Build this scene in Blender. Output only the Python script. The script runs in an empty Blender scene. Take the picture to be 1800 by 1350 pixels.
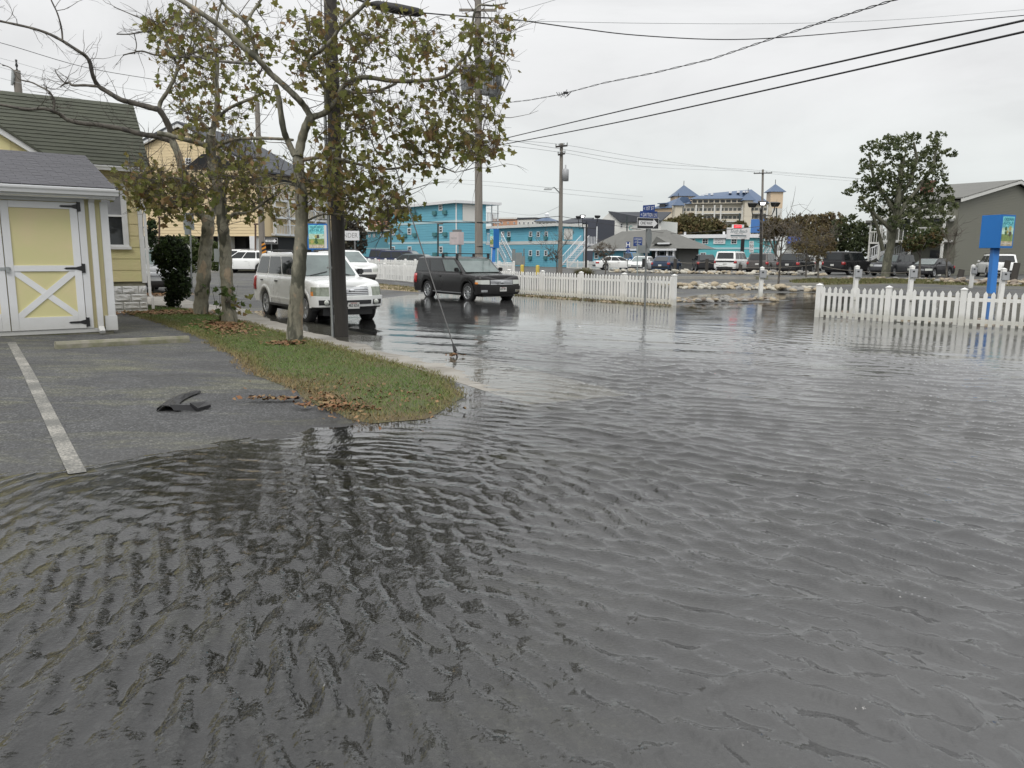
import bpy, bmesh, math, random
import numpy as np
from mathutils import Vector, Matrix, noise
from mathutils.geometry import delaunay_2d_cdt
R_ = random.Random(7)
PI = math.pi
sc = bpy.context.scene
C = sc.collection
# ---------------------------------------------------------------- camera, world, sun, exposure
FPX, PITCH, ROLL, H = 1352.0, math.radians(9.45), math.radians(0.4), 1.65
cam = bpy.data.cameras.new('camera'); camo = bpy.data.objects.new('camera', cam); C.objects.link(camo)
cam.sensor_width = 36.0; cam.lens = FPX / 1800 * 36; cam.clip_start = 0.05; cam.clip_end = 5000
camo.matrix_world = Matrix.Translation((0, 0, H)) @ Matrix.Rotation(PI / 2 - PITCH, 4, 'X') @ Matrix.Rotation(ROLL, 4, 'Z')
sc.camera = camo
wd = bpy.data.worlds.new('World'); sc.world = wd; wd.use_nodes = True
nt = wd.node_tree; nt.nodes.clear()
def N(nt, t, **k):
    n = nt.nodes.new(t)
    for a, b in k.items():
        if a.startswith('i_'):
            n.inputs[a[2:].replace('_', ' ')].default_value = b
        else: setattr(n, a, b)
    return n
def Lk(nt, a, b): nt.links.new(a, b)
def ramp(nt, fac, stops):
    r = N(nt, 'ShaderNodeValToRGB'); e = r.color_ramp.elements
    while len(e) < len(stops): e.new(0.5)
    for el, (p, c) in zip(e, stops):
        el.position = p; el.color = (c, c, c, 1) if isinstance(c, (int, float)) else (*c, 1)
    Lk(nt, fac, r.inputs[0]); return r.outputs[0]
def mth(nt, op, a, b=None, c=None):
    m = N(nt, 'ShaderNodeMath', operation=op)
    for i, x in enumerate((a, b, c)):
        if x is None: continue
        if isinstance(x, (int, float)): m.inputs[i].default_value = x
        else: Lk(nt, x, m.inputs[i])
    return m.outputs[0]
def mixc(nt, fac, a, b, mode='MIX'):
    m = N(nt, 'ShaderNodeMix', data_type='RGBA', blend_type=mode)
    for i, x in ((0, fac), (6, a), (7, b)):
        if isinstance(x, (int, float)): m.inputs[i].default_value = x
        elif isinstance(x, tuple): m.inputs[i].default_value = (*x, 1)
        else: Lk(nt, x, m.inputs[i])
    return m.outputs[2]
SUN_EL, SUN_AZ = math.radians(48), math.radians(200)
sky = N(nt, 'ShaderNodeTexSky', sky_type='NISHITA', sun_disc=False, sun_elevation=SUN_EL, sun_rotation=SUN_AZ, dust_density=4.0)
tc = N(nt, 'ShaderNodeTexCoord'); sp = N(nt, 'ShaderNodeSeparateXYZ'); Lk(nt, tc.outputs['Generated'], sp.inputs[0])
el = mth(nt, 'MAXIMUM', sp.outputs[2], 0.0)
lum = mth(nt, 'MULTIPLY_ADD', mth(nt, 'MULTIPLY', el, el), 1.15, 0.80)
mp = N(nt, 'ShaderNodeMapping'); mp.inputs['Scale'].default_value = (1.0, 1.0, 3.2); Lk(nt, tc.outputs['Generated'], mp.inputs[0])
cn = N(nt, 'ShaderNodeTexNoise', i_Scale=1.9, i_Detail=7.0, i_Roughness=0.55, i_Distortion=0.4); Lk(nt, mp.outputs[0], cn.inputs['Vector'])
cl = ramp(nt, cn.outputs[0], [(0.30, 0.76), (0.50, 0.98), (0.70, 1.09)])
tint = ramp(nt, el, [(0.0, (0.94, 1.0, 0.985)), (0.10, (0.965, 1.0, 0.99)), (0.2, (0.995, 0.998, 1.0))])
c1 = mixc(nt, 1.0, tint, cl, 'MULTIPLY')
vs = N(nt, 'ShaderNodeVectorMath', operation='SCALE'); Lk(nt, c1, vs.inputs[0]); Lk(nt, lum, vs.inputs['Scale'])
sk = N(nt, 'ShaderNodeVectorMath', operation='SCALE'); Lk(nt, sky.outputs[0], sk.inputs[0]); sk.inputs['Scale'].default_value = 0.006
ad = N(nt, 'ShaderNodeVectorMath', operation='ADD'); Lk(nt, vs.outputs[0], ad.inputs[0]); Lk(nt, sk.outputs[0], ad.inputs[1])
bg = N(nt, 'ShaderNodeBackground', i_Strength=1.0); Lk(nt, ad.outputs[0], bg.inputs[0])
wo = N(nt, 'ShaderNodeOutputWorld'); Lk(nt, bg.outputs[0], wo.inputs[0])
sl = bpy.data.lights.new('sun', 'SUN'); sl.energy = 1.35; sl.angle = math.radians(25); sl.color = (1.0, 0.97, 0.93)
slo = bpy.data.objects.new('sun', sl); C.objects.link(slo)
slo.rotation_euler = (PI / 2 - SUN_EL, 0, PI - SUN_AZ)
sc.view_settings.view_transform = 'Standard'; sc.view_settings.look = 'None'
sc.view_settings.exposure = 0.0; sc.view_settings.gamma = 1.0; sc.view_settings.use_curve_mapping = False
sc.render.engine = 'CYCLES'
sc.cycles.max_bounces = 8; sc.cycles.transparent_max_bounces = 16; sc.cycles.diffuse_bounces = 3; sc.cycles.glossy_bounces = 4
sc.cycles.use_denoising = True; sc.cycles.caustics_reflective = False

# ---------------------------------------------------------------- measuring helpers (photo pixel -> metres)
def ray(px, py):
    u = px - 900.; v = py - 675.; c, s = math.cos(ROLL), math.sin(ROLL); u, v = u * c + v * s, -u * s + v * c
    x = u / FPX; z = -v / FPX
    return x, math.cos(PITCH) + z * math.sin(PITCH), -math.sin(PITCH) + z * math.cos(PITCH)
def G0(px, py, z=0.0):
    d = ray(px, py); t = (z - H) / d[2]; return (d[0] * t, d[1] * t)
def at(px, py, Y):
    d = ray(px, py); t = Y / d[1]; return Vector((d[0] * t, Y, H + d[2] * t))
TH = math.radians(36)
U = Vector((math.cos(TH), math.sin(TH), 0)); V = Vector((-math.sin(TH), math.cos(TH), 0))   # across the street / along the street

# ---------------------------------------------------------------- terrain
def P0(*a): return [G0(*p) for p in a]
WPOLY = [(-60, -40), (-60, 1.0), (-14, 3.6), (-7, 4.5)] + P0((0, 836), (130, 823), (400, 776), (640, 743), (745, 736), (808, 700), (790, 668),
        (765, 648), (700, 634), (600, 604), (530, 586), (455, 563), (425, 548)) + [(-6.2, 24.5), (-5.2, 29.0), (-4.2, 33.5), (-2.4, 35.5), (0.3, 34.3)] + P0((960, 519), (1183, 537)) + [
        (6.6, 27.6), (9.3, 28.6), (11.0, 30.5), (9.6, 31.0), (7.6, 30.6), (6.6, 31.6), (9.0, 35.5), (16.0, 38.0), (24, 33), (60, 24), (60, -40)]
WP = np.array(WPOLY)
def inside(px, py, poly):
    r = np.zeros(px.shape, bool); n = len(poly)
    for i in range(n):
        x1, y1 = poly[i]; x2, y2 = poly[(i + 1) % n]
        c = ((y1 > py) != (y2 > py)) & (px < (x2 - x1) * (py - y1) / (y2 - y1 + 1e-12) + x1); r ^= c
    return r
def sdist(px, py, poly):
    d = np.full(px.shape, 1e9); n = len(poly)
    for i in range(n):
        x1, y1 = poly[i]; x2, y2 = poly[(i + 1) % n]; dx, dy = x2 - x1, y2 - y1
        t = np.clip(((px - x1) * dx + (py - y1) * dy) / (dx * dx + dy * dy), 0, 1)
        d = np.minimum(d, np.hypot(px - x1 - t * dx, py - y1 - t * dy))
    return np.where(inside(px, py, poly), -d, d)
def wob(x, y):
    return (np.sin(x * 1.7 + 1.3 * np.sin(y * 1.1)) * np.sin(y * 1.9 + np.sin(x * .7)) * .5 + np.sin(x * 4.3 + y * 2.1) * .2 + np.sin(y * 5.7 - x * 3.1) * .2)
def gz(x, y):
    x = np.asarray(x, float); y = np.asarray(y, float)
    s = sdist(x, y, WP)
    far = np.clip((y - 26) / 12, 0, 1)
    land = np.minimum(s * .022, .17) + far * np.clip(s * .01, 0, .10)
    shelf = .42 + .58 / (1 + np.exp(-(x - .1 + .10 * (y - 4)) / .5)); wet = np.maximum(s * .0165 * np.where(y < 12, shelf, 1.), -.22)
    z = np.where(s > 0, land, wet)
    return z + wob(x, y) * .0035 * np.clip(np.abs(s) * 1.2 + .25, 0, 1)
def gz1(x, y): return float(gz(np.array([x]), np.array([y]))[0])
def G(px, py, dz=0.0):
    z = 0.0
    for _ in range(5):
        x, y = G0(px, py, z); z = gz1(x, y) + dz
    return Vector((x, y, z))
def onto(x, y, dz=0.0): return Vector((x, y, gz1(x, y) + dz))

# ---------------------------------------------------------------- materials
MC = {}
def mat(name, col, rough=.6, metal=0., var=.0, vscale=3., bump=0., bscale=30., spec=.5, coat=0., emit=None, col2=None, stretch=None, det=4.):
    if name in MC: return MC[name]
    m = bpy.data.materials.new(name); m.use_nodes = True; nt = m.node_tree; b = nt.nodes['Principled BSDF']
    b.inputs['Roughness'].default_value = rough; b.inputs['Metallic'].default_value = metal
    b.inputs['Specular IOR Level'].default_value = spec; b.inputs['Coat Weight'].default_value = coat; b.inputs['Coat Roughness'].default_value = .05
    b.inputs['Base Color'].default_value = (*col, 1)
    if var > 0 or bump > 0 or col2:
        tc = N(nt, 'ShaderNodeTexCoord'); mp = N(nt, 'ShaderNodeMapping'); Lk(nt, tc.outputs['Object'], mp.inputs[0])
        if stretch: mp.inputs['Scale'].default_value = stretch
        vec = mp.outputs[0]
    if var > 0 or col2:
        n1 = N(nt, 'ShaderNodeTexNoise', i_Scale=vscale, i_Detail=det, i_Roughness=.6); Lk(nt, vec, n1.inputs['Vector'])
        if col2: cc = ramp(nt, n1.outputs[0], [(.38, col), (.62, col2)])
        else: cc = ramp(nt, n1.outputs[0], [(.25, tuple(c * (1 - var) for c in col)), (.75, tuple(min(1, c * (1 + var)) for c in col))])
        oi = N(nt, 'ShaderNodeObjectInfo'); rr = mth(nt, 'MULTIPLY_ADD', oi.outputs['Random'], .12 if var > .03 else .03, .95 if var > .03 else .985)
        sv = N(nt, 'ShaderNodeVectorMath', operation='SCALE'); Lk(nt, cc, sv.inputs[0]); Lk(nt, rr, sv.inputs['Scale'])
        Lk(nt, sv.outputs[0], b.inputs['Base Color'])
        r2 = mth(nt, 'MULTIPLY_ADD', n1.outputs[0], .25, rough - .12); Lk(nt, r2, b.inputs['Roughness'])
    if bump > 0:
        n2 = N(nt, 'ShaderNodeTexNoise', i_Scale=bscale, i_Detail=5., i_Roughness=.6); Lk(nt, vec, n2.inputs['Vector'])
        bp = N(nt, 'ShaderNodeBump', i_Strength=1.0, i_Distance=bump); Lk(nt, n2.outputs[0], bp.inputs['Height']); Lk(nt, bp.outputs[0], b.inputs['Normal'])
    if emit: b.inputs['Emission Color'].default_value = (*emit[:3], 1); b.inputs['Emission Strength'].default_value = emit[3]
    MC[name] = m; return m
def glassmat(name, tint, rough=.03, alpha_dark=.5):
    """window glass: dark interior colour under a clear reflecting coat"""
    if name in MC: return MC[name]
    m = mat(name, tint, max(rough, .06), 0, var=.25, vscale=1.7, spec=.5); return m
# ---------------------------------------------------------------- mesh builder
class MB:
    def __init__(s): s.v = []; s.f = []; s.mi = []; s.sm = []; s.cur = 0
    def add(s, vs, fs, smooth=False):
        o = len(s.v); s.v += [tuple(p) for p in vs]
        for f in fs: s.f.append(tuple(o + i for i in f)); s.mi.append(s.cur); s.sm.append(smooth)
    def box(s, lo, hi, fr=None):
        x0, y0, z0 = lo; x1, y1, z1 = hi
        p = [(x0, y0, z0), (x1, y0, z0), (x1, y1, z0), (x0, y1, z0), (x0, y0, z1), (x1, y0, z1), (x1, y1, z1), (x0, y1, z1)]
        if fr: p = [fr(*q) for q in p]
        s.add(p, [(0, 3, 2, 1), (4, 5, 6, 7), (0, 1, 5, 4), (1, 2, 6, 5), (2, 3, 7, 6), (3, 0, 4, 7)])
    def hexa(s, p): s.add(p, [(0, 3, 2, 1), (4, 5, 6, 7), (0, 1, 5, 4), (1, 2, 6, 5), (2, 3, 7, 6), (3, 0, 4, 7)])
    def poly(s, pts, n, t):
        """prism: polygon pts pushed by vector n*t"""
        n = Vector(n) * t; k = len(pts); a = [Vector(p) for p in pts]
        s.add(a + [p + n for p in a], [tuple(range(k))[::-1], tuple(range(k, 2 * k))] + [(i, (i + 1) % k, k + (i + 1) % k, k + i) for i in range(k)])
    def tube(s, pts, rad, seg=8, cap=True, smooth=True):
        pts = [Vector(p) for p in pts]; n = len(pts)
        if isinstance(rad, (int, float)): rad = [rad] * n
        vs = []; up = Vector((.13, .31, .94))
        for i, p in enumerate(pts):
            t = (pts[min(i + 1, n - 1)] - pts[max(i - 1, 0)])
            t = t.normalized() if t.length > 1e-9 else Vector((0, 0, 1))
            if abs(t.dot(up)) > .96: up = Vector((.9, .3, .1))
            a = t.cross(up).normalized(); b = t.cross(a).normalized(); up = -b if b.dot(up) < 0 else b
            a = t.cross(up).normalized(); b = up - t * up.dot(t); b.normalize()
            for k in range(seg):
                g = 2 * PI * k / seg; vs.append(p + (a * math.cos(g) + b * math.sin(g)) * rad[i])
        fs = [(i * seg + k, i * seg + (k + 1) % seg, (i + 1) * seg + (k + 1) % seg, (i + 1) * seg + k) for i in range(n - 1) for k in range(seg)]
        s.add(vs, fs, smooth)
        if cap: s.add([vs[k] for k in range(seg)], [tuple(range(seg))]); s.add([vs[(n - 1) * seg + k] for k in range(seg)], [tuple(range(seg))[::-1]])
    def cyl(s, p0, p1, r0, r1=None, seg=14): s.tube([p0, p1], [r0, r0 if r1 is None else r1], seg)
    def lathe(s, prof, M=None, seg=24, smooth=True):
        M = M or Matrix.Identity(4); vs = []
        for r, z in prof:
            for k in range(seg): g = 2 * PI * k / seg; vs.append(M @ Vector((r * math.cos(g), r * math.sin(g), z)))
        n = len(prof)
        s.add(vs, [(i * seg + k, i * seg + (k + 1) % seg, (i + 1) * seg + (k + 1) % seg, (i + 1) * seg + k) for i in range(n - 1) for k in range(seg)], smooth)
    def grid(s, rows, smooth=True, flip=False):
        n, m = len(rows), len(rows[0]); vs = [p for r in rows for p in r]
        fs = [(i * m + j, i * m + j + 1, (i + 1) * m + j + 1, (i + 1) * m + j) for i in range(n - 1) for j in range(m - 1)]
        if flip: fs = [f[::-1] for f in fs]
        s.add(vs, fs, smooth)
    def mesh(s, name, mats, origin=None, bevel=0.):
        me = bpy.data.meshes.new(name); vs = s.v
        if origin is not None: ox, oy, oz = origin; vs = [(a - ox, b - oy, c - oz) for a, b, c in vs]
        me.from_pydata(vs, [], s.f)
        for m in (mats if isinstance(mats, (list, tuple)) else [mats]): me.materials.append(m)
        me.polygons.foreach_set('material_index', s.mi); me.polygons.foreach_set('use_smooth', s.sm)
        if bevel > 0:
            bm = bmesh.new(); bm.from_mesh(me); bmesh.ops.recalc_face_normals(bm, faces=bm.faces)
            bmesh.ops.bevel(bm, geom=bm.edges[:], offset=bevel, segments=2, affect='EDGES', clamp_overlap=True); bm.to_mesh(me); bm.free()
        me.update(); return me
    def build(s, name, mats, parent=None, origin=None, bevel=0., **k):
        me = s.mesh(name, mats, origin, bevel); o = bpy.data.objects.new(name, me); C.objects.link(o)
        if origin is not None: o.location = origin
        if parent is not None:
            o.parent = parent
            if origin is None and k.pop('world', True): o.matrix_parent_inverse = INV(parent)
        for a, b in k.items():
            if b is not None: o[a] = b
        return o
def INV(p):
    M = Matrix.Identity(4); q = p
    while q is not None:
        M = q.matrix_parent_inverse @ Matrix.LocRotScale(q.location, q.rotation_euler, q.scale) @ M if False else (q.matrix_parent_inverse @ (Matrix.LocRotScale(q.location, q.rotation_euler, q.scale)) @ M); q = q.parent
    return M.inverted()
def thing(name, label, cat, loc=(0, 0, 0), rz=0., group=None):
    o = bpy.data.objects.new(name, None); C.objects.link(o); o.location = loc; o.rotation_euler = (0, 0, rz)
    o.empty_display_size = .3; o['label'] = label; o['category'] = cat
    if group: o['group'] = group
    return o
def tag(o, label, cat, group=None):
    o['label'] = label; o['category'] = cat
    if group: o['group'] = group
    return o
def inst(me, name, parent, M=None, loc=None):
    """link shared mesh data as a part; M / loc are in the parent's own space"""
    o = bpy.data.objects.new(name, me); C.objects.link(o); o.parent = parent
    if M is not None: o.matrix_local = M
    elif loc is not None: o.location = loc
    return o
def copy_tree(o, parent=None):
    c = o.copy(); C.objects.link(c); c.parent = parent
    for ch in [x for x in CH.get(o.name, o.children)]: copy_tree(ch, c)
    return c
CH = {}
def frame(O, a, n=None):
    """local (along, out, up) -> world"""
    O = Vector(O); a = Vector(a).normalized(); n = Vector(n).normalized() if n is not None else Vector((a.y, -a.x, 0))
    return lambda x, y, z: O + a * x + n * y + Vector((0, 0, z))
def fmat(O, a, n=None):
    a = Vector(a).normalized(); n = Vector(n).normalized() if n is not None else Vector((a.y, -a.x, 0))
    M = Matrix.Identity(4); M.col[0][:3] = a; M.col[1][:3] = n; M.col[2][:3] = a.cross(n) if a.cross(n).z > 0 else -a.cross(n); M.col[3][:3] = Vector(O); return M
def text(s, size, m, parent, M, name='lettering', width=None, extr=.002, shear=0., bold=0.):
    cu = bpy.data.curves.new('t', 'FONT'); cu.body = s; cu.size = size; cu.align_x = 'CENTER'; cu.align_y = 'CENTER'; cu.extrude = extr; cu.shear = shear; cu.offset = bold; cu.resolution_u = 3
    t = bpy.data.objects.new('t', cu); C.objects.link(t); bpy.context.view_layer.update()
    me = bpy.data.meshes.new_from_object(t.evaluated_get(bpy.context.evaluated_depsgraph_get())); bpy.data.objects.remove(t); bpy.data.curves.remove(cu)
    if width and len(me.vertices):
        xs = [v.co.x for v in me.vertices]; k = width / (max(xs) - min(xs))
        for v in me.vertices: v.co.x *= k
    me.name = name; me.materials.clear(); me.materials.append(m)
    o = bpy.data.objects.new(name, me); C.objects.link(o)
    if parent is not None: o.parent = parent; o.matrix_parent_inverse = INV(parent)
    o.matrix_basis = M; return o
def tmat(O, a, n):
    """text plane: x along a, y up, facing n"""
    a = Vector(a).normalized(); n = Vector(n).normalized(); M = Matrix.Identity(4)
    M.col[0][:3] = a; M.col[1][:3] = n.cross(a); M.col[2][:3] = n; M.col[3][:3] = Vector(O); return M
# ---------------------------------------------------------------- ground sheet
def axis(lo, hi, step, lo2, hi2, g):
    a = list(np.arange(lo, hi + 1e-6, step)); s = step
    while a[-1] < hi2: s *= g; a.append(a[-1] + s)
    s = step
    while a[0] > lo2: s *= g; a.insert(0, a[0] - s)
    return np.array(a)
def sheet(name, xs, ys, Z, mt, attrs=None, **k):
    nx, ny = len(xs), len(ys); X, Y = np.meshgrid(xs, ys)
    co = np.stack([X.ravel(), Y.ravel(), Z.ravel()], 1).astype(np.float32)
    i = np.arange(nx * ny).reshape(ny, nx); q = np.stack([i[:-1, :-1], i[:-1, 1:], i[1:, 1:], i[1:, :-1]], -1).reshape(-1, 4)
    me = bpy.data.meshes.new(name); me.vertices.add(len(co)); me.vertices.foreach_set('co', co.ravel())
    me.loops.add(q.size); me.loops.foreach_set('vertex_index', q.ravel().astype(np.int32)); me.polygons.add(len(q))
    me.polygons.foreach_set('loop_start', np.arange(0, q.size, 4, dtype=np.int32)); me.polygons.foreach_set('loop_total', np.full(len(q), 4, np.int32))
    me.polygons.foreach_set('use_smooth', np.ones(len(q), bool)); me.update(calc_edges=True)
    for an, av in (attrs or {}).items():
        at_ = me.attributes.new(an, 'FLOAT', 'POINT'); at_.data.foreach_set('value', av.ravel().astype(np.float32))
    me.materials.append(mt); o = bpy.data.objects.new(name, me); C.objects.link(o)
    for a, b in k.items(): o[a] = b
    return o
def asphalt_mat(name, base=(.060, .061, .062), wetline=.03):
    m = bpy.data.materials.new(name); m.use_nodes = True; nt = m.node_tree; b = nt.nodes['Principled BSDF']
    ge = N(nt, 'ShaderNodeNewGeometry'); pos = ge.outputs['Position']
    n1 = N(nt, 'ShaderNodeTexNoise', i_Scale=.55, i_Detail=5., i_Roughness=.65); Lk(nt, pos, n1.inputs['Vector'])
    n2 = N(nt, 'ShaderNodeTexNoise', i_Scale=130., i_Detail=2.); Lk(nt, pos, n2.inputs['Vector'])
    vo = N(nt, 'ShaderNodeTexVoronoi', i_Scale=62.); Lk(nt, pos, vo.inputs['Vector'])
    ms = N(nt, 'ShaderNodeMapping'); ms.inputs['Scale'].default_value = (.6, 1.7, 1); ms.inputs['Rotation'].default_value = (0, 0, -.35); Lk(nt, pos, ms.inputs[0])
    n3 = N(nt, 'ShaderNodeTexNoise', i_Scale=.8, i_Detail=6., i_Roughness=.7, i_Distortion=.6); Lk(nt, ms.outputs[0], n3.inputs['Vector'])
    c = mixc(nt, ramp(nt, n1.outputs[0], [(.35, 0.), (.65, 1.)]), tuple(x * .74 for x in base), tuple(x * 1.25 for x in base))
    moss = ramp(nt, n3.outputs[0], [(.50, 0.), (.68, .70)])
    c = mixc(nt, moss, c, (.135, .135, .085))
    sand = ramp(nt, n3.outputs[0], [(.70, 0.), (.82, .5)]); c = mixc(nt, sand, c, (.30, .28, .22))
    spk = ramp(nt, vo.outputs['Color'], [(.2, .62), (.62, 1.0), (.93, 2.3)])
    c = mixc(nt, .9, c, spk, 'MULTIPLY')
    gr = ramp(nt, n2.outputs[0], [(.3, .7), (.7, 1.3)]); c = mixc(nt, .8, c, gr, 'MULTIPLY')
    # cracks
    vc = N(nt, 'ShaderNodeTexVoronoi', feature='DISTANCE_TO_EDGE', i_Scale=.42); nw = N(nt, 'ShaderNodeTexNoise', i_Scale=2.5, i_Detail=5.)
    Lk(nt, pos, nw.inputs['Vector']); av = N(nt, 'ShaderNodeVectorMath', operation='MULTIPLY_ADD'); Lk(nt, nw.outputs['Color'], av.inputs[0]); av.inputs[1].default_value = (.7, .7, 0); Lk(nt, pos, av.inputs[2]); Lk(nt, av.outputs[0], vc.inputs['Vector'])
    ck = ramp(nt, vc.outputs['Distance'], [(.0, .35), (.006, 1.)]); c = mixc(nt, ramp(nt, n1.outputs[0], [(.45, 0.), (.6, .7)]), c, mixc(nt, 1., c, ck, 'MULTIPLY'))
    sp_ = N(nt, 'ShaderNodeSeparateXYZ'); Lk(nt, pos, sp_.inputs[0])
    wz = mth(nt, 'MULTIPLY_ADD', n1.outputs[0], .03, sp_.outputs[2]); wet = ramp(nt, mth(nt, 'MULTIPLY', wz, 10.), [(.05, 1.), (.05 + wetline * 12, 0.)])
    pud = ramp(nt, n3.outputs[0], [(.34, .9), (.44, 0.)]); wet2 = mth(nt, 'MAXIMUM', wet, pud)
    c = mixc(nt, wet2, c, mixc(nt, 1., c, (.50, .50, .50), 'MULTIPLY'))
    Lk(nt, c, b.inputs['Base Color'])
    rg = mth(nt, 'MULTIPLY_ADD', wet2, -.5, .78); Lk(nt, rg, b.inputs['Roughness'])
    hb = mth(nt, 'ADD', mth(nt, 'MULTIPLY', vo.outputs['Distance'], .8), n2.outputs[0])
    bp = N(nt, 'ShaderNodeBump', i_Strength=.7, i_Distance=.003); Lk(nt, hb, bp.inputs['Height']); Lk(nt, bp.outputs[0], b.inputs['Normal'])
    return m
gx = axis(-26, 30, .22, -900, 900, 1.18); gy = axis(0, 56, .22, -60, 1600, 1.16)
GX, GY = np.meshgrid(gx, gy)
ground = sheet('ground', gx, gy, gz(GX, GY), asphalt_mat('asphalt'), kind='structure')

# ---------------------------------------------------------------- flood water: real ripples
def water_height(X, Y):
    rr = random.Random(3)
    wx = .25 * np.sin(X * .9 + 1.3 * np.sin(Y * .7)) + .12 * np.sin(Y * 2.3 + X * 1.1); wy = .25 * np.sin(Y * .8 + 1.1 * np.sin(X * .9 + 1)) + .10 * np.sin(X * 2.7 - Y * .9)
    Xw, Yw = X + wx * .16, Y + wy * .16
    def train(ang, lam, slope, n, spread, mask, sharp=.30, q=1.):
        """n short-crested wave components about one heading; slope = rms steepness"""
        out = np.zeros_like(X)
        for i in range(n):
            a = math.radians(ang + rr.uniform(-spread, spread)); l = lam * rr.uniform(.78, 1.28); k = 2 * PI / l
            am = slope * l / (2 * PI) / math.sqrt(n) * rr.uniform(.7, 1.3) * 1.6
            ph = k * (Xw * math.cos(a) + Yw * math.sin(a)) + rr.uniform(0, 6.28)
            gcv = .5 + .5 * np.sin(X * rr.uniform(.5, 2.2) + Y * rr.uniform(.5, 2.2) + rr.uniform(0, 6))
            out += am * gcv * (np.sin(ph) - sharp * np.cos(2 * ph) - .12 * np.sin(3 * ph))
        return out * mask
    near = 1 / (1 + np.exp((Y - 5.6 - .35 * X) / .8)); left = 1 / (1 + np.exp((X + .1) / .6))
    rnd = np.hypot((X + 1.3) / 1.0, (Y - 3.6) / 1.35)
    wrap = (1 / (1 + np.exp(-(rnd - 1.9) / .3))) / (1 + np.exp((rnd - 4.9) / .7)) * (1 / (1 + np.exp((X - 2.2) / .6)))
    h = train(21, .155, .36, 4, 8, near * (.2 + .8 * left)) + train(-14, .20, .15, 2, 9, near * left) + train(28, .08, .08, 3, 15, near * left)
    h += train(112, .28, .06, 3, 12, near) + train(50, .38, .06, 2, 20, near * left)
    h += train(40, .185, .20, 4, 8, near * (1 - .8 * left)) + train(66, .225, .16, 4, 8, near * (1 - .9 * left))
    ph = 2 * PI / .20 * (rnd * 1.12 + .07 * np.sin(X * 2.1 + Y) + .05 * np.sin(Y * 3.3 - X * 1.7) + .03 * np.sin(X * 7.1 + Y * 3.))
    h += wrap * .0082 * (np.sin(ph) - .33 * np.cos(2 * ph)) * (.6 + .4 * np.sin(X * 2.9 - Y * 1.3))
    far = 1 - near
    h += (train(70, .25, .20, 4, 8, far * (1 - .55 * wrap)) + train(98, .19, .12, 3, 8, far * (1 - .55 * wrap))) * (.38 + .62 / (1 + np.exp((Y - 9) / 1.2))) + train(86, .9, .04, 2, 20, far)
    # long-crested ridges with sharp tops in the deeper water
    rd = 1 / (1 + np.exp(-(X - .4 + .05 * Y) / .5))
    for ang, lam, am, s1, s2 in ((60, .36, .022, 1.9, .4), (92, .30, .012, 1.3, .8), (38, .42, .015, 1.1, 1.3)):
        a = math.radians(ang); ph = 2 * PI / lam * (X * math.cos(a) + Y * math.sin(a) + .10 * np.sin(X * s1 + s2 * Y) + .05 * np.sin(X * 4.1 - Y * 2.2) + .02 * np.sin(X * 9 + Y * 5))
        h += rd * am * (np.exp(3.6 * (np.cos(ph) - 1)) - .2) * np.clip(.35 + .75 * np.sin(X * (.9 + .3 * s1) + 1.7 * np.sin(Y * .9 + s2)), 0, 1)
    return h
def water_mat():
    m = bpy.data.materials.new('flood_water'); m.use_nodes = True; nt = m.node_tree; nt.nodes.clear()
    ge = N(nt, 'ShaderNodeNewGeometry'); pos = ge.outputs['Position']
    def noi(rot, scl, s, d=3.):
        mm = N(nt, 'ShaderNodeMapping'); mm.inputs['Rotation'].default_value = (0, 0, rot); mm.inputs['Scale'].default_value = scl; Lk(nt, pos, mm.inputs[0])
        n = N(nt, 'ShaderNodeTexNoise', i_Scale=s, i_Detail=d, i_Roughness=.55, i_Distortion=.35); Lk(nt, mm.outputs[0], n.inputs['Vector']); return n.outputs[0]
    patch = ramp(nt, noi(.3, (1, 1, 1), .9, 2.), [(.35, .25), (.65, 1.)])
    f1 = noi(math.radians(-62), (1, .30, 1), 17.)        # cat's-paw wrinkles across the ripples
    f2 = noi(math.radians(-15), (1, .25, 1), 44., 2.)
    ca = N(nt, 'ShaderNodeAttribute', attribute_name='crest'); hh = mth(nt, 'MULTIPLY', mth(nt, 'ADD', f1, mth(nt, 'MULTIPLY', f2, .45)), mth(nt, 'MULTIPLY_ADD', ca.outputs['Fac'], .55, mth(nt, 'MULTIPLY', patch, .38)))
    bp = N(nt, 'ShaderNodeBump', i_Strength=1.0, i_Distance=.0085); Lk(nt, hh, bp.inputs['Height'])
    at_ = N(nt, 'ShaderNodeAttribute', attribute_name='murk')
    tr = N(nt, 'ShaderNodeBsdfTransparent'); tr.inputs[0].default_value = (.80, .81, .78, 1)
    df = N(nt, 'ShaderNodeBsdfDiffuse'); mc = ramp(nt, noi(0, (1, 1, 1), .35, 4.), [(.35, (.074, .075, .077)), (.65, (.085, .085, .084))]); Lk(nt, mc, df.inputs[0])
    m1 = N(nt, 'ShaderNodeMixShader'); Lk(nt, at_.outputs['Fac'], m1.inputs[0]); Lk(nt, tr.outputs[0], m1.inputs[1]); Lk(nt, df.outputs[0], m1.inputs[2])
    gl = N(nt, 'ShaderNodeBsdfGlossy', i_Roughness=.02); gl.inputs[0].default_value = (1, 1, 1, 1); Lk(nt, bp.outputs[0], gl.inputs['Normal'])
    fr = N(nt, 'ShaderNodeFresnel', i_IOR=1.50); Lk(nt, bp.outputs[0], fr.inputs['Normal'])
    m2 = N(nt, 'ShaderNodeMixShader'); Lk(nt, fr.outputs[0], m2.inputs[0]); Lk(nt, m1.outputs[0], m2.inputs[1]); Lk(nt, gl.outputs[0], m2.inputs[2])
    o = N(nt, 'ShaderNodeOutputMaterial'); Lk(nt, m2.outputs[0], o.inputs[0]); return m
wxs = axis(-4.6, 5.4, .021, -62, 62, 1.035)
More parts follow.
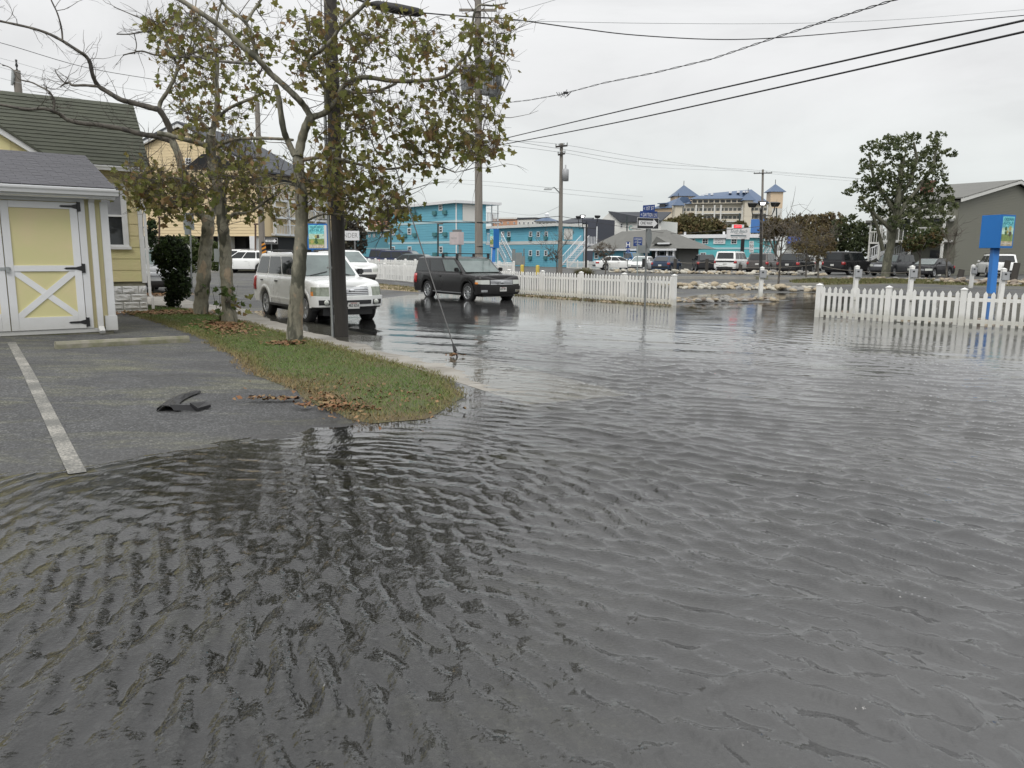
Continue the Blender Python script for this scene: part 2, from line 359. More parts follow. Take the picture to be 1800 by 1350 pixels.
ys = [1.6]; st = .021
while ys[-1] < 60:
    if ys[-1] > 7.5: st *= 1.011
    ys.append(ys[-1] + st)
s = .021
while ys[0] > -38: s *= 1.15; ys.insert(0, ys[0] - s)
wys = np.array(ys); WX, WY = np.meshgrid(wxs, wys)
dep = -gz(WX, WY)
cell = np.maximum(np.gradient(wxs)[None, :] * np.ones_like(WX), np.gradient(wys)[:, None] * np.ones_like(WX) * 1.0)
fade = np.clip(dep / .022, 0.14, 1) * np.clip(1.6 - cell / .10, 0, 1)
wz_ = water_height(WX, WY) * fade
murk = np.clip(.95 * (1 - np.exp(-(np.maximum(dep, 0) / .078) ** 2.6)), 0, 1)
sm = wz_.copy()
for _ in range(6): sm[1:-1, 1:-1] = (sm[:-2, 1:-1] + sm[2:, 1:-1] + sm[1:-1, :-2] + sm[1:-1, 2:]) / 4
crest = np.clip((wz_ - sm) / (np.abs(wz_ - sm).mean() * 2.2 + 1e-9), 0, 1.6) * (cell < .09)
water = sheet('water', wxs, wys, wz_, water_mat(), {'murk': murk, 'crest': crest}, kind='structure')

# ---------------------------------------------------------------- lawn, sidewalk, leaf litter
LAWN = [tuple(G(*p)[:2]) for p in ((205, 546), (300, 574), (360, 597), (410, 628), (450, 660), (515, 684), (560, 712), (610, 738), (655, 744), (745, 737), (812, 699), (790, 672), (765, 660), (690, 637), (540, 597), (420, 565), (330, 544), (262, 538))]
def blob(name, poly, step, dz, mt, jit=.3, seed=1, parent=None, edge=.05, **k):
    P = np.array(poly); rr = random.Random(seed); pts = []
    for i in range(len(P)):
        a, b = P[i], P[(i + 1) % len(P)]; L = math.hypot(*(b - a)); n = max(1, int(L / step)); nx, ny = (b - a)[1] / L, -(b - a)[0] / L
        for j in range(n):
            q = a + (b - a) * j / n; w = rr.uniform(-1, 1) * edge; pts.append((q[0] + nx * w, q[1] + ny * w))
    nb = len(pts); B = np.array(pts)
    xs = np.arange(B[:, 0].min(), B[:, 0].max(), step); ys = np.arange(B[:, 1].min(), B[:, 1].max(), step)
    X, Y = np.meshgrid(xs, ys); X = X + np.random.RandomState(seed).uniform(-jit, jit, X.shape) * step; Y = Y + np.random.RandomState(seed + 1).uniform(-jit, jit, X.shape) * step
    sd = sdist(X, Y, pts); ok = sd < -step * .4; ip = list(zip(X[ok], Y[ok]))
    vs = [Vector(p) for p in pts] + [Vector(p) for p in ip]
    r = delaunay_2d_cdt(vs, [(i, (i + 1) % nb) for i in range(nb)], [], 1, 1e-5)
    co = np.array([(p.x, p.y) for p in r[0]]); z = gz(co[:, 0], co[:, 1]); e = sdist(co[:, 0], co[:, 1], pts)
    z = z + np.clip(-e / .25, 0, 1) * dz + .004
    mb = MB(); mb.add([(a[0], a[1], c) for a, c in zip(co, z)], [tuple(f) for f in r[2]], True)
    me = mb.mesh(name, mt); bm = bmesh.new(); bm.from_mesh(me)
    for f in bm.faces:
        if f.normal.z < 0: f.normal_flip()
    bm.to_mesh(me); bm.free()
    o = bpy.data.objects.new(name, me); C.objects.link(o)
    for a, b in k.items(): o[a] = b
    return o
soil = mat('soil_turf', (.075, .085, .035), .9, var=.3, vscale=2., col2=(.11, .085, .045), bump=.01, bscale=60)
lawn = blob('lawn', LAWN, .35, .03, soil, kind='structure', edge=.05)
rs = np.random.RandomState(5)
def pts_in(poly, n, seed=0):
    P = np.array(poly); r = np.random.RandomState(seed); out = []
    while len(out) < n:
        x = r.uniform(P[:, 0].min(), P[:, 0].max(), n); y = r.uniform(P[:, 1].min(), P[:, 1].max(), n); ok = inside(x, y, poly)
        out += list(zip(x[ok], y[ok]))
    return np.array(out[:n])
def tinted(name, cols, rough=.7, transl=0.):
    """material whose colour runs over a few real leaf / blade colours by the mesh's own 'tint' attribute"""
    m = bpy.data.materials.new(name); m.use_nodes = True; nt = m.node_tree; b = nt.nodes['Principled BSDF']
    a = N(nt, 'ShaderNodeAttribute', attribute_name='tint'); oi = N(nt, 'ShaderNodeObjectInfo')
    f = mth(nt, 'FRACT', mth(nt, 'ADD', a.outputs['Fac'], oi.outputs['Random'])) if transl < 0 else a.outputs['Fac']
    c = ramp(nt, f, [((i + .5) / len(cols), k) for i, k in enumerate(cols)]); Lk(nt, c, b.inputs['Base Color'])
    b.inputs['Roughness'].default_value = rough; b.inputs['Specular IOR Level'].default_value = .3
    if transl:
        t = N(nt, 'ShaderNodeBsdfTranslucent'); Lk(nt, c, t.inputs[0]); mx = N(nt, 'ShaderNodeMixShader'); mx.inputs[0].default_value = abs(transl)
        Lk(nt, b.outputs[0], mx.inputs[1]); Lk(nt, t.outputs[0], mx.inputs[2]); Lk(nt, mx.outputs[0], nt.nodes['Material Output'].inputs[0])
    return m
def soup(name, V_, F_, tint, mt, parent=None, **k):
    """V_ (n,k,3) polygons of k corners; tint per polygon"""
    V_ = np.asarray(V_, np.float32); n, kk, _ = V_.shape
    me = bpy.data.meshes.new(name); me.vertices.add(n * kk); me.vertices.foreach_set('co', V_.ravel()); me.loops.add(n * kk)
    me.loops.foreach_set('vertex_index', np.arange(n * kk, dtype=np.int32)); me.polygons.add(n)
    me.polygons.foreach_set('loop_start', np.arange(0, n * kk, kk, dtype=np.int32)); me.polygons.foreach_set('loop_total', np.full(n, kk, np.int32)); me.update(calc_edges=True)
    a = me.attributes.new('tint', 'FLOAT', 'POINT'); a.data.foreach_set('value', np.repeat(tint, kk).astype(np.float32))
    me.materials.append(mt); o = bpy.data.objects.new(name, me); C.objects.link(o)
    if parent is not None: o.parent = parent; o.matrix_parent_inverse = INV(parent)
    for q, b in k.items(): o[q] = b
    return o
def blades(name, pts, h, w, mt, tint, lean=.5, seed=2, **k):
    r = np.random.RandomState(seed); n = len(pts); z = gz(pts[:, 0], pts[:, 1]) + .02
    a = r.uniform(0, 2 * PI, n); hh = h * r.uniform(.5, 1.3, n); b = r.uniform(0, 2 * PI, n); ln = hh * lean * r.uniform(.2, 1.6, n)
    dx, dy = np.cos(a) * w * .5, np.sin(a) * w * .5
    T = np.stack([np.stack([pts[:, 0] - dx, pts[:, 1] - dy, z], 1), np.stack([pts[:, 0] + dx, pts[:, 1] + dy, z], 1), np.stack([pts[:, 0] + np.cos(b) * ln, pts[:, 1] + np.sin(b) * ln, z + hh], 1)], 1)
    return soup(name, T, None, tint, mt, **k)
_L = np.array(LAWN); _x = rs.uniform(_L[:, 0].min() - .2, _L[:, 0].max() + .2, 420000); _y = rs.uniform(_L[:, 1].min() - .2, _L[:, 1].max() + .2, 420000)
_k = sdist(_x, _y, LAWN) < (.05 + .09 * np.sin(_x * 7 + np.sin(_y * 5)) * np.sin(_y * 6.3) + rs.uniform(-.05, .07, len(_x))); gp = np.stack([_x[_k], _y[_k]], 1)[:175000]
gn = np.array([.5 + .5 * math.sin(x * 1.3 + 2 * math.sin(y * .9)) * math.sin(y * 1.1 + x) for x, y in gp])
ed = np.clip(-sdist(gp[:, 0], gp[:, 1], LAWN) / .55, 0, 1)
inner = np.clip(.5 - ((gp[:, 0] + 1.56) * U.x + (gp[:, 1] - 7.6) * U.y) / 1.1, 0, 1)   # the side worn by tyres is browner
tint = np.clip(.12 + .45 * gn * ed + .5 * rs.uniform(0, 1, len(gp)) * (.5 + .5 * ed) - .50 * inner * (1 - .45 * ed), 0.01, .99)
keep = rs.uniform(0, 1, len(gp)) < (.55 + .45 * ed)
grass = blades('grass', gp[keep], .042, .011, tinted('grass_blades', [(.23, .17, .085), (.19, .17, .07), (.13, .165, .045), (.095, .165, .038), (.115, .20, .045), (.17, .23, .07)]), tint[keep], .8, kind='stuff')
walkc = mat('concrete_walk', (.30, .285, .255), .75, var=.16, vscale=2.2, bump=.0015, bscale=90, col2=(.23, .215, .185))
# sidewalk: slabs with recessed joints between the lawn and the street, following the ground
sw = MB(); S0 = Vector((*G(700, 640)[:2], 0))
SIN = [G(*p) for p in ((930, 712), (860, 690), (795, 668), (765, 658), (690, 637), (540, 597), (420, 565), (330, 544), (262, 536))]; SIN.append(SIN[-1] + V * 9)
walk = bpy.data.objects.new('sidewalk', None); C.objects.link(walk); walk['kind'] = 'structure'
def along(pl, t):
    for i in range(len(pl) - 1):
        L = (pl[i + 1] - pl[i]).length
        if t <= L or i == len(pl) - 2: return pl[i].lerp(pl[i + 1], t / L), (pl[i + 1] - pl[i]).normalized()
        t -= L
SIN2 = [Vector((p.x, p.y, 0)) for p in SIN]
tot = sum((SIN2[i + 1] - SIN2[i]).length for i in range(len(SIN2) - 1))
t = .0; WW = 1.55
while t < tot - 1.6:
    a, da = along(SIN2, t + .012); b, db = along(SIN2, t + 1.52 - .012); mb = MB(); na = Vector((da.y, -da.x, 0)); nb_ = Vector((db.y, -db.x, 0)); cx = []
    rows = []
    for i in range(5):
        p = a.lerp(b, i / 4); n_ = na.lerp(nb_, i / 4); row = []
        for j in range(6):
            q = p + n_ * (-.02 + WW * j / 5); zz = gz1(q.x, q.y); zz = zz + .004; row.append(Vector((q.x, q.y, zz)))
        rows.append(row)
    mb.grid(rows); bd = rows[0] + [r[-1] for r in rows[1:]] + rows[-1][::-1][1:] + [r[0] for r in rows[::-1]][1:-1]
    k = len(bd); mb.add(bd + [p - Vector((0, 0, .12)) for p in bd], [(i, (i + 1) % k, k + (i + 1) % k, k + i) for i in range(k)])
    o = mb.build('slab', walkc, walk); t += 1.52
# painted stall line, in two worn lengths
def paint_mat(name, col, wear=.5):
    m = mat(name, col, .7); nt = m.node_tree; b = nt.nodes['Principled BSDF']; ge = N(nt, 'ShaderNodeNewGeometry')
    n1 = N(nt, 'ShaderNodeTexNoise', i_Scale=45., i_Detail=5., i_Roughness=.75); Lk(nt, ge.outputs['Position'], n1.inputs['Vector'])
    n2 = N(nt, 'ShaderNodeTexNoise', i_Scale=2.2, i_Detail=3.); Lk(nt, ge.outputs['Position'], n2.inputs['Vector'])
    f = ramp(nt, mth(nt, 'ADD', n1.outputs[0], mth(nt, 'MULTIPLY', n2.outputs[0], .6)), [(wear + .14, 0.), (wear + .34, 1.)])
    Lk(nt, mixc(nt, f, col, (.12, .12, .11)), b.inputs['Base Color']); return m
pm = paint_mat('worn_paint', (.34, .325, .29), .50)
def strip(name, a, b, w, dz, mt, kind='structure', n=24):
    a = Vector(a); b = Vector(b); d = (b - a).normalized(); q = Vector((-d.y, d.x, 0)) * w / 2; mb = MB()
    mb.grid([[onto(*(a.lerp(b, i / n) + q * s_)[:2], dz) for s_ in (-1, -.33, .33, 1)] for i in range(n + 1)]); o = mb.build(name, mt); o['kind'] = kind; return o
la, lb = G(20, 602), G(133, 826)
strip('stall_line', la, lb + (lb - la).normalized() * .12, .125, .006, pm)
# ---------------------------------------------------------------- litter on the ground
LEAFM = tinted('dead_leaves', [(.16, .075, .035), (.22, .12, .06), (.12, .07, .04), (.27, .17, .09), (.18, .13, .06)], .8)
def litter(name, centre, rx, ry, n, size, seed, label=None, ang=0.):
    r = np.random.RandomState(seed); c = Vector(centre)
    x = r.normal(0, .45, n) * rx; y = r.normal(0, .45, n) * ry; ca, sa = math.cos(ang), math.sin(ang)
    X = c.x + x * ca - y * sa; Y = c.y + x * sa + y * ca; Z = gz(X, Y) + .03 + r.uniform(0, .035, n); Z = np.maximum(Z, .012)
    a = r.uniform(0, 2 * PI, n); s_ = size * r.uniform(.5, 1.2, n); P = []
    for k in range(5):
        g = a + k * 2 * PI / 5; rad = s_ * (.35 + .25 * (k % 2)); P.append(np.stack([X + np.cos(g) * rad, Y + np.sin(g) * rad, Z + r.uniform(-.012, .025, n)], 1))
    return soup(name, np.stack(P, 1), None, r.uniform(0, 1, n), LEAFM, kind='stuff')
litter('fallen_leaves', G(300, 552), 1.5, .9, 900, .10, 1, ang=TH)
litter('fallen_leaves', G(395, 577), 2.0, .55, 700, .10, 2, ang=TH + 1.4)
litter('fallen_leaves', G(500, 608), .34, .34, 150, .10, 3)
litter('fallen_leaves', G(585, 715), .9, .30, 120, .05, 4, ang=2.2)
litter('fallen_leaves', G(640, 700), 1.5, .9, 160, .045, 5, ang=2.2)
litter('fallen_leaves', G(478, 707), .35, .05, 50, .07, 6, ang=.2)
litter('fallen_leaves', G(590, 722), .45, .08, 60, .07, 7, ang=-.1)
litter('fallen_leaves', G(275, 520), 1.6, .8, 500, .10, 9, ang=TH)
# ================================================================ near buildings: shed and house
WHITE = mat('white_paint', (.74, .75, .76), .45, var=.05, vscale=3., bump=.0006, bscale=60)
VINYL = mat('white_vinyl', (.80, .80, .77), .35)
def _dirty(m, top, dirt, amt=.4):
    nt = m.node_tree; b = nt.nodes['Principled BSDF']; ge = N(nt, 'ShaderNodeNewGeometry'); s_ = N(nt, 'ShaderNodeSeparateXYZ'); Lk(nt, ge.outputs['Position'], s_.inputs[0]); n_ = N(nt, 'ShaderNodeTexNoise', i_Scale=5., i_Detail=5., i_Roughness=.65); Lk(nt, ge.outputs['Position'], n_.inputs['Vector']); oi = N(nt, 'ShaderNodeObjectInfo')
    f = ramp(nt, mth(nt, 'ADD', s_.outputs[2], mth(nt, 'MULTIPLY', n_.outputs[0], -.30)), [(.0, 1.), (top, 0.)]); c = mixc(nt, mth(nt, 'MULTIPLY', f, amt), tuple(b.inputs['Base Color'].default_value[:3]), dirt)
    c = mixc(nt, ramp(nt, n_.outputs[0], [(.55, 0.), (.8, .22)]), c, (.45, .46, .38)); v = N(nt, 'ShaderNodeVectorMath', operation='SCALE'); Lk(nt, c, v.inputs[0]); Lk(nt, mth(nt, 'MULTIPLY_ADD', oi.outputs['Random'], .10, .92), v.inputs['Scale']); Lk(nt, v.outputs[0], b.inputs['Base Color'])
_dirty(VINYL, .18, (.40, .39, .31), .45); _dirty(WHITE, .55, (.36, .35, .30), .55)
YEL = mat('yellow_paint', (.64, .60, .31), .55, var=.05, vscale=1.3, col2=(.69, .60, .35), bump=.0006, bscale=40)
BLACK = mat('black_iron', (.012, .012, .013), .45, var=.2, vscale=20)
GALV = mat('galvanised_steel', (.36, .38, .38), .42, .6, var=.14, vscale=6)
SHG = mat('grey_shingle', (.085, .085, .095), .85, var=.22, vscale=2.2, bump=.003, bscale=160)
SHD = mat('green_shingle', (.072, .078, .058), .85, var=.2, vscale=2.5, bump=.003, bscale=160)
CONC = mat('weathered_concrete', (.26, .245, .20), .85, var=.2, vscale=5., col2=(.18, .18, .11), bump=.003, bscale=60)
DARKG = glassmat('dark_window_glass', (.035, .038, .042))
PALEG = glassmat('pale_window_glass', (.30, .31, .33))
Cs = G(206, 586); fs = frame((Cs.x, Cs.y, 0), -U, -V); zg = Cs.z
shed = thing('garden_shed', 'yellow shed with white double doors crossed by an X, beside the parking stall', 'shed', (Cs.x, Cs.y, zg))
def fb(parent, name, mt, f, *boxes, bevel=0., **k):
    mb = MB()
    for lo, hi in boxes: mb.box(lo, hi, f)
    return mb.build(name, mt, parent, bevel=bevel, **k)
D = 3.2
fb(shed, 'wall', YEL, fs, ((.10, -D, zg + .12), (5.4, -.02, 2.66)))
fb(shed, 'foundation', CONC, fs, ((.06, -D, zg - .2), (5.4, .0, zg + .13)))
fb(shed, 'corner_board', WHITE, fs, ((0, -.14, zg + .1), (.135, .025, 2.62)), ((-.02, -.16, zg + .07), (.20, .045, zg + .36)), bevel=.004)
fb(shed, 'door_surround', WHITE, fs, ((.40, 0, zg + .13), (.52, .035, 2.60)), ((.40, 0, 2.601), (3.1, .035, 2.68)), ((.21, -.01, zg + .05), (3.2, .02, zg + .128)), bevel=.003)
z0, z1, zm = zg + .135, 2.585, 1.36
for k_, (xa, xb) in enumerate(((.53, 1.755), (1.77, 3.0))):
    lf = fb(shed, 'door', YEL, fs, ((xa + .02, 0, z0 + .02), (xb - .02, .018, z1 - .02)))
    fb(lf, 'door_stile', WHITE, fs, ((xa, .0, z0), (xa + .125, .042, z1)), bevel=.003); fb(lf, 'door_stile', WHITE, fs, ((xb - .125, 0, z0), (xb, .042, z1)), bevel=.003)
    fb(lf, 'door_rail', WHITE, fs, ((xa + .126, 0, z1 - .12), (xb - .126, .041, z1)), bevel=.003); fb(lf, 'door_rail', WHITE, fs, ((xa + .126, 0, zm - .055), (xb - .126, .041, zm + .055)), bevel=.003)
    fb(lf, 'door_rail', WHITE, fs, ((xa + .126, 0, z0), (xb - .126, .041, z0 + .24)), bevel=.003)
    X0, X1, Z0, Z1 = xa + .126, xb - .126, z0 + .242, zm - .057
    for j, (p, q) in enumerate((((X0, Z0), (X1, Z1)), ((X1, Z0), (X0, Z1)))):
        w = .052 if p[0] < q[0] else -.052; t_ = .030 + .006 * j
        mb = MB(); pl = [fs(x, .018, z) for x, z in ((p[0], p[1]), (p[0] + w * 1.6, p[1]), (q[0], q[1] - .075), (q[0], q[1]), (q[0] - w * 1.6, q[1]), (p[0], p[1] + .075))]
        mb.poly(pl, fs(0, 1, 0) - fs(0, 0, 0), t_ - .018); mb.build('cross_brace', WHITE, lf)
def hinge(x, z):
    mb = MB(); mb.box((x - .055, .036, z - .085), (x - .005, .052, z + .085), fs); n_ = fs(0, 1, 0) - fs(0, 0, 0)
    mb.poly([fs(x, .043, z - .05), fs(x + .10, .043, z - .022), fs(x + .27, .043, z - .018), fs(x + .30, .043, z), fs(x + .27, .043, z + .018), fs(x + .10, .043, z + .022), fs(x, .043, z + .05)], n_, .008)
    mb.cyl(fs(x - .002, .052, z - .09), fs(x - .002, .052, z + .09), .011)
    mb.build('strap_hinge', BLACK, shed)
for z in (z1 - .07, zm - .0, z0 + .12): hinge(.525, z)
mb = MB(); mb.box((1.68, .043, zm - .03), (1.93, .055, zm + .02), fs); mb.box((1.70, .055, zm - .075), (1.76, .085, zm + .03), fs); mb.build('door_latch', GALV, shed, bevel=.003)
# roof: deck, drip edge, gutter, shingles one by one
sl_ = .27; ex = .142
def rf(x, d, h=0.): # d = distance up the slope plan
    return fs(x, .30 - d, 2.86 + d * sl_ + h)
mb = MB(); mb.hexa([rf(-.12, .0, -.06), rf(5.4, .0, -.06), rf(5.4, 3.4, -.06), rf(-.12, 3.4, -.06), rf(-.12, 0, -.004), rf(5.4, 0, -.004), rf(5.4, 3.4, -.004), rf(-.12, 3.4, -.004)]); mb.build('roof_deck', WHITE, shed)
TW = .305; tabs = {}
tabm = MB(); tabm.box((.003, .0, -.001), (TW - .003, ex * 1.25, .009)); tabm = tabm.mesh('shingle', SHG)
aU = -U; up_ = (rf(0, 1) - rf(0, 0)).normalized(); nn = aU.cross(up_); nn = nn if nn.z > 0 else -nn
ncr = 0; d = 0.0; srt = math.cos(math.atan(sl_))
while d < 3.36:
    off = -.12 - (ncr * .47 % 1) * TW; x = off
    while x < 2.9:
        xa, xb = max(x, -.118), x + TW
        if xb - xa > .04:
            M = Matrix.Identity(4); M.col[0][:3] = aU * ((xb - xa) / TW); M.col[1][:3] = (up_ + nn * -.030).normalized(); M.col[2][:3] = nn; M.col[3][:3] = rf(xa, d) + nn * (.008 + R_.uniform(0, .003))
            o = bpy.data.objects.new('shingle', tabm); C.objects.link(o); o.parent = shed; o.matrix_parent_inverse = INV(shed); o.matrix_basis = M
        x += TW
    mb = MB()
    d += ex * srt; ncr += 1
def gutter(parent, f, xa, xb, yo, z, name='gutter'):
    mb = MB(); prof = [(0, 0), (.0, -.10), (.035, -.115), (.08, -.11), (.095, -.06), (.115, -.03), (.12, .0), (.105, .0), (.10, -.02), (.085, -.05), (.07, -.10), (.012, -.10), (.012, 0)]
    rows = [[f(x, yo + a, z + b) for a, b in prof] for x in (xa, xb)]; mb.grid(rows, False)
    for r in rows: mb.add(r, [tuple(range(len(r)))])
    return mb.build(name, WHITE, parent)
gutter(shed, fs, -.15, 5.3, .31, 2.83)
fb(shed, 'fascia', WHITE, fs, ((-.10, .285, 2.68), (5.3, .305, 2.80)), ((-.10, .0, 2.66), (5.3, .284, 2.675)))
mb = MB(); mb.box((.235, .02, zg + .12), (.335, .09, 2.60), fs); mb.hexa([fs(*p) for p in ((.235, .02, 2.60), (.335, .02, 2.60), (.335, .09, 2.60), (.235, .09, 2.60), (.24, .25, 2.72), (.33, .25, 2.72), (.33, .32, 2.74), (.24, .32, 2.74))])
mb.hexa([fs(*p) for p in ((.235, .02, zg + .12), (.335, .02, zg + .12), (.335, .21, zg + .03), (.235, .21, zg + .03), (.235, .02, zg + .20), (.335, .02, zg + .20), (.335, .24, zg + .09), (.235, .24, zg + .09))])
mb.build('downspout', WHITE, shed, bevel=.004)
# ---- house
Ch = G(261, 549); fh = frame((Ch.x, Ch.y, 0), -U, -V); hg = Ch.z
house = thing('cottage', 'yellow cottage with dark green shingle roof behind the shed', 'house', (Ch.x, Ch.y, hg))
EZ = 3.86
fb(house, 'wall', YEL, fh, ((.02, -4., .9), (7, -.03, EZ)))
nb = 0
for r in range(4):       # split-faced foundation blocks, painted white
    zb = hg - .12 + r * .212
    x = -.20 * (r % 2)
    while x < 2.2:
        xa, xb = max(x, .0), x + .405; mb = MB(); rows = []
        for i in range(7):
            row = []
            for j in range(6):
                u_, v_ = i / 6, j / 5; e = 0 if (i in (0, 6) or j in (0, 5)) else 1
                row.append(fh(xa + .006 + (xb - xa - .012) * u_, .0 + e * (.014 + .030 * noise.noise(Vector((xa * 9 + u_ * 4, zb * 9 + v_ * 2.5, r)))), zb + .006 + .200 * v_))
            rows.append(row)
        mb.grid(rows, False); bd = rows[0] + [q[-1] for q in rows[1:]] + rows[-1][::-1][1:] + [q[0] for q in rows[::-1]][1:-1]; k = len(bd)
        mb.add(bd + [p - (fh(0, 1, 0) - fh(0, 0, 0)) * .1 for p in bd], [(i, (i + 1) % k, k + (i + 1) % k, k + i) for i in range(k)])
        mb.build('foundation_block', WHITE, house); x += .405
fb(house, 'mortar', CONC, fh, ((.02, -.6, hg - .2), (3, -.03, .9)))
zb = .90; r = 0
WX0, WX1, WZ0, WZ1 = .36, 1.30, 1.80, 3.46
while zb < EZ - .02:     # wide siding boards, cut round the window
    zt = min(zb + .305, EZ + .01)
    spans = [(.105, WX0), (WX1, 2.6)] if zt > WZ0 + .1 and zb < WZ1 - .1 else [(.105, 2.6)]
    for xa, xb in spans:
        mb = MB(); mb.hexa([fh(*p) for p in ((xa, .0, zb), (xb, .0, zb), (xb, .014, zb), (xa, .014, zb), (xa, 0, zt), (xb, 0, zt), (xb, .002, zt), (xa, .002, zt))]); mb.build('siding_board', YEL, house)
    zb += .305
fb(house, 'corner_board', WHITE, fh, ((-.02, -.12, .86), (.10, .022, EZ)), bevel=.003)
wn = fb(house, 'window', WHITE, fh, ((WX0, 0, WZ0), (WX0 + .10, .045, WZ1)), ((WX1 - .10, 0, WZ0), (WX1, .045, WZ1)), ((WX0 + .1, 0, WZ1 - .10), (WX1 - .1, .045, WZ1)), ((WX0 - .04, 0, WZ0 - .05), (WX1 + .04, .08, WZ0 + .03)), bevel=.003)
zm_ = 2.62
fb(wn, 'sash', WHITE, fh, ((WX0 + .10, .0, zm_ - .02), (WX1 - .10, .034, zm_ + .03)), ((WX0 + .1, 0, WZ0 + .03), (WX0 + .135, .03, WZ1 - .1)), ((WX1 - .135, 0, WZ0 + .03), (WX1 - .1, .03, WZ1 - .1)), ((WX0 + .1, 0, WZ0 + .03), (WX1 - .1, .028, WZ0 + .075)))
fb(wn, 'pane', PALEG, fh, ((WX0 + .13, .002, zm_ + .03), (WX1 - .13, .012, WZ1 - .1))); fb(wn, 'pane', DARKG, fh, ((WX0 + .13, .002, WZ0 + .07), (WX1 - .13, .01, zm_ - .02)))
mb = MB(); mb.tube([fh(-.06, .07, EZ - .1), fh(-.06, .07, .55), fh(-.11, .10, .45), fh(-.11, .10, hg + .1)], .05, 4, smooth=False); mb.build('downspout', WHITE, house)
# roof
sH = 1.12; RD = 1.62
def rh(x, d, h=0.): return fh(x, .35 - d, EZ + .02 + d * sH + h)
mb = MB(); mb.hexa([rh(-.22, .0, -.10), rh(7, .0, -.10), rh(7, RD, -.10), rh(-.22, RD, -.10), rh(-.22, 0, -.01), rh(7, 0, -.01), rh(7, RD, -.01), rh(-.22, RD, -.01)])
mb.hexa([rh(-.22, RD, -.10), rh(7, RD, -.10), rh(7, RD, -.10) + V * 2.6 - Vector((0, 0, 2.6)), rh(-.22, RD, -.10) + V * 2.6 - Vector((0, 0, 2.6)), rh(-.22, RD, 0), rh(7, RD, 0), rh(7, RD) + V * 2.6 - Vector((0, 0, 2.6)), rh(-.22, RD) + V * 2.6 - Vector((0, 0, 2.6))]); mb.build('roof_deck', WHITE, house)
uh = (rh(0, 1) - rh(0, 0)).normalized(); nh = aU.cross(uh); nh = nh if nh.z > 0 else -nh
L_ = RD * math.hypot(1, sH); s_ = 0.; exh = .135; rr_ = random.Random(4)
while s_ < L_ - .01:
    mb = MB(); x = -.225; base = rh(0, 0) - fh(0, 0, 0)
    while x < 5.6:
        xb = x + rr_.uniform(.16, .34); lift = rr_.uniform(0, .004); o0 = rh(x, 0) + uh * s_; o1 = rh(xb, 0) + uh * s_; w_ = min(exh * 1.2, L_ - s_ + .02); j = rr_.uniform(-.006, .006)
        mb.hexa([o0 - uh * j, o1 - uh * j, o1 + uh * w_, o0 + uh * w_, o0 - uh * j + nh * (.020 + lift), o1 - uh * j + nh * (.020 + lift), o1 + uh * w_ + nh * .003, o0 + uh * w_ + nh * .003]); x = xb
    mb.build('shingle_course', SHD, house, kind='stuff'); s_ += exh
gutter(house, fh, -.24, 4, .36, EZ + .0)
fb(house, 'soffit', WHITE, fh, ((-.2, .0, EZ - .06), (5, .35, EZ - .03)))
# cross gable on the front wing
g1 = at(70, 268, 18.7); g0 = at(0, 218, 18.7); fg = frame((g1.x, g1.y, 0), -U, -V); sg = .66; gz1_ = g1.z
mb = MB(); mb.poly([fg(.05, 0, gz1_ - .05), fg(3.2, 0, gz1_ - .05), fg(3.2, 0, gz1_ + 3.0 * sg)], V, 2.6); mb.build('gable_wall', YEL, house)
for k in range(1, 7): fb(house, 'siding_board', YEL, fg, ((.12 + .3 * k / sg, 0, gz1_ - .0 + .3 * (k - 1)), (3.2, .012, gz1_ + .29 * k - .02)))
mb = MB(); mb.poly([fg(-.10, .14, gz1_ - .10), fg(-.02, .14, gz1_ - .18), fg(3.3, .14, gz1_ - .18 + 3.32 * sg), fg(3.3, .14, gz1_ + .03 + 3.3 * sg)], V, .16); mb.build('rake_board', WHITE, house, bevel=.004)
mb = MB(); mb.poly([fg(-.16, .19, gz1_ - .085), fg(-.10, .19, gz1_ - .10), fg(3.3, .19, gz1_ + .03 + 3.3 * sg), fg(3.3, .19, gz1_ + .07 + 3.3 * sg)], V, 2.8); mb.build('gable_roof', SHD, house)
# wheel stop
a, b = G(98, 613), G(331, 601); dd = (b - a).normalized(); fw = frame((a.x, a.y, 0), Vector((dd.x, dd.y, 0)), Vector((dd.y, -dd.x, 0)))
Lw = (b - a).length; mb = MB(); n = 10
prof = [(-.075, -.02), (.075, -.02), (.07, .07), (.045, .115), (-.045, .115), (-.07, .07)]
rows = [[fw(Lw * i / n, p[0] + R_.uniform(-.004, .004), gz1(*fw(Lw * i / n, 0, 0)[:2]) + p[1] + R_.uniform(-.003, .003)) for p in prof + prof[:1]] for i in range(n + 1)]
mb.grid(rows, False); mb.add(rows[0][:-1], [tuple(range(6))[::-1]]); mb.add(rows[-1][:-1], [tuple(range(6))])
tag(mb.build('wheel_stop', CONC, bevel=0), 'mossy concrete wheel stop lying across the stall in front of the shed', 'wheel stop')
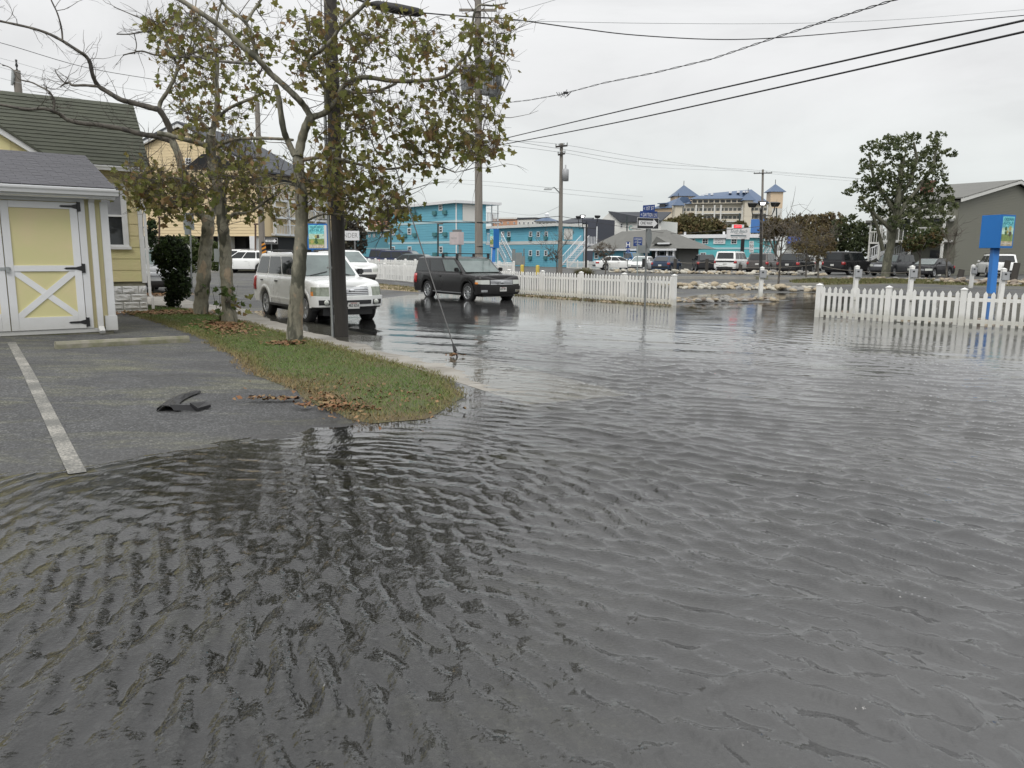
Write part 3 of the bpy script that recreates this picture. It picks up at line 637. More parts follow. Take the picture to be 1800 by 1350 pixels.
# broken bumper piece
PLB = mat('black_plastic', (.018, .018, .02), .38, var=.25, vscale=9)
bp_ = G(290, 728); ang_ = math.radians(52); e1 = (G(352, 690) - G(292, 722)); e1.z = 0; LB = e1.length; e1.normalize(); e2 = Vector((-e1.y, e1.x, 0))
bo = thing('bumper_fragment', 'broken black plastic bumper piece lying on the wet asphalt', 'car part', G(290, 724))
def bpnt(s, t, z): q = bo.location + e1 * s + e2 * t; return Vector((q.x, q.y, gz1(q.x, q.y) + z))
rows = []
for i in range(13):
    s = LB * i / 12; w = .12 - .07 * (i / 12) ** .7 + (.04 if i < 4 else 0); bend = .10 * math.sin(i / 12 * 2.6) - .02 * i / 12
    rows.append([bpnt(s, bend - w, .012), bpnt(s + .01, bend - w * .6, .035 + .012 * math.sin(i)), bpnt(s, bend - w * .2, .06 - .03 * i / 12), bpnt(s, bend + w * .2, .06 - .03 * i / 12), bpnt(s, bend + w * .45, .035 - .02 * i / 12), bpnt(s, bend + w * .5, .008)])
mb = MB(); mb.grid(rows, False); me = mb.build('shell', PLB, bo)
md = me.modifiers.new('s', 'SOLIDIFY'); md.thickness = .008
mb = MB(); mb.grid([[bpnt(-.02 + .03 * i, -.10 - .07 * i + .02 * j, .02 + .03 * j - .006 * i) for j in range(3)] for i in range(4)], False); mb.poly([bpnt(.02, -.33, .01), bpnt(.20, -.40, .01), bpnt(.24, -.34, .03), bpnt(.05, -.24, .06)], (0, 0, 1), .03)
mb.build('bracket', PLB, bo)

# ================================================================ poles
WOODD = mat('dark_pole_wood', (.042, .038, .034), .8, var=.3, vscale=3.5, stretch=(6, 6, .5), bump=.008, bscale=14)
WOODG = mat('grey_pole_wood', (.22, .20, .175), .85, var=.22, vscale=3., stretch=(6, 6, .4), bump=.006, bscale=14)
RUST = mat('cable_black', (.01, .01, .011), .6)
pb = G(600, 592, 0); pt = at(577, -90, pb.y)
near_pole = thing('utility_pole', 'dark wooden utility pole standing in floodwater in front of the white suv', 'utility pole', (pb.x, pb.y, -.2))
mb = MB(); mb.tube([Vector((pb.x, pb.y, -.2)).lerp(pt, i / 12) + Vector((.012 * math.sin(i * 1.9), .01 * math.cos(i * 2.3), 0)) for i in range(13)], [.142 - .02 * i / 12 for i in range(13)], 16); mb.build('pole', WOODD, near_pole)
mb = MB(); q0 = Vector((pb.x - .165, pb.y - .03, -.15)); dq = (pt - pb).normalized(); mb.tube([q0, q0 + dq * 4.6], .032, 8); mb.tube([q0 + dq * 4.6, q0 + dq * 7.6], .014, 6); mb.build('conduit', GALV, near_pole)
for z in (1.4, 2.6, 3.9): mb = MB(); c_ = pb + dq * z; mb.box((c_.x - .235, c_.y - .07, c_.z - .02), (c_.x - .10, c_.y - .02, c_.z + .02)); mb.build('bracket', GALV, near_pole)
for k, z in enumerate((3.65, 5.3, 7.0)):
    c_ = pb + dq * z; mb = MB(); mb.cyl(c_ + Vector((.02, -.13, 0)), c_ + Vector((.02, -.19, 0)), .02, seg=6); mb.box((c_.x - .02, c_.y - .17, c_.z - .03), (c_.x + .06, c_.y - .14, c_.z + .03)); mb.build('bolt', GALV, near_pole)
def wire(name, label, pts, r=.009, sag=0., mt=None, cat='power line', group=None, n=18):
    P = [Vector(p) for p in pts]; out = []
    if len(P) == 2:
        out = [P[0].lerp(P[1], i / n) - Vector((0, 0, sag * 4 * (i / n) * (1 - i / n))) for i in range(n + 1)]
    else:
        for i in range(len(P) - 1):
            p0, p1, p2, p3 = P[max(i - 1, 0)], P[i], P[i + 1], P[min(i + 2, len(P) - 1)]
            for k in range(6):
                t = k / 6; out.append(.5 * ((2 * p1) + (p2 - p0) * t + (2 * p0 - 5 * p1 + 4 * p2 - p3) * t * t + (3 * p1 - p0 - 3 * p2 + p3) * t ** 3))
        out.append(P[-1])
    mb = MB(); mb.tube(out, r, 5); o = mb.build(name, mt or RUST); tag(o, label, cat, group); return o
ga = G(803, 629, 0)
gw = thing('guy_wire', 'steel guy wire running down to its anchor in the flooded sidewalk', 'guy wire', ga)
mb = MB(); top = at(586, -40, pb.y); bot = Vector((ga.x, ga.y, .02)); mb.tube([bot, top], .011, 6); mb.build('cable', mat('guy_steel', (.10, .10, .10), .5, .5), gw)
dg = (top - bot).normalized(); mb = MB(); mb.tube([bot - dg * .2, bot + dg * .10], .013, 8); mb.tube([bot + dg * .08, bot + dg * .13, bot + dg * .22], [.034, .03, .014], 8); mb.build('anchor_eye', RUST, gw)
litter('fallen_leaves', (ga.x - .03, ga.y - .02, 0), .18, .05, 30, .06, 31)
# pole with transformers across the street
bpz = Vector((*(at(842, 500, 40.)[:2]), .1)); bpt = at(840, -30, 40.)
big = thing('utility_pole', 'tall grey utility pole with three transformers across the street', 'utility pole', bpz)
mb = MB(); mb.tube([bpz - Vector((0, 0, .4)), bpz.lerp(bpt, .5), bpt], [.21, .185, .15], 14); mb.build('pole', WOODG, big)
def can(x, y, r, h, Y, label='transformer'):
    c = at(x, y, Y); mb = MB(); mb.lathe([(0, -h / 2 - .04), (r * .9, -h / 2 - .02), (r, -h / 2), (r, h / 2 - .05), (r * 1.04, h / 2 - .04), (r * 1.04, h / 2), (r * .8, h / 2 + .06), (0, h / 2 + .09)], Matrix.Translation(c), 20)
    for a_ in (-.5, .5): mb.lathe([(.0, 0), (.05, 0), (.03, .06), (.05, .10), (.03, .15), (.045, .2), (.02, .3), (0, .3)], Matrix.Translation(c + Vector((a_ * r, 0, h / 2 + .05))), 8)
    o = mb.build('transformer', GALV2, big)
    for k in range(10):
        g = 2 * PI * k / 10; mb = MB(); mb.box((-.012, r, -h * .36), (.012, r + .06, h * .36)); q = mb.build('cooling_fin', GALV2, o); q.matrix_basis = Matrix.Translation(c) @ Matrix.Rotation(g, 4, 'Z')
GALV2 = mat('transformer_grey', (.36, .37, .38), .5, .2, var=.08, vscale=2)
can(858, 137, .32, 1.55, 39.7); can(870, 146, .30, 1.5, 40.4); can(822, 140, .30, 1.3, 40.2)
for k in range(7):
    mb = MB(); a_ = at(850 + k * 5, 104 + 3 * (k % 3), 39.6); b_ = at(872 + (k * 7) % 13, 160 + 3 * k, 39.5); m_ = (a_ + b_) / 2 + Vector((.3 + .05 * k, -.1, .15)); mb.tube([a_, a_.lerp(m_, .5) + Vector((.12, 0, .1)), m_, b_], .014, 5); mb.build('jumper_cable', RUST, big)
for yy in (20, 60, 118): mb = MB(); c_ = at(840, yy, 40.); mb.box((c_.x - .9, c_.y - .22, c_.z - .05), (c_.x + .9, c_.y - .13, c_.z + .06)); mb.build('crossarm', WOODG, big)
for zz in (2.0, 3.2, 7.5): mb = MB(); mb.lathe([(.20, -.02), (.205, 0), (.20, .04)], Matrix.Translation(bpz + Vector((0, 0, zz)))); mb.build('band', BLACK, big)
grp = 'service cables from the transformer pole'
wire('power_line', 'upper of two thick parallel cables rising to the top right corner', [at(868, 248, 40), at(1100, 193, 26), at(1800, 36, 13), at(2300, -80, 9)], .020, n=30)
wire('power_line', 'lower of two thick parallel cables rising to the right edge', [at(868, 257, 40), at(1120, 208, 26), at(1800, 56, 13.2), at(2300, -60, 9.2)], .020)
tw = thing('power_line', 'twisted service cable with a splice dangling left of its middle', 'power line', at(868, 183, 39.6))
for k in (0, 1):
    pts = []; ctrl = [(868, 183, 39.6), (930, 176, 37), (985, 166, 34), (1060, 146, 30), (1150, 128, 26), (1250, 104, 23), (1330, 77, 21), (1420, 47, 19), (1500, 22, 17.5), (1590, -6, 16), (1750, -60, 14)]
    for i, c_ in enumerate(ctrl[:-1]):
        for j in range(14):
            t = j / 14; d_ = [c_[m] + (ctrl[i + 1][m] - c_[m]) * t for m in range(3)]; w = (i * 14 + j) * .85 + k * PI; pts.append(at(*d_) + Vector((.018 * math.cos(w), 0, .018 * math.sin(w))))
    mb = MB(); mb.tube(pts, .0105, 4); mb.build('strand', RUST, tw)
mb = MB(); c_ = at(990, 163, 33.6)
for k in range(5): mb.tube([c_ + Vector((-.28 + .1 * k, 0, .02)), c_ + Vector((-.18 + .09 * k, 0, -.14 - .05 * (k % 2))), c_ + Vector((-.02 + .09 * k, 0, -.03 + .08 * (k % 3)))], .014, 5)
mb.box((c_.x + .0, c_.y - .04, c_.z - .05), (c_.x + .20, c_.y + .03, c_.z + .04)); mb.build('splice', RUST, tw)
wire('power_line', 'sagging black cable crossing the whole sky near the top', [at(735, 22, 15.8), at(830, 30, 16.5), at(900, 34, 17.5), at(1010, 49, 19), at(1120, 62, 20), at(1270, 69.5, 21), at(1400, 64, 22), at(1600, 46, 23), at(1800, 27, 24), at(2100, 0, 26)], .013)
wire('power_line', 'thin grey wire just above the sagging black cable', [at(880, 36, 17), at(1150, 41, 20), at(1400, 41, 22), at(1600, 33, 24), at(1800, 17, 25), at(2100, -6, 27)], .006, mt=GALV)
wire('power_line', 'thin wire leaving the frame at the top centre', [at(850, 36, 40), at(975, 0, 30), at(1100, -40, 24)], .009, mt=GALV)
cb = thing('cable_closure', 'black cable closure hanging on the overhead cable beside the near pole', 'cable closure', at(690, 16, 15.85))
mb = MB(); pts = [at(x, y, 15.85) for x, y in ((648, 6), (662, 9), (700, 16), (735, 22), (746, 24))]; mb.tube(pts, [.02, .085, .10, .085, .02], 10); mb.build('housing', RUST, cb)
mb = MB(); mb.tube([at(560, -30, 15.9), at(648, 2, 15.85)], .016, 6); mb.tube([at(560, -24, 15.9), at(648, 6, 15.85)], .02, 6); mb.build('cable', RUST, cb)
# wires at upper left, above the cottage roof
for k, (ya, yb, Yr) in enumerate(((75, 145, 0), (102, 168, 0), (118, 187, 0), (137, 200, 0))):
    wire('power_line', ['dark wavy wire, top one above the cottage roof', 'second wire down above the cottage roof', 'third wire down above the cottage roof', 'lowest wire, just over the cottage ridge'][k],
         [at(-120, ya - 26, 30), at(0, ya, 31), at(150, ya + (yb - ya) * .62, 33), at(300, yb, 36), at(470, yb + 34, 42)], .012 if k == 0 else .007, mt=RUST if k == 0 else GALV)
for k, (a_, b_) in enumerate(((((262, 248, 30)), (282, 222, 30)), ((262, 258, 30), (300, 224, 30)))): pass
b_ = at(30, 150, 34); up = thing('utility_pole', 'top of a utility pole showing over the cottage ridge', 'utility pole', (b_.x, b_.y, .1))
mb = MB(); mb.tube([(b_.x, b_.y, .1), at(29, 124, 34)], [.2, .15], 10); mb.build('pole', WOODG, up)
mb = MB(); c_ = at(30, 124, 34); mb.lathe([(0, 0), (.05, 0), (.02, .1), (.06, .2), (.03, .3), (.05, .42), (0, .45)], Matrix.Translation(c_), 8); mb.build('insulator', BLACK, up)
mb = MB(); mb.tube([at(21, 150, 33.8), at(23, 135, 33.8), at(22, 122, 33.8)], [.05, .07, .04], 6); mb.build('fuse_cutout', GALV, up)
# ================================================================ vehicles
def paint(name, col, metal=.0):
    return mat(name, col, .28 if metal < .1 else .32, metal, var=.04, vscale=1.2, coat=.15 if max(col) < .1 else .3, spec=.25 if max(col) < .1 else .35)
TYRE = mat('tyre_rubber', (.016, .016, .017), .8, var=.2, vscale=12); RIM = mat('alloy', (.46, .47, .48), .3, .85); CHROME = mat('chrome', (.6, .61, .62), .12, 1.)
TRIM = mat('black_trim', (.02, .02, .022), .5); CGLASS = glassmat('car_glass', (.022, .026, .028)); CLGLASS = glassmat('clear_car_glass', (.13, .165, .16), .03)
LENS = mat('headlamp_lens', (.52, .54, .50), .12, .1, coat=1.); AMBER = mat('amber_lens', (.75, .25, .03), .2, coat=1.); REDL = mat('red_lens', (.38, .012, .012), .2, coat=1.); PLATE = mat('number_plate', (.62, .62, .60), .4); INK = mat('black_ink', (.012, .012, .014), .5)
_wm = {}
def wheel_meshes(r, w, spokes):
    k = (r, w, spokes)
    if k in _wm: return _wm[k]
    mb = MB(); mb.lathe([(r * .66, -w / 2 + .01), (r * .70, -w / 2), (r * .93, -w / 2 + .01), (r * .985, -w / 2 + .035), (r, -w * .2), (r, w * .2), (r * .985, w / 2 - .035), (r * .93, w / 2 - .01), (r * .70, w / 2), (r * .66, w / 2 - .01)], Matrix.Rotation(PI / 2, 4, 'X'), 28)
    ty = mb.mesh('wheel', TYRE)
    mb = MB(); M = Matrix.Rotation(-PI / 2, 4, 'X'); f = w / 2 - .02
    mb.lathe([(r * .67, -w * .3), (r * .67, f + .015), (r * .645, f + .02), (r * .62, f - .01), (r * .60, -w * .1)], M, 28); mb.lathe([(0, f + .005), (r * .10, f + .005), (r * .13, f - .012), (r * .15, f - .05)], M, 14)
    for i in range(spokes):
        g = 2 * PI * i / spokes
        a = .13 if spokes < 8 else .07
        p = [(r * .1, -a * r, f - .06), (r * .64, -a * r * .8, f - .045), (r * .64, a * r * .8, f - .045), (r * .1, a * r, f - .06), (r * .1, -a * r * .8, f - .008), (r * .64, -a * r * .6, f + .004), (r * .64, a * r * .6, f + .004), (r * .1, a * r * .8, f - .008)]
        RM = M @ Matrix.Rotation(g, 4, 'Z'); mb.hexa([RM @ Vector(q) for q in p])
    rim = mb.mesh('rim', RIM)
    mb = MB(); mb.lathe([(0, -w * .12), (r * .64, -w * .12)], M, 20); disc = mb.mesh('brake_disc', TRIM)
    _wm[k] = (ty, rim, disc); return _wm[k]
class Car:
    def __init__(s, label, cat, loc, heading, body, L=4.8, W=1.85, Hh=1.75, wb=2.85, fo=.88, r=.36, sill=.33, belt=1.02, hood=(.98, 1.05), nose=.78, cabin=(-.5, -.42, .10, .27), tum=.14, rear=.06, kind='suv', glass=None, wind=None, spokes=6, name='parked_car', group=None, cladding=None, pillars=(.0, .34, .68, 1.0), bed=False, detail=True, rad=.22, rail=False, sloped=.0, capcol=None):
        s.L, s.W, s.H, s.belt, s.sill, s.hood, s.nose, s.r = L, W, Hh, belt, sill, hood, nose, r
        s.root = thing(name, label, cat, loc, math.atan2(heading[1], heading[0]), group)
        x1 = L / 2; s.xf = x1 - fo; s.xr = s.xf - wb; s.x1 = x1; G_ = glass or CGLASS
        # plan outline from rear centre round to front centre
        rc, fc = .16, rad; hw = W / 2; o = []
        nose_b = .10; 
        for y in np.linspace(0, hw - rc * 1.4, 4)[:-1]: o.append((-x1 - .03 * (1 - (y / hw) ** 2) + .03, y))
        for a in np.linspace(0, PI / 2, 6): o.append((-x1 + rc - rc * math.cos(a) + .0, hw - rc * 1.4 + rc * 1.4 * math.sin(a)))
        xs = sorted(set([round(v, 3) for v in list(np.linspace(-x1 + rc + .1, x1 - fc * 1.5 - .1, 9)) + [c + (r + .07) * math.cos(g) for c in (s.xr, s.xf) for g in np.linspace(0, PI, 13)] + [c + q for c in (s.xr, s.xf) for q in (-(r + .10), r + .10)]]))
        xs = [v for v in xs if -x1 + rc + .03 < v < x1 - fc * 1.5 - .03]
        for v in xs: o.append((v, hw - .012 * ((v / x1) ** 2) * 2))
        y0 = o[-1][1]
        for a in np.linspace(0, PI / 2, 9): o.append((x1 - fc * 1.5 + fc * 1.5 * math.sin(a) - nose_b * (1 - .0), y0 - fc + fc * math.cos(a)))
        yl = o[-1][1]
        for y in np.linspace(yl, 0, 5)[1:]: o.append((x1 - nose_b + nose_b * (1 - (y / yl) ** 2), y))
        s.o = o; s.ne = len(o); s.cabin = [c * L for c in cabin]
        s.ztop = lambda x: belt if x < s.cabin[3] - .02 else (hood[1] + (hood[0] - hood[1]) * max(0., (x - s.cabin[3]) / (x1 - .12 - s.cabin[3])) ** 1.3 if x < x1 - .12 else hood[0] - (hood[0] - nose) * min(1, ((x - x1 + .12) / .13)) ** 2)
        rr = r + .055
        def zb(x):
            z = sill
            for c in (s.xr, s.xf):
                d = abs(x - c)
                if d < rr: z = max(z, r + math.sqrt(rr * rr - d * d) * .98)
            return z
        s.zb = zb; s.T = [0, .10, .25, .45, .62, .78, .9, .97, 1.0]
        ins = [.035, .02, .006, 0, 0, .008, .02, .04, .075]; s.ins = ins
        s.fe = [.03, .01, 0, .0, .015, .035, .07, .12, .19]; s.re = [.02, 0, -.02, 0, .01, .02, .03, .045, .07]
        mb = MB()
        for sg in (1, -1):
            rows = [[s.P(i, t, sg) for t in s.T] for i in range(s.ne)]
            mb.grid(rows, True, flip=(sg < 0))
            lip = [[s.P(i, 0, sg), s.P(i, 0, sg, -.07)] for i in range(s.ne)]; mb.grid(lip, True, flip=(sg > 0))
        top = [[s.P(i, 1, 1).lerp(s.P(i, 1, -1), k / 8) + Vector((0, 0, .035 * (1 - (k / 4 - 1) ** 2))) for k in range(9)] for i in range(s.ne)]
        mb.grid(top, True, flip=True)
        if not bed: s.cab(mb, *s.cabin, rear, tum)
        else: s.cab(mb, *s.cabin, rear, tum)
        s.body = mb.build('body', [body, TRIM], None); s.body.parent = s.root
        me = s.body.data; me.set_sharp_from_angle(angle=math.radians(38))
        # windows
        xb0, xr0, xr1, xb1 = s.cabin; wbm, wr = s.wbm, s.wr
        zr, zbt = s.zr, belt + .02
        C8 = lambda x, y, z: Vector((x, y, z))
        s.quadwin('windshield', wind or CLGLASS, [C8(xb1, -wbm, zbt), C8(xb1, wbm, zbt), C8(xr1, wr, zr), C8(xr1, -wr, zr)], .07, .93, .05, .93)
        s.quadwin('rear_window', G_, [C8(xb0, wbm, zbt), C8(xb0, -wbm, zbt), C8(xr0, -wr, zr), C8(xr0, wr, zr)], .09, .91, .10, .88)
        for sg in (1, -1):
            q = [C8(xb0, sg * wbm, zbt), C8(xb1, sg * wbm, zbt), C8(xr1, sg * wr, zr), C8(xr0, sg * wr, zr)]
            if sg > 0: q = [q[1], q[0], q[3], q[2]]
            for a, b in zip(pillars[:-1], pillars[1:]):
                u0, u1 = .03 + a * .94 + .012, .03 + b * .94 - .012
                if sg > 0: u0, u1 = 1 - u1, 1 - u0
                s.quadwin('side_window', G_ if not (a == pillars[-2] and wind) else wind, q, u0, u1, .07, .86)
        # wheels
        ty, rim, disc = wheel_meshes(r, .22, spokes)
        for c in (s.xr, s.xf):
            for sg in (1, -1):
                M = Matrix.Translation((c, sg * (hw - .13), r)) @ (Matrix.Identity(4) if sg > 0 else Matrix.Rotation(PI, 4, 'Z'))
                w = inst(ty, 'wheel', s.root, M); inst(rim, 'rim', w); inst(disc, 'brake_disc', w)
        s.bx('underbody', TRIM, (-x1 + .22, -hw + .26, .22), (x1 - .25, hw - .26, max(.62, sill + .2)))
        mb = MB()
        for c in (s.xr, s.xf):
            for sg in (1, -1):
                rws = [[(c + (rr + .005) * math.cos(g), sg * (hw - .05), r + (rr + .005) * math.sin(g) * .98), (c + (rr + .005) * math.cos(g), sg * (hw - .30), r + (rr + .005) * math.sin(g) * .98)] for g in np.linspace(-.1, PI + .1, 13)]; mb.grid(rws)
        mb.build('wheel_arch', TRIM, None).parent = s.root
        if not detail: return
        if cladding:
            for sg in (1, -1): s.patch('sill_trim', cladding, -x1 + .35, x1 - .45, 0.0, .16, sg, .012, side=True)
        for sg in (1, -1):
            for xx in (xb1 - .15 * (xb1 - xb0), xb1 - .50 * (xb1 - xb0), ):
                s.seam(xx, sg)
            s.handle(xb1 - .47 * (xb1 - xb0) + .12, sg, s.hmat if hasattr(s, 'hmat') else body); s.handle(xb1 - .80 * (xb1 - xb0) + .1, sg, body)
            s.mirror(sg, body)
        if rail:
            for sg in (1, -1):
                mb = MB(); y = sg * (wr - .06); mb.tube([(xr0 + .25, y, zr + .0), (xr0 + .33, y, zr + .075), ((xr0 + xr1) / 2, y, zr + .09), (xr1 - .2, y, zr + .075), (xr1 - .12, y, zr)], .016, 6); mb.build('roof_rail', TRIM, None).parent = s.root
    def P(s, i, t, sg, off=0.):
        i0 = int(min(i, s.ne - 1.0001)); f = i - i0; a, b = s.o[i0], s.o[min(i0 + 1, s.ne - 1)]; x = a[0] + (b[0] - a[0]) * f; y = a[1] + (b[1] - a[1]) * f
        ti = min(t, .9999); k = 0
        while s.T[k + 1] < ti: k += 1
        g = (ti - s.T[k]) / (s.T[k + 1] - s.T[k]); I = s.ins[k] + (s.ins[k + 1] - s.ins[k]) * g; fe = s.fe[k] + (s.fe[k + 1] - s.fe[k]) * g; re = s.re[k] + (s.re[k + 1] - s.re[k]) * g
        zb, zt = s.zb(x), s.ztop(x); z = zb + (zt - zb) * t
        y2 = y * (1 - I / (s.W / 2)); fr = max(0, (x - (s.x1 - .45)) / .45); rr_ = max(0, (-s.x1 + .4 - x) / .4)
        x2 = x - fe * fr ** 1.5 * .8 + re * rr_
        n = Vector((0, 1, 0)) if s.o[i0][0] < s.x1 - s_guard and s.o[i0][0] > -s.x1 + .2 else Vector(((1 if x > 0 else -1) * (1 - y / (s.W / 2)) + .15 * (1 if x > 0 else -1), y / (s.W / 2), 0)).normalized()
        if off: x2 += n.x * off; y2 += n.y * off
        return Vector((x2, sg * y2, z))
    def cab(s, mb, xb0, xr0, xr1, xb1, rear, tum):
        s.wbm = s.W / 2 - .075; s.wr = s.W / 2 - tum; s.zr = s.H - .035; zb = s.belt - .02
        bm = bmesh.new(); v = [bm.verts.new(p) for p in ((xb0, -s.wbm, zb), (xb1, -s.wbm, zb), (xb1, s.wbm, zb), (xb0, s.wbm, zb), (xr0, -s.wr, s.zr), (xr1, -s.wr, s.zr), (xr1, s.wr, s.zr), (xr0, s.wr, s.zr))]
        for f in ((0, 1, 5, 4), (1, 2, 6, 5), (2, 3, 7, 6), (3, 0, 4, 7), (4, 5, 6, 7)): bm.faces.new([v[k] for k in f])
        bm.edges.ensure_lookup_table(); ed = [e for e in bm.edges if not (e.verts[0].co.z < zb + .01 and e.verts[1].co.z < zb + .01)]
        bmesh.ops.bevel(bm, geom=ed, offset=.06, segments=3, affect='EDGES', profile=.6)
        top = [f for f in bm.faces if all(abs(q.co.z - s.zr) < 1e-4 for q in f.verts)]
        r = bmesh.ops.inset_region(bm, faces=top, thickness=.18)
        for f in top:
            for q in f.verts: q.co.z = s.H
        bm.verts.index_update(); mb.add([q.co[:] for q in bm.verts], [tuple(q.index for q in f.verts) for f in bm.faces], True); bm.free()
    def quadwin(s, name, mt, q, u0, u1, v0, v1):
        def B(u, v): return (q[0] * (1 - u) + q[1] * u) * (1 - v) + (q[3] * (1 - u) + q[2] * u) * v
        a, b, c, d = B(u0, v0), B(u1, v0), B(u1, v1), B(u0, v1)
        n = (b - a).cross(d - a).normalized(); ctr = (a + b + c + d) / 4
        if n.dot(ctr - Vector((ctr.x * .6, 0, s.belt))) < 0: n = -n
        pts = []; P4 = [a, b, c, d]
        for i in range(4):   # rounded corners
            p, pr, nx = P4[i], P4[i - 1], P4[(i + 1) % 4]; rad = min(.05, (pr - p).length * .3, (nx - p).length * .3)
            e0 = p + (pr - p).normalized() * rad; e1 = p + (nx - p).normalized() * rad; pts += [e0, p * .6 + (e0 + e1) * .2, e1]
        mb = MB(); k = len(pts); mb.add([p + n * .004 for p in pts] + [p - n * .02 for p in pts], [tuple(range(k))] + [(i, (i + 1) % k, k + (i + 1) % k, k + i) for i in range(k)])
        me = mb.build(name, mt, None); me.parent = s.root; return me
    def bx(s, name, mt, lo, hi, bevel=0., par=None):
        mb = MB(); mb.box(lo, hi); o = mb.build(name, mt, None, bevel=bevel); o.parent = par or s.root; return o
    def idx(s, x=None, y=None):
        if x is not None:
            for i in range(8, s.ne - 1):
                if s.o[i][0] <= x <= s.o[i + 1][0]: return i + (x - s.o[i][0]) / max(1e-6, s.o[i + 1][0] - s.o[i][0])
        rng = range(s.ne - 1, s.ne // 2, -1)
        for i in rng:
            if s.o[i][1] <= y <= s.o[i - 1][1]: return i - (y - s.o[i][1]) / max(1e-6, s.o[i - 1][1] - s.o[i][1])
        return s.ne - 1
    def patch(s, name, mt, a, b, z0, z1, sg, off=.012, side=False, tz=False, n=10, z0b=None, z1b=None, both=False):
        """thin raised piece following the body between outline stations a..b and heights z0..z1 (fractions, or metres when tz)"""
        if side: a, b = s.idx(x=a), s.idx(x=b)
        rows = []
        for i in range(n + 1):
            u = a + (b - a) * i / n; f = i / n; za = z0 + ((z0b if z0b is not None else z0) - z0) * f; zc = z1 + ((z1b if z1b is not None else z1) - z1) * f
            i0 = int(min(u, s.ne - 1.0001)); x = s.o[i0][0] + (s.o[min(i0 + 1, s.ne - 1)][0] - s.o[i0][0]) * (u - i0)
            if tz: zb, zt = s.zb(x), s.ztop(x); za, zc = (za - zb) / (zt - zb), (zc - zb) / (zt - zb)
            za, zc = max(0, min(1, za)), max(0, min(1, zc))
            rows.append([s.P(u, za, sg, -.004)] + [s.P(u, za + (zc - za) * k / 3, sg, off) for k in range(4)] + [s.P(u, zc, sg, -.004)])
        mb = MB(); mb.grid(rows, True, flip=(sg < 0)); mb.add(rows[0], [tuple(range(6))]); mb.add(rows[-1], [tuple(range(6))]); o = mb.build(name, mt, None); o.parent = s.root
        o.data.set_sharp_from_angle(angle=math.radians(35)); return o
    def seam(s, x, sg):
        if not (s.xr + s.r + .1 < x < s.xf - s.r - .08): x = max(s.xr + s.r + .13, min(x, s.xf - s.r - .1))
        s.patch('door_seam', TRIM, x - .005, x + .005, .05, .97, sg, .0025, side=True, n=1)
    def handle(s, x, sg, mt):
        if s.root['label'].startswith('white suv parked in shallow'): mt = TRIM
        z = s.belt - .13; p = s.P(s.idx(x=x), (z - s.sill) / (s.belt - s.sill), sg); s.bx('door_handle', mt, (x - .09, min(p.y, p.y + sg * .035), z - .016), (x + .09, max(p.y, p.y + sg * .035), z + .016), .008)
    def mirror(s, sg, mt):
        if s.root['label'].startswith('white suv parked in shallow'): mt = TRIM
        x = s.cabin[3] - .38 * (s.cabin[3] - s.cabin[2]) - .05; y = s.wbm; z = s.belt + .06
        mb = MB(); a, b = sorted((sg * (y + .03), sg * (y + .20))); mb.box((x - .05, a, z), (x + .09, b, z + .15)); o = mb.build('mirror', mt, None, bevel=.03); o.parent = s.root
        a, b = sorted((sg * (y - .06), sg * (y + .06))); mb = MB(); mb.box((x - .01, a, z + .01), (x + .05, b, z + .05)); q = mb.build('mirror_arm', TRIM, None); q.parent = o
    def plate(s, front=True, z=.55, chars=None):
        x = s.x1 + .012 if front else -s.x1 - .035; a, b = sorted((x, x + (.012 if front else -.012)))
        o = s.bx('number_plate', PLATE, (a, -.155, z - .078), (b, .155, z + .078), .006)
        if chars:
            M = tmat((x + .0125 + .0015 if front else x - .0145, 0, z + .004), (0, 1, 0) if front else (0, -1, 0), (1, 0, 0) if front else (-1, 0, 0))
            text(chars, .10, INK, o, M, width=.26, name='plate_number')
            M2 = M.copy(); M2.translation.z += .056; text('MARYLAND', .03, REDL if not front else mat('plate_red', (.35, .03, .04), .5), o, M2, width=.16, name='plate_lettering')
            for q_ in o.children: q_.matrix_parent_inverse = Matrix.Identity(4)
        return o
    def lamps(s, z0, z1, y0=.52, side=.28, mt=None, amber=False, rear=True, rz=(.70, .98), rmt=None, ry=.72):
        for sg in (1, -1):
            a = s.idx(x=s.x1 - .34 - side * .2); b = s.idx(y=y0 * s.W / 2)
            h = s.patch('headlight', mt or LENS, a, b, z0 + .02, z1, sg, .012, tz=True, z0b=z0, z1b=z1)
            if amber: q = s.patch('turn_signal', AMBER, a - .3, a + (b - a) * .32, z0 + .01, (z0 + z1) / 2, sg, .016, tz=True); 
            if rear:
                rows = [[s.P(i, (zz - s.sill) / (s.belt - s.sill), sg, .010) for zz in np.linspace(rz[0], rz[1], 4)] for i in np.linspace(2.2 + (1 - ry) * 3, 9.2, 7)]
                mb = MB(); mb.grid(rows, True, flip=(sg < 0)); o = mb.build('tail_light', rmt or REDL, None); o.parent = s.root; md = o.modifiers.new('s', 'SOLIDIFY'); md.thickness = .02; md.offset = 0
    def front(s, gz0, gz1, gw, bars=4, frame_mt=None, gm=None):
        b = s.idx(y=gw * s.W / 2)
        g = []
        for sg in (1, -1): g.append(s.patch('grille', gm or TRIM, b, s.ne - 1.001, gz0, gz1, sg, .006, tz=True, n=5))
        for k in range(bars):
            z = gz0 + (gz1 - gz0) * (k + .5) / bars
            for sg, gg in zip((1, -1), g): o = s.patch('grille_bar', frame_mt or CHROME, b, s.ne - 1.001, z - .011, z + .011, sg, .018, tz=True, n=5)
s_guard = .30
def heading(px1, px2): pass
HD = -V            # both street cars face down the street, towards the camera's right
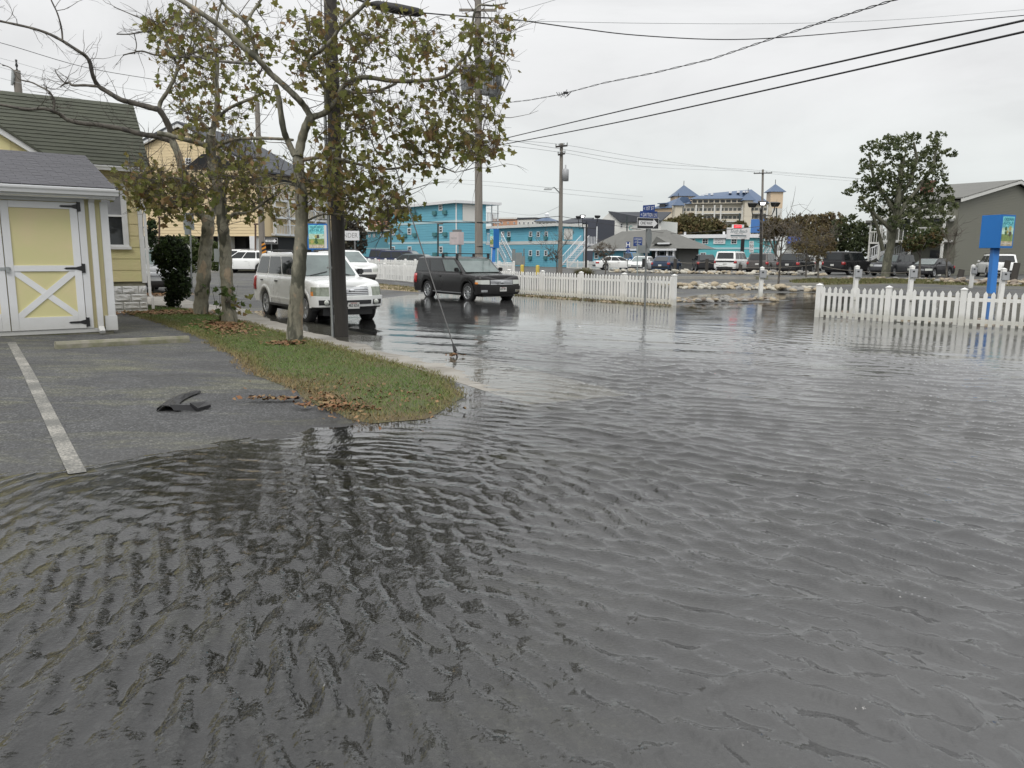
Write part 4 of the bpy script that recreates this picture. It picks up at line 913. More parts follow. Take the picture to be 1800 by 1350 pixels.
# --- white SUV, nearest
WHP = paint('white_car_paint', (.80, .81, .80)); BLKP = paint('dark_car_paint', (.010, .010, .011))
pr, pf = G(465, 553, -.02), G(548, 567, -.02)
def car_at(px, py, Y, z=None): p = at(px, py, Y); return Vector((p.x, p.y, gz1(p.x, p.y) if z is None else z))
ec = (pr + pf) / 2 + U * .80; ec.z = min(gz1(ec.x, ec.y), -.03) - .02
ex_ = Car('white suv parked in shallow floodwater behind the sycamore and the dark pole', 'suv', ec, HD[:2], WHP, L=4.81, W=1.84, Hh=1.76, wb=2.89, fo=.86, r=.375, sill=.40, belt=1.13, hood=(1.02, 1.13), nose=.90, cabin=(-.487, -.425, .085, .235), tum=.19, cladding=None, pillars=(0, .31, .655, 1.), rail=True, name='parked_suv', spokes=5, rad=.18)
ex_.lamps(.70, .92, y0=.56, side=.15, mt=mat('aged_headlamp', (.27, .30, .24), .12, .2, var=.3, vscale=14, coat=1.), amber=True, rz=(.72, 1.10))
ex_.front(.72, .93, .52, 5, CHROME, TRIM)
bI = ex_.idx(y=.60 * ex_.W / 2)
for sg in (1, -1):
    ex_.patch('grille_surround', WHP, bI, ex_.idx(y=.50 * ex_.W / 2), .68, .95, sg, .022, tz=True, n=3)
    ex_.patch('front_bumper', WHP, ex_.idx(x=ex_.x1 - .36), ex_.ne - 1.001, .44, .69, sg, .055, tz=True, n=16)
    ex_.patch('lower_intake', TRIM, ex_.idx(y=.52 * ex_.W / 2), ex_.ne - 1.001, .50, .60, sg, .062, tz=True, n=8)
    ex_.patch('fog_lamp_recess', TRIM, ex_.idx(y=.84 * ex_.W / 2), ex_.idx(y=.58 * ex_.W / 2), .49, .61, sg, .063, tz=True, n=5)
    ex_.patch('air_dam', TRIM, ex_.idx(x=ex_.x1 - .40), ex_.ne - 1.001, .37, .445, sg, .02, tz=True, n=12)
    p = ex_.P(ex_.idx(y=.66 * ex_.W / 2), .2, sg, .07); mb = MB(); mb.lathe([(0, .03), (.05, .028), (.062, .012), (.065, 0)], Matrix.Translation((p.x + .02, p.y, .55)) @ Matrix.Rotation(PI / 2, 4, 'Y'), 14); o = mb.build('fog_lamp', LENS, None); o.parent = ex_.root
    mb = MB(); a, b = sorted((sg * .86, sg * .99)); mb.box((ex_.xr + .48, a, .36), (ex_.xf - .48, b, .41)); o = mb.build('running_board', TRIM, None, bevel=.015); o.parent = ex_.root
    ex_.patch('body_moulding', WHP, ex_.xr + .47, ex_.xf - .47, .53, .575, sg, .016, side=True, tz=True, n=6)
    for c in (ex_.xr, ex_.xf):
        mb = MB(); R1, R2 = ex_.r + .055, ex_.r + .125; y = sg * (ex_.W / 2)
        rows = [[(c + R1 * math.cos(g), y - sg * .03, ex_.r + R1 * math.sin(g) * .98), (c + R1 * math.cos(g), y + sg * .014, ex_.r + R1 * math.sin(g) * .98), (c + R2 * math.cos(g), y + sg * .010, ex_.r + R2 * math.sin(g) * .98), (c + (R2 + .02) * math.cos(g), y - sg * .01, ex_.r + (R2 + .02) * math.sin(g))] for g in np.linspace(.08, PI - .08, 15)]
        mb.grid(rows); o = mb.build('wheel_arch_flare', WHP, None); o.parent = ex_.root
mb = MB(); mb.lathe([(0, .012), (.035, .010), (.05, 0)], Matrix.Translation((ex_.x1 + .015, 0, .83)) @ Matrix.Rotation(PI / 2, 4, 'Y') @ Matrix.Scale(1.0, 4) @ Matrix.Diagonal((.62, 1.55, 1, 1)), 20); mb.build('oval_badge', CHROME, None).parent = ex_.root
ex_.plate(True, .47, '4EZ 6253').location.x = .075
for sg in (1, -1):
    mb = MB(); x = ex_.cabin[3] - .02; mb.tube([(x + .02, sg * .55, ex_.belt + .045), (x - .10, sg * .10 + .05, ex_.belt + .14)], .010, 4); mb.build('wiper', TRIM, None).parent = ex_.root
# --- dark boxy crossover
pr, pf = G(752, 523, 0), G(822, 529, 0)
fc = (pr + pf) / 2 + U * .84; fc.z = min(gz1(fc.x, fc.y), -.01) - .02
GREYP = paint('black_brown_paint', (.016, .0155, .016))
fl = Car('black boxy crossover with roof bars parked by the white picket fence', 'suv', fc, HD[:2], GREYP, L=5.10, W=1.95, Hh=1.68, wb=2.99, fo=.92, r=.365, sill=.30, belt=1.06, hood=(.98, 1.04), nose=.86, cabin=(-.48, -.455, .10, .255), tum=.17, pillars=(0, .33, .66, 1.), name='parked_suv', spokes=10, rad=.18, wind=CLGLASS)
fl.lamps(.68, .84, y0=.54, side=.12, amber=True, rz=(.62, 1.0)); fl.front(.66, .85, .50, 4, CHROME, TRIM)
for sg in (1, -1):
    fl.patch('front_bumper', GREYP, fl.idx(x=fl.x1 - .34), fl.ne - 1.001, .34, .62, sg, .035, tz=True, n=16)
    fl.patch('bumper_chrome', CHROME, fl.idx(y=.86 * fl.W / 2), fl.idx(y=.62 * fl.W / 2), .40, .48, sg, .042, tz=True, n=5)
    fl.patch('sill_trim', RIM, fl.xr + .44, fl.xf - .44, .315, .35, sg, .012, side=True, tz=True, n=6)
    p = fl.P(fl.idx(x=.4), .8, sg, .012)
    for c in (fl.xr, fl.xf):
        mb = MB(); R1, R2 = fl.r + .055, fl.r + .12; y = sg * (fl.W / 2)
        rows = [[(c + R1 * math.cos(g), y - sg * .03, fl.r + R1 * math.sin(g) * .98), (c + R1 * math.cos(g), y + sg * .014, fl.r + R1 * math.sin(g) * .98), (c + R2 * math.cos(g), y + sg * .008, fl.r + R2 * math.sin(g) * .98)] for g in np.linspace(.08, PI - .08, 15)]
        mb.grid(rows); mb.build('wheel_arch_flare', GREYP, None).parent = fl.root
fl.plate(True, .50, '8DF 3071').location.x = .045
mb = MB(); mb.lathe([(0, .012), (.035, .010), (.05, 0)], Matrix.Translation((fl.x1 + .012, 0, .755)) @ Matrix.Rotation(PI / 2, 4, 'Y') @ Matrix.Diagonal((.7, 1.6, 1, 1)), 20); mb.build('oval_badge', CHROME, None).parent = fl.root
for xx in (-.55 * .9, .62 * .9):
    mb = MB(); mb.box((xx - .03, -.80, 1.775), (xx + .03, .80, 1.81))
    for sg in (1, -1): mb.box((xx - .05, sg * .72 - .04, 1.63), (xx + .05, sg * .72 + .04, 1.778))
    mb.build('roof_bar', TRIM, None, bevel=.01).parent = fl.root
# --- parked cars further off: (label, px x centre, wheel-line y, heading degrees, paint, kind, scale)
PT = dict(white=WHP, blue=paint('blue_car_paint', (.035, .055, .095)), navy=paint('navy_car_paint', (.012, .02, .06)), grey=paint('grey_car_paint', (.07, .072, .078)), dark=paint('charcoal_car_paint', (.022, .022, .025)), silver=paint('silver_car_paint', (.38, .39, .40), .3), teal=paint('teal_grey_car_paint', (.035, .06, .065)), bright=paint('bright_blue_paint', (.02, .12, .26)), brown=paint('grey_brown_paint', (.085, .078, .075)))
KD = {'suv': dict(L=4.9, W=1.92, Hh=1.78, wb=2.9, belt=1.10, hood=(1.0, 1.08), nose=.85, cabin=(-.487, -.43, .10, .25), r=.37, sill=.33, tum=.2, rail=True),
      'bigsuv': dict(L=5.4, W=2.05, Hh=1.93, wb=3.1, belt=1.18, hood=(1.12, 1.18), nose=.95, cabin=(-.49, -.45, .10, .24), r=.40, sill=.38, tum=.19, rail=True),
      'cross': dict(L=4.6, W=1.84, Hh=1.64, wb=2.7, belt=1.02, hood=(.92, 1.02), nose=.75, cabin=(-.475, -.36, .08, .27), r=.35, sill=.30, tum=.22, rail=True),
      'wagon': dict(L=4.5, W=1.78, Hh=1.50, wb=2.65, belt=.95, hood=(.82, .93), nose=.68, cabin=(-.475, -.30, .06, .28), r=.33, sill=.26, tum=.22),
      'sedan': dict(L=4.7, W=1.82, Hh=1.45, wb=2.75, belt=.93, hood=(.80, .91), nose=.66, cabin=(-.40, -.24, .06, .28), r=.33, sill=.25, tum=.24),
      'pickup': dict(L=5.7, W=1.98, Hh=1.90, wb=3.6, belt=1.17, hood=(1.08, 1.17), nose=.92, cabin=(-.12, -.09, .14, .26), r=.40, sill=.42, tum=.2),
      'cappickup': dict(L=5.7, W=1.98, Hh=1.93, wb=3.6, belt=1.17, hood=(1.08, 1.17), nose=.92, cabin=(-.488, -.47, .14, .26), r=.40, sill=.42, tum=.2),
      'jeep': dict(L=4.4, W=1.80, Hh=1.72, wb=2.63, belt=1.10, hood=(1.02, 1.07), nose=.92, cabin=(-.487, -.44, .10, .20), r=.36, sill=.36, tum=.16, rail=True)}
FAR = [ # label, category, px, py(base), depth, heading deg, paint, kind
 ('silver car half hidden between the cottage downspout and the evergreen shrub', 'car', 249, 506, 30, -52, 'silver', 'cross'),
 ('white crossover seen from the side beyond the leaning sycamore', 'car', 436, 471, 58, 176, 'white', 'cross'),
 ('white suv behind the white crossover, in front of the parking level', 'suv', 420, 464, 68, 176, 'white', 'suv'),
 ('white car standing behind the white suv, its bonnet showing past the dark pole', 'car', 606, 484, 40, -54, 'white', 'cross'),
 ('blue pickup behind the picket fence, left of the blue motel', 'pickup', 667, 472, 68, -8, 'navy', 'pickup'),
 ('dark blue suv in front of the blue motel wall', 'suv', 717, 472, 66, -14, 'navy', 'suv'),
 ('grey suv squeezed between the blue pickup and the dark blue suv', 'suv', 696, 470, 72, -20, 'grey', 'suv'),
 ('teal grey hatchback just behind the tail of the black crossover', 'car', 742, 474, 62, -16, 'teal', 'wagon'),
 ('white sedan nose at the end of the low picket fence', 'car', 1083, 475, 82, 5, 'white', 'sedan'),
 ('bright blue pickup beside the blue hospital sign', 'pickup', 1113, 474, 88, -70, 'bright', 'pickup'),
 ('white sedan facing the road left of the blue wagon', 'car', 1128, 478, 76, -115, 'white', 'sedan'),
 ('blue wagon parked beside the stop sign, seen from behind', 'car', 1172, 478, 74, 62, 'blue', 'wagon'),
 ('silver suv in the second row between two dark posts', 'suv', 1216, 470, 92, -100, 'silver', 'suv'),
 ('small dark suv left of the large white suv', 'suv', 1236, 479, 76, 84, 'dark', 'cross'),
 ('large white suv parked with its tail to the road', 'suv', 1288, 480, 73, 58, 'white', 'bigsuv'),
 ('grey brown suv parked behind the tall floodlight pole', 'suv', 1342, 481, 71, 58, 'brown', 'suv'),
 ('dark grey suv parked right of the floodlight pole', 'suv', 1399, 483, 68, 52, 'dark', 'suv'),
 ('white crossover showing between the dark suv and the black pickup', 'car', 1425, 472, 84, 60, 'white', 'cross'),
 ('black pickup with a covered bed parked beside the big tree', 'pickup', 1489, 483, 67, 42, 'dark', 'cappickup'),
 ('olive grey off-roader with a slatted grille behind the big tree trunk', 'suv', 1567, 483, 63, -142, 'grey', 'jeep'),
 ('silver suv in the second row behind the off-roader', 'suv', 1583, 473, 78, -140, 'silver', 'suv'),
 ('low black sedan right of the big tree trunk', 'car', 1635, 485, 60, -140, 'dark', 'sedan'),
 ('white suv with its tailgate facing us beside the green sided building', 'suv', 1748, 485, 62, 72, 'white', 'suv'),
]
for lab, cat, px, py, Y, hd, pt, kd in FAR:
    h = math.radians(hd); k = dict(KD[kd]); p = car_at(px, py, Y)
    c = Car(lab, cat, p, (math.cos(h), math.sin(h)), PT[pt], glass=CGLASS, name='parked_car' if cat == 'car' else 'parked_' + cat, spokes=7, **k)
    hd_ = k['nose']; c.lamps(hd_ - .16, hd_ - .0, y0=.55, rz=(.72 * k['belt'], .92 * k['belt'])); c.front(hd_ - .18, hd_ - .02, .48, 7 if kd == 'jeep' else 3, RIM, TRIM)
    for sg in (1, -1): c.patch('lower_bumper', TRIM if pt != 'white' else PT['grey'], c.idx(y=.8 * c.W / 2), c.ne - 1.001, .30, .46, sg, .01, tz=True, n=5)
    c.plate(False, .62 if kd in ('wagon', 'sedan') else .82)
    mb = MB(); mb.box((-c.x1 - .045, -.75, .40), (-c.x1 + .02, .75, .55)); mb.build('rear_bumper', TRIM, None, bevel=.02).parent = c.root
    if kd == 'pickup':
        mb = MB(); b_ = c.belt; mb.box((-c.x1 + .10, -.78, b_ + .036), (c.cabin[0] - .05, .78, b_ + .048)); mb.build('bed_cover', TRIM, None).parent = c.root
    if pt == 'white' and kd == 'bigsuv':
        mb = MB(); mb.box((-c.x1 - .02, -.86, .98), (-c.x1 + .06, .86, 1.10)); mb.build('tailgate_strip', TRIM, None).parent = c.root
# ================================================================ buildings across the water
class Wall:
    """a vertical wall plane from photo column pa at distance Ya, running along direction d (or to a second column)"""
    def __init__(s, pa, Ya, d=None, L=None, pb=None, Yb=None, z0=.1):
        p = at(pa, 452, Ya); s.O = Vector((p.x, p.y, 0)); s.z0 = z0
        if pb is not None: q = at(pb, 452, Yb); v = Vector((q.x - p.x, q.y - p.y, 0)); s.L = v.length; s.a = v.normalized()
        else: s.a = Vector(d).normalized(); s.L = L
        n = Vector((s.a.y, -s.a.x, 0)); s.n = n if n.dot(-s.O) > 0 else -n
        s.f = frame(s.O, s.a, s.n)
    def X(s, px):
        d = ray(px, 452); k = d[0] / d[1]; return (k * s.O.y - s.O.x) / (s.a.x - k * s.a.y)
    def Z(s, px, py):
        x = s.X(px); Y = s.O.y + s.a.y * x; return at(px, py, Y).z
def siding(w, xa, xb, za, zb, bh, mt, parent, out=.0, name='siding', proud=.03):
    n = max(1, int(round((zb - za) / bh))); mb = MB(); h = (zb - za) / n
    for k in range(n):
        z = za + k * h; mb.add([w.f(xa, out + proud, z), w.f(xb, out + proud, z), w.f(xb, out + .004, z + h), w.f(xa, out + .004, z + h)], [(0, 1, 2, 3)]); mb.add([w.f(xa, out, z), w.f(xb, out, z), w.f(xb, out + proud, z), w.f(xa, out + proud, z)], [(0, 1, 2, 3)])
    o = mb.build(name, mt, parent); o['kind'] = 'stuff'; return o
def wbox(w, parent, name, mt, xa, xb, ya, yb, za, zb, bevel=0.):
    mb = MB(); mb.box((min(xa, xb), ya, za), (max(xa, xb), yb, zb), w.f); return mb.build(name, mt, parent, bevel=bevel)
def window(w, parent, px, py0, py1, wpx, fr=WHITE, pane=None, mull=1, out=.035, t=.09):
    x = w.X(px); Y = w.O.y + w.a.y * x; hw = wpx / 2 * Y / FPX / max(.3, abs(w.a.x * 1 - 0 * w.a.y)); hw = abs(w.X(px + wpx / 2) - w.X(px - wpx / 2)) / 2; z1, z0 = w.Z(px, py0), w.Z(px, py1)
    mb = MB()
    for b in (((x - hw, out, z0), (x - hw + t, out + .06, z1)), ((x + hw - t, out, z0), (x + hw, out + .06, z1)), ((x - hw + t, out, z0), (x + hw - t, out + .06, z0 + t)), ((x - hw + t, out, z1 - t), (x + hw - t, out + .06, z1)), ((x - hw + t, out, (z0 + z1) / 2 - .02), (x + hw - t, out + .05, (z0 + z1) / 2 + .02))): mb.box(*b, w.f)
    for k in range(1, mull): mb.box((x - hw + 2 * hw * k / mull - .02, out, z0 + t), (x - hw + 2 * hw * k / mull + .02, out + .05, z1 - t), w.f)
    fo = mb.build('window', fr, parent); mb = MB(); mb.box((x - hw + t, out - .01, z0 + t), (x + hw - t, out + .02, z1 - t), w.f); mb.build('pane', pane or DARKG, fo); return fo
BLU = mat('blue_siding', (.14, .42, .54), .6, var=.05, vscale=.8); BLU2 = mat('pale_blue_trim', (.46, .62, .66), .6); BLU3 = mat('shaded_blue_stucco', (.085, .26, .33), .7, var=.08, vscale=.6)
TRQ = mat('turquoise_siding', (.11, .46, .50), .6, var=.05, vscale=.7); FARW = mat('off_white_wall', (.62, .62, .59), .7, var=.04, vscale=.5); GRF = mat('grey_roof_felt', (.14, .14, .13), .85, var=.12, vscale=1., bump=.02, bscale=8)
ROOFD = mat('dark_roof_shingle', (.055, .06, .07), .85, var=.15, vscale=1.2, bump=.01, bscale=12); SAGE = mat('sage_siding', (.18, .18, .145), .65, var=.05, vscale=.8); BEI = mat('beige_siding', (.68, .55, .34), .65, var=.04, vscale=.5)
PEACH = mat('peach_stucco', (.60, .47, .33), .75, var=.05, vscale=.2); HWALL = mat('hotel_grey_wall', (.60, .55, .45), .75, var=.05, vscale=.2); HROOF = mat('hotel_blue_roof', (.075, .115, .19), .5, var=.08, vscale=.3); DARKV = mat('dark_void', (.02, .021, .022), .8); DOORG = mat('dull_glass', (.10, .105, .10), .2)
SALM = mat('salmon_stucco', (.50, .28, .18), .8, var=.06, vscale=.3); ACG = mat('ac_unit_teal', (.06, .19, .20), .6)
# ---- three storey blue motel
w1 = Wall(803, 91, V, 17.2); w2 = Wall(803, 91, U, 4.1)
m1 = thing('motel_building', 'three storey blue motel with flat white roof, left of the tall grey pole', 'motel', (w1.O.x, w1.O.y, .1))
zt = w1.Z(803, 357); mb = MB(); mb.hexa([w1.f(0, -.0, 0), w1.f(17.2, 0, 0), w1.f(17.2, 0, 0) + U * 4.1, w1.f(0, 0, 0) + U * 4.1, w1.f(0, 0, zt), w1.f(17.2, 0, zt), w1.f(17.2, 0, zt) + U * 4.1, w1.f(0, 0, zt) + U * 4.1]); mb.build('wall', BLU, m1)
bands = [w1.Z(803, 390.5), w1.Z(803, 427.5)]; lv = [.2] + [bands[1], bands[0]] + [zt]
for k in range(3):
    za = lv[k] + (.28 if k else 0); zb_ = lv[k + 1]
    siding(w1, .14, 17.1, za, zb_, .30, BLU, m1); siding(w2, .14, 4.05, za, zb_, .30, BLU, m1)
for z in bands: wbox(w1, m1, 'trim_band', BLU2, -.05, 17.2, .0, .06, z, z + .27); wbox(w2, m1, 'trim_band', BLU2, -.0, 4.1, 0, .06, z, z + .27)
wbox(w1, m1, 'corner_board', WHITE, -.06, .13, 0, .07, .2, zt)
mb = MB(); e = .5; c0 = w1.f(-e, e, zt) ; mb.hexa([w1.O + V * a + U * b + Vector((0, 0, z)) for z in (zt, zt + .30) for a, b in ((-e, -e), (17.6, -e), (17.6, 6.0), (-e, 6.0))]); mb.build('roof', WHITE, m1)
for row, (y0, y1, cols) in enumerate((((357, 368), None, 0), ((396, 408), None, 0), ((433, 445), None, 0))):
    for px in (692, 721, 776):
        sh = (803 - px) * .095 * (1 - row * .38); window(w1, m1, px, y0[0] + sh * (1 if row < 2 else 0), y0[1] + sh * (.85 if row < 2 else 0), 6.5, mull=1, t=.11)
    for px in (714, 731, 766, 784):
        yy = (372, 411, 447)[row] + (803 - px) * (.07, .03, 0)[row]; x = w1.X(px); z = w1.Z(px, yy); wbox(w1, m1, 'air_conditioner', ACG, x - .42, x + .42, .02, .25, z - .22, z + .22)
x = w2.X(818); wbox(w2, m1, 'blank_panel', FARW, w2.X(813), w2.X(834), .03, .10, w2.Z(820, 389), w2.Z(820, 359), .01)
pw = Wall(856, 94, U, 1.9)
for z in (.2, lv[1], lv[2]): wbox(pw, m1, 'balcony_floor', WHITE, -.2, 1.8, -3, .2, z + .1, z + .25)
for xx in (.6, 1.5): wbox(pw, m1, 'balcony_post', WHITE, xx, xx + .1, 0, .1, .2, zt)
for z in (lv[1], lv[2]):
    for k in range(8): wbox(pw, m1, 'baluster', WHITE, .0 + .2 * k, .05 + .2 * k, .05, .09, z + .25, z + 1.2)
    wbox(pw, m1, 'handrail', WHITE, -.1, 1.7, .04, .10, z + 1.2, z + 1.27)
# lower wing and wall at its left
wl = Wall(690, 105, V, 14.); b = thing('motel_wing', 'low blue wing and garden wall left of the three storey blue motel', 'motel', (wl.O.x, wl.O.y, .1))
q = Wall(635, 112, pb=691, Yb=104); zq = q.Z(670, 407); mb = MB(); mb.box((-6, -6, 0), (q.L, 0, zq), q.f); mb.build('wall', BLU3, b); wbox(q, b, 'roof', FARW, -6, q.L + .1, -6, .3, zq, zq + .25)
for px in (651, 659, 672, 677): window(q, b, px, 411, 417, 3, t=.05)
q = Wall(608, 98, pb=690, Yb=96); wbox(q, b, 'garden_wall', BLU, 0, q.L, -.2, 0, .1, q.Z(660, 437)); wbox(q, b, 'coping', BLU2, 0, q.L, -.25, .05, q.Z(660, 437), q.Z(660, 436))
# ---- second blue motel
w3 = Wall(978, 102, V, 17.5); w4 = Wall(978, 102, U, 4.6); z3 = w3.Z(978, 397.5)
m2 = thing('motel_building', 'two storey blue motel with outside stairs at both ends, behind the grey street light pole', 'motel', (w3.O.x, w3.O.y, .1))
mb = MB(); mb.hexa([w3.O + V * a + U * b + Vector((0, 0, z)) for z in (0, z3) for a, b in ((0, 0), (17.5, 0), (17.5, 4.6), (0, 4.6))]); mb.build('wall', BLU, m2)
zb2 = w3.Z(978, 429)
for a_, b_ in ((.2, zb2), (zb2 + .45, z3)): siding(w3, 0.1, 17.4, a_, b_, .30, BLU, m2); siding(w4, .1, 4.5, a_, b_, .30, BLU, m2)
wbox(w3, m2, 'trim_band', FARW, 0, 17.5, 0, .07, zb2, zb2 + .44); wbox(w4, m2, 'trim_band', FARW, 0, 4.6, 0, .07, zb2, zb2 + .44)
mb = MB(); mb.hexa([w3.O + V * a + U * b + Vector((0, 0, z)) for z in (z3, z3 + .35) for a, b in ((-.4, -.6), (18, -.6), (18, 5.0), (-.4, 5.0))]); mb.build('roof', FARW, m2)
for px in (884, 895, 933, 946.5, 960.5): window(w3, m2, px, 407, 416.5, 5.5, t=.10)
for px in (933, 946, 960): window(w3, m2, px, 440, 450, 5.5, t=.10)
for px, py in ((895, 419), (933, 419), (960, 418), (933, 453), (960, 453), (895, 420)): x = w3.X(px); z = w3.Z(px, py); wbox(w3, m2, 'air_conditioner', ACG, x - .32, x + .32, .02, .25, z - .25, z + .2)
wbox(w4, m2, 'blank_panel', FARW, w4.X(990), w4.X(1005), .03, .1, w4.Z(998, 421), w4.Z(998, 402))
def stairs(par, p0, p1, width, n, mt=WHITE, rail=True):
    p0, p1 = Vector(p0), Vector(p1); d = p1 - p0; h = Vector((d.x, d.y, 0)).normalized(); s_ = Vector((h.y, -h.x, 0)) * width / 2
    for sg in (-1, 1):
        mb = MB(); mb.poly([p0 + s_ * sg, p1 + s_ * sg, p1 + s_ * sg + Vector((0, 0, .28)), p0 + s_ * sg + Vector((0, 0, .28))], h.cross(Vector((0, 0, 1))), .05); mb.build('stringer', mt, par)
        if rail:
            mb = MB(); mb.tube([p0 + s_ * sg + Vector((0, 0, 1.15)), p1 + s_ * sg + Vector((0, 0, 1.15))], .04, 4, smooth=False); mb.build('handrail', mt, par)
            for k in range(n + 1):
                q = p0.lerp(p1, k / n) + s_ * sg; mb = MB(); mb.tube([q, q + Vector((0, 0, 1.13))], .022, 4, smooth=False); mb.build('baluster', mt, par)
    for k in range(n): q = p0.lerp(p1, (k + .5) / n); mb = MB(); mb.hexa([q + s_ * a + h * b + Vector((0, 0, c)) for c in (.2, .24) for a, b in ((-1, -.13), (1, -.13), (1, .13), (-1, .13))]); mb.build('step', mt, par)
a_ = at(897, 462, 96); b_ = at(874, 424, 101); stairs(m2, (a_.x, a_.y, .3), b_, 1.1, 13)
a_ = at(993, 470, 97); b_ = at(1028, 430, 101); stairs(m2, (a_.x, a_.y, .3), b_, 1.2, 13)
wl_ = Wall(1026, 101, U, 2.4); wbox(wl_, m2, 'landing', WHITE, 0, 2.2, -1.2, .1, b_.z - .1, b_.z + .1)
for k in range(9): wbox(wl_, m2, 'baluster', WHITE, .25 * k, .25 * k + .05, 0, .05, b_.z, b_.z + 1.05)
for xx in (0, 2.1): wbox(wl_, m2, 'balcony_post', WHITE, xx, xx + .1, 0, .1, .2, z3)
# ---- office with grey hipped roof
w5 = Wall(1036, 95, pb=1192, Yb=84); of = thing('office_building', 'low blue office with a wide grey hipped roof behind the one way sign', 'office', (w5.O.x, w5.O.y, .1))
ze = w5.Z(1100, 437); xa, xb = w5.X(1042), w5.X(1128); xc = w5.X(1188)
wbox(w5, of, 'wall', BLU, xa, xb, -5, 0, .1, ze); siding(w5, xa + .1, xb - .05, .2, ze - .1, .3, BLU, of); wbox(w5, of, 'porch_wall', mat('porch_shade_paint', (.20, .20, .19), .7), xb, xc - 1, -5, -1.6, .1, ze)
rz_ = w5.Z(1090, 405); mb = MB(); P = [w5.f(*p) for p in ((xa - .6, .7, ze), (xc + .6, .7, ze), (xc + .6, -6, ze), (xa - .6, -6, ze), (xa + 2.2, -2.6, rz_), (xb + 1.2, -2.6, rz_ + .05))]
mb.add(P + [p + Vector((0, 0, -.10)) for p in P[:4]], [(0, 1, 5, 4), (1, 2, 5), (2, 3, 4, 5), (3, 0, 4), (6, 7, 8, 9)]); mb.build('roof', GRF, of)
wbox(w5, of, 'fascia', WHITE, xa - .6, xc + .6, .66, .72, ze - .24, ze - .02)
xd = w5.X(1163); mb = MB(); mb.poly([w5.f(xd - 1.1, .5, ze + .5), w5.f(xd + 1.4, .5, ze + .5), w5.f(xd - .4, .5, ze + 1.3)], -w5.n, 2.0); mb.build('dormer', GRF, of); wbox(w5, of, 'dormer_fascia', WHITE, xd - .2, xd + 1.5, .5, .56, ze + .45, ze + .62)
for px in (1049, 1100, 1118): window(w5, of, px, 443, 455, 7, t=.1)
for px in (1140, 1157, 1176, 1187): x = w5.X(px); wbox(w5, of, 'porch_post', WHITE, x, x + .16, .3, .46, .1, ze - .24)
for px in (1147, 1166): window(w5, of, px, 441, 455, 10, out=-1.57, t=.08)
# ---- turquoise two storey motel
w6 = Wall(1150, 142, pb=1342, Yb=131); tq = thing('motel_building', 'long two storey turquoise motel behind the row of parked suvs', 'motel', (w6.O.x, w6.O.y, .1))
z6 = w6.Z(1250, 418.5); wbox(w6, tq, 'wall', TRQ, 0, w6.L, -7, 0, .1, z6); zb6 = w6.Z(1250, 438); wbox(w6, tq, 'trim_band', BLU2, 0, w6.L, 0, .08, zb6, zb6 + .30)
for a_, b_ in ((.2, zb6), (zb6 + .3, z6)): siding(w6, .05, w6.L - .05, a_, b_, .45, TRQ, tq)
wbox(w6, tq, 'roof', WHITE, -.3, w6.L + .3, -7, .5, z6, z6 + .62)
for px, py in ((1200, 412), (1268, 410)): x = w6.X(px); wbox(w6, tq, 'roof_vent', WHITE, x, x + .3, -.4, -.1, z6 + .6, z6 + 1.1)
for px in (1215.5, 1238.5, 1289): window(w6, tq, px, 419.5, 429, 10.5, mull=2, t=.1)
for px in (1214, 1236): window(w6, tq, px, 444, 453, 10, mull=2, t=.1)
x0, x1_ = w6.X(1253), w6.X(1274); wbox(w6, tq, 'wall_sign', WHITE, x0, x1_, .06, .16, w6.Z(1263, 429), w6.Z(1263, 418), .02)
for k, (t_, hh) in enumerate((('VACANCY', .26), ('CALL', .2), ('410 289 6000', .22))): text(t_, hh, INK, tq, tmat(w6.f((x0 + x1_) / 2, .17, w6.Z(1263, 420.5 + 3 * k)), w6.a, w6.n), width=(x1_ - x0) * .7)
xr = w6.X(1342); wbox(w6, tq, 'porch_roof', WHITE, xr, xr + 2.4, -3, .3, z6 - .5, z6 - .2)
for xx in (1.1, 2.2): wbox(w6, tq, 'porch_post', WHITE, xr + xx, xr + xx + .12, 0, .12, .1, z6 - .5)
a_ = at(1338, 452, 130); stairs(tq, (a_.x, a_.y, .8), at(1352, 437, 131), 1., 8)
q = Wall(1308, 124, pb=1336, Yb=122); tr = thing('roof_turret', 'small blue pyramid roof turret above the turquoise motel', 'turret', q.O); tz = q.Z(1320, 409); ta = q.Z(1330, 384.5)
mb = MB(); mb.poly([q.f(0, 0, tz), q.f(1.4, 0, tz), q.f(.9, -.6, ta)], -q.n, .9); mb.build('gable_end', BLU2, tr)
mb = MB(); mb.hexa([q.f(*p) for p in ((.9, .05, tz), (q.L, .05, tz), (q.L, -2.4, tz), (.9, -2.4, tz), (.5, -.6, ta), (q.L, -.6, ta), (q.L, -1.5, ta), (.5, -1.5, ta))]); mb.build('roof', mat('bright_blue_roof', (.03, .13, .36), .5), tr)
q = Wall(1381, 110, pb=1408, Yb=110); aw = thing('awning', 'blue shop awning half hidden by bare branches', 'awning', q.O); mb = MB(); za, zb_ = q.Z(1395, 428), q.Z(1395, 416)
mb.hexa([q.f(*p) for p in ((0, .9, za), (q.L, .9, za), (q.L, -.2, za), (0, -.2, za), (.3, -.2, zb_), (q.L - .5, -.2, zb_), (q.L - .5, -.3, zb_), (.3, -.3, zb_))]); mb.build('canvas', mat('royal_blue_canvas', (.02, .05, .22), .7), aw); wbox(q, aw, 'wall', FARW, .2, q.L - .2, -1, -.3, .1, za)
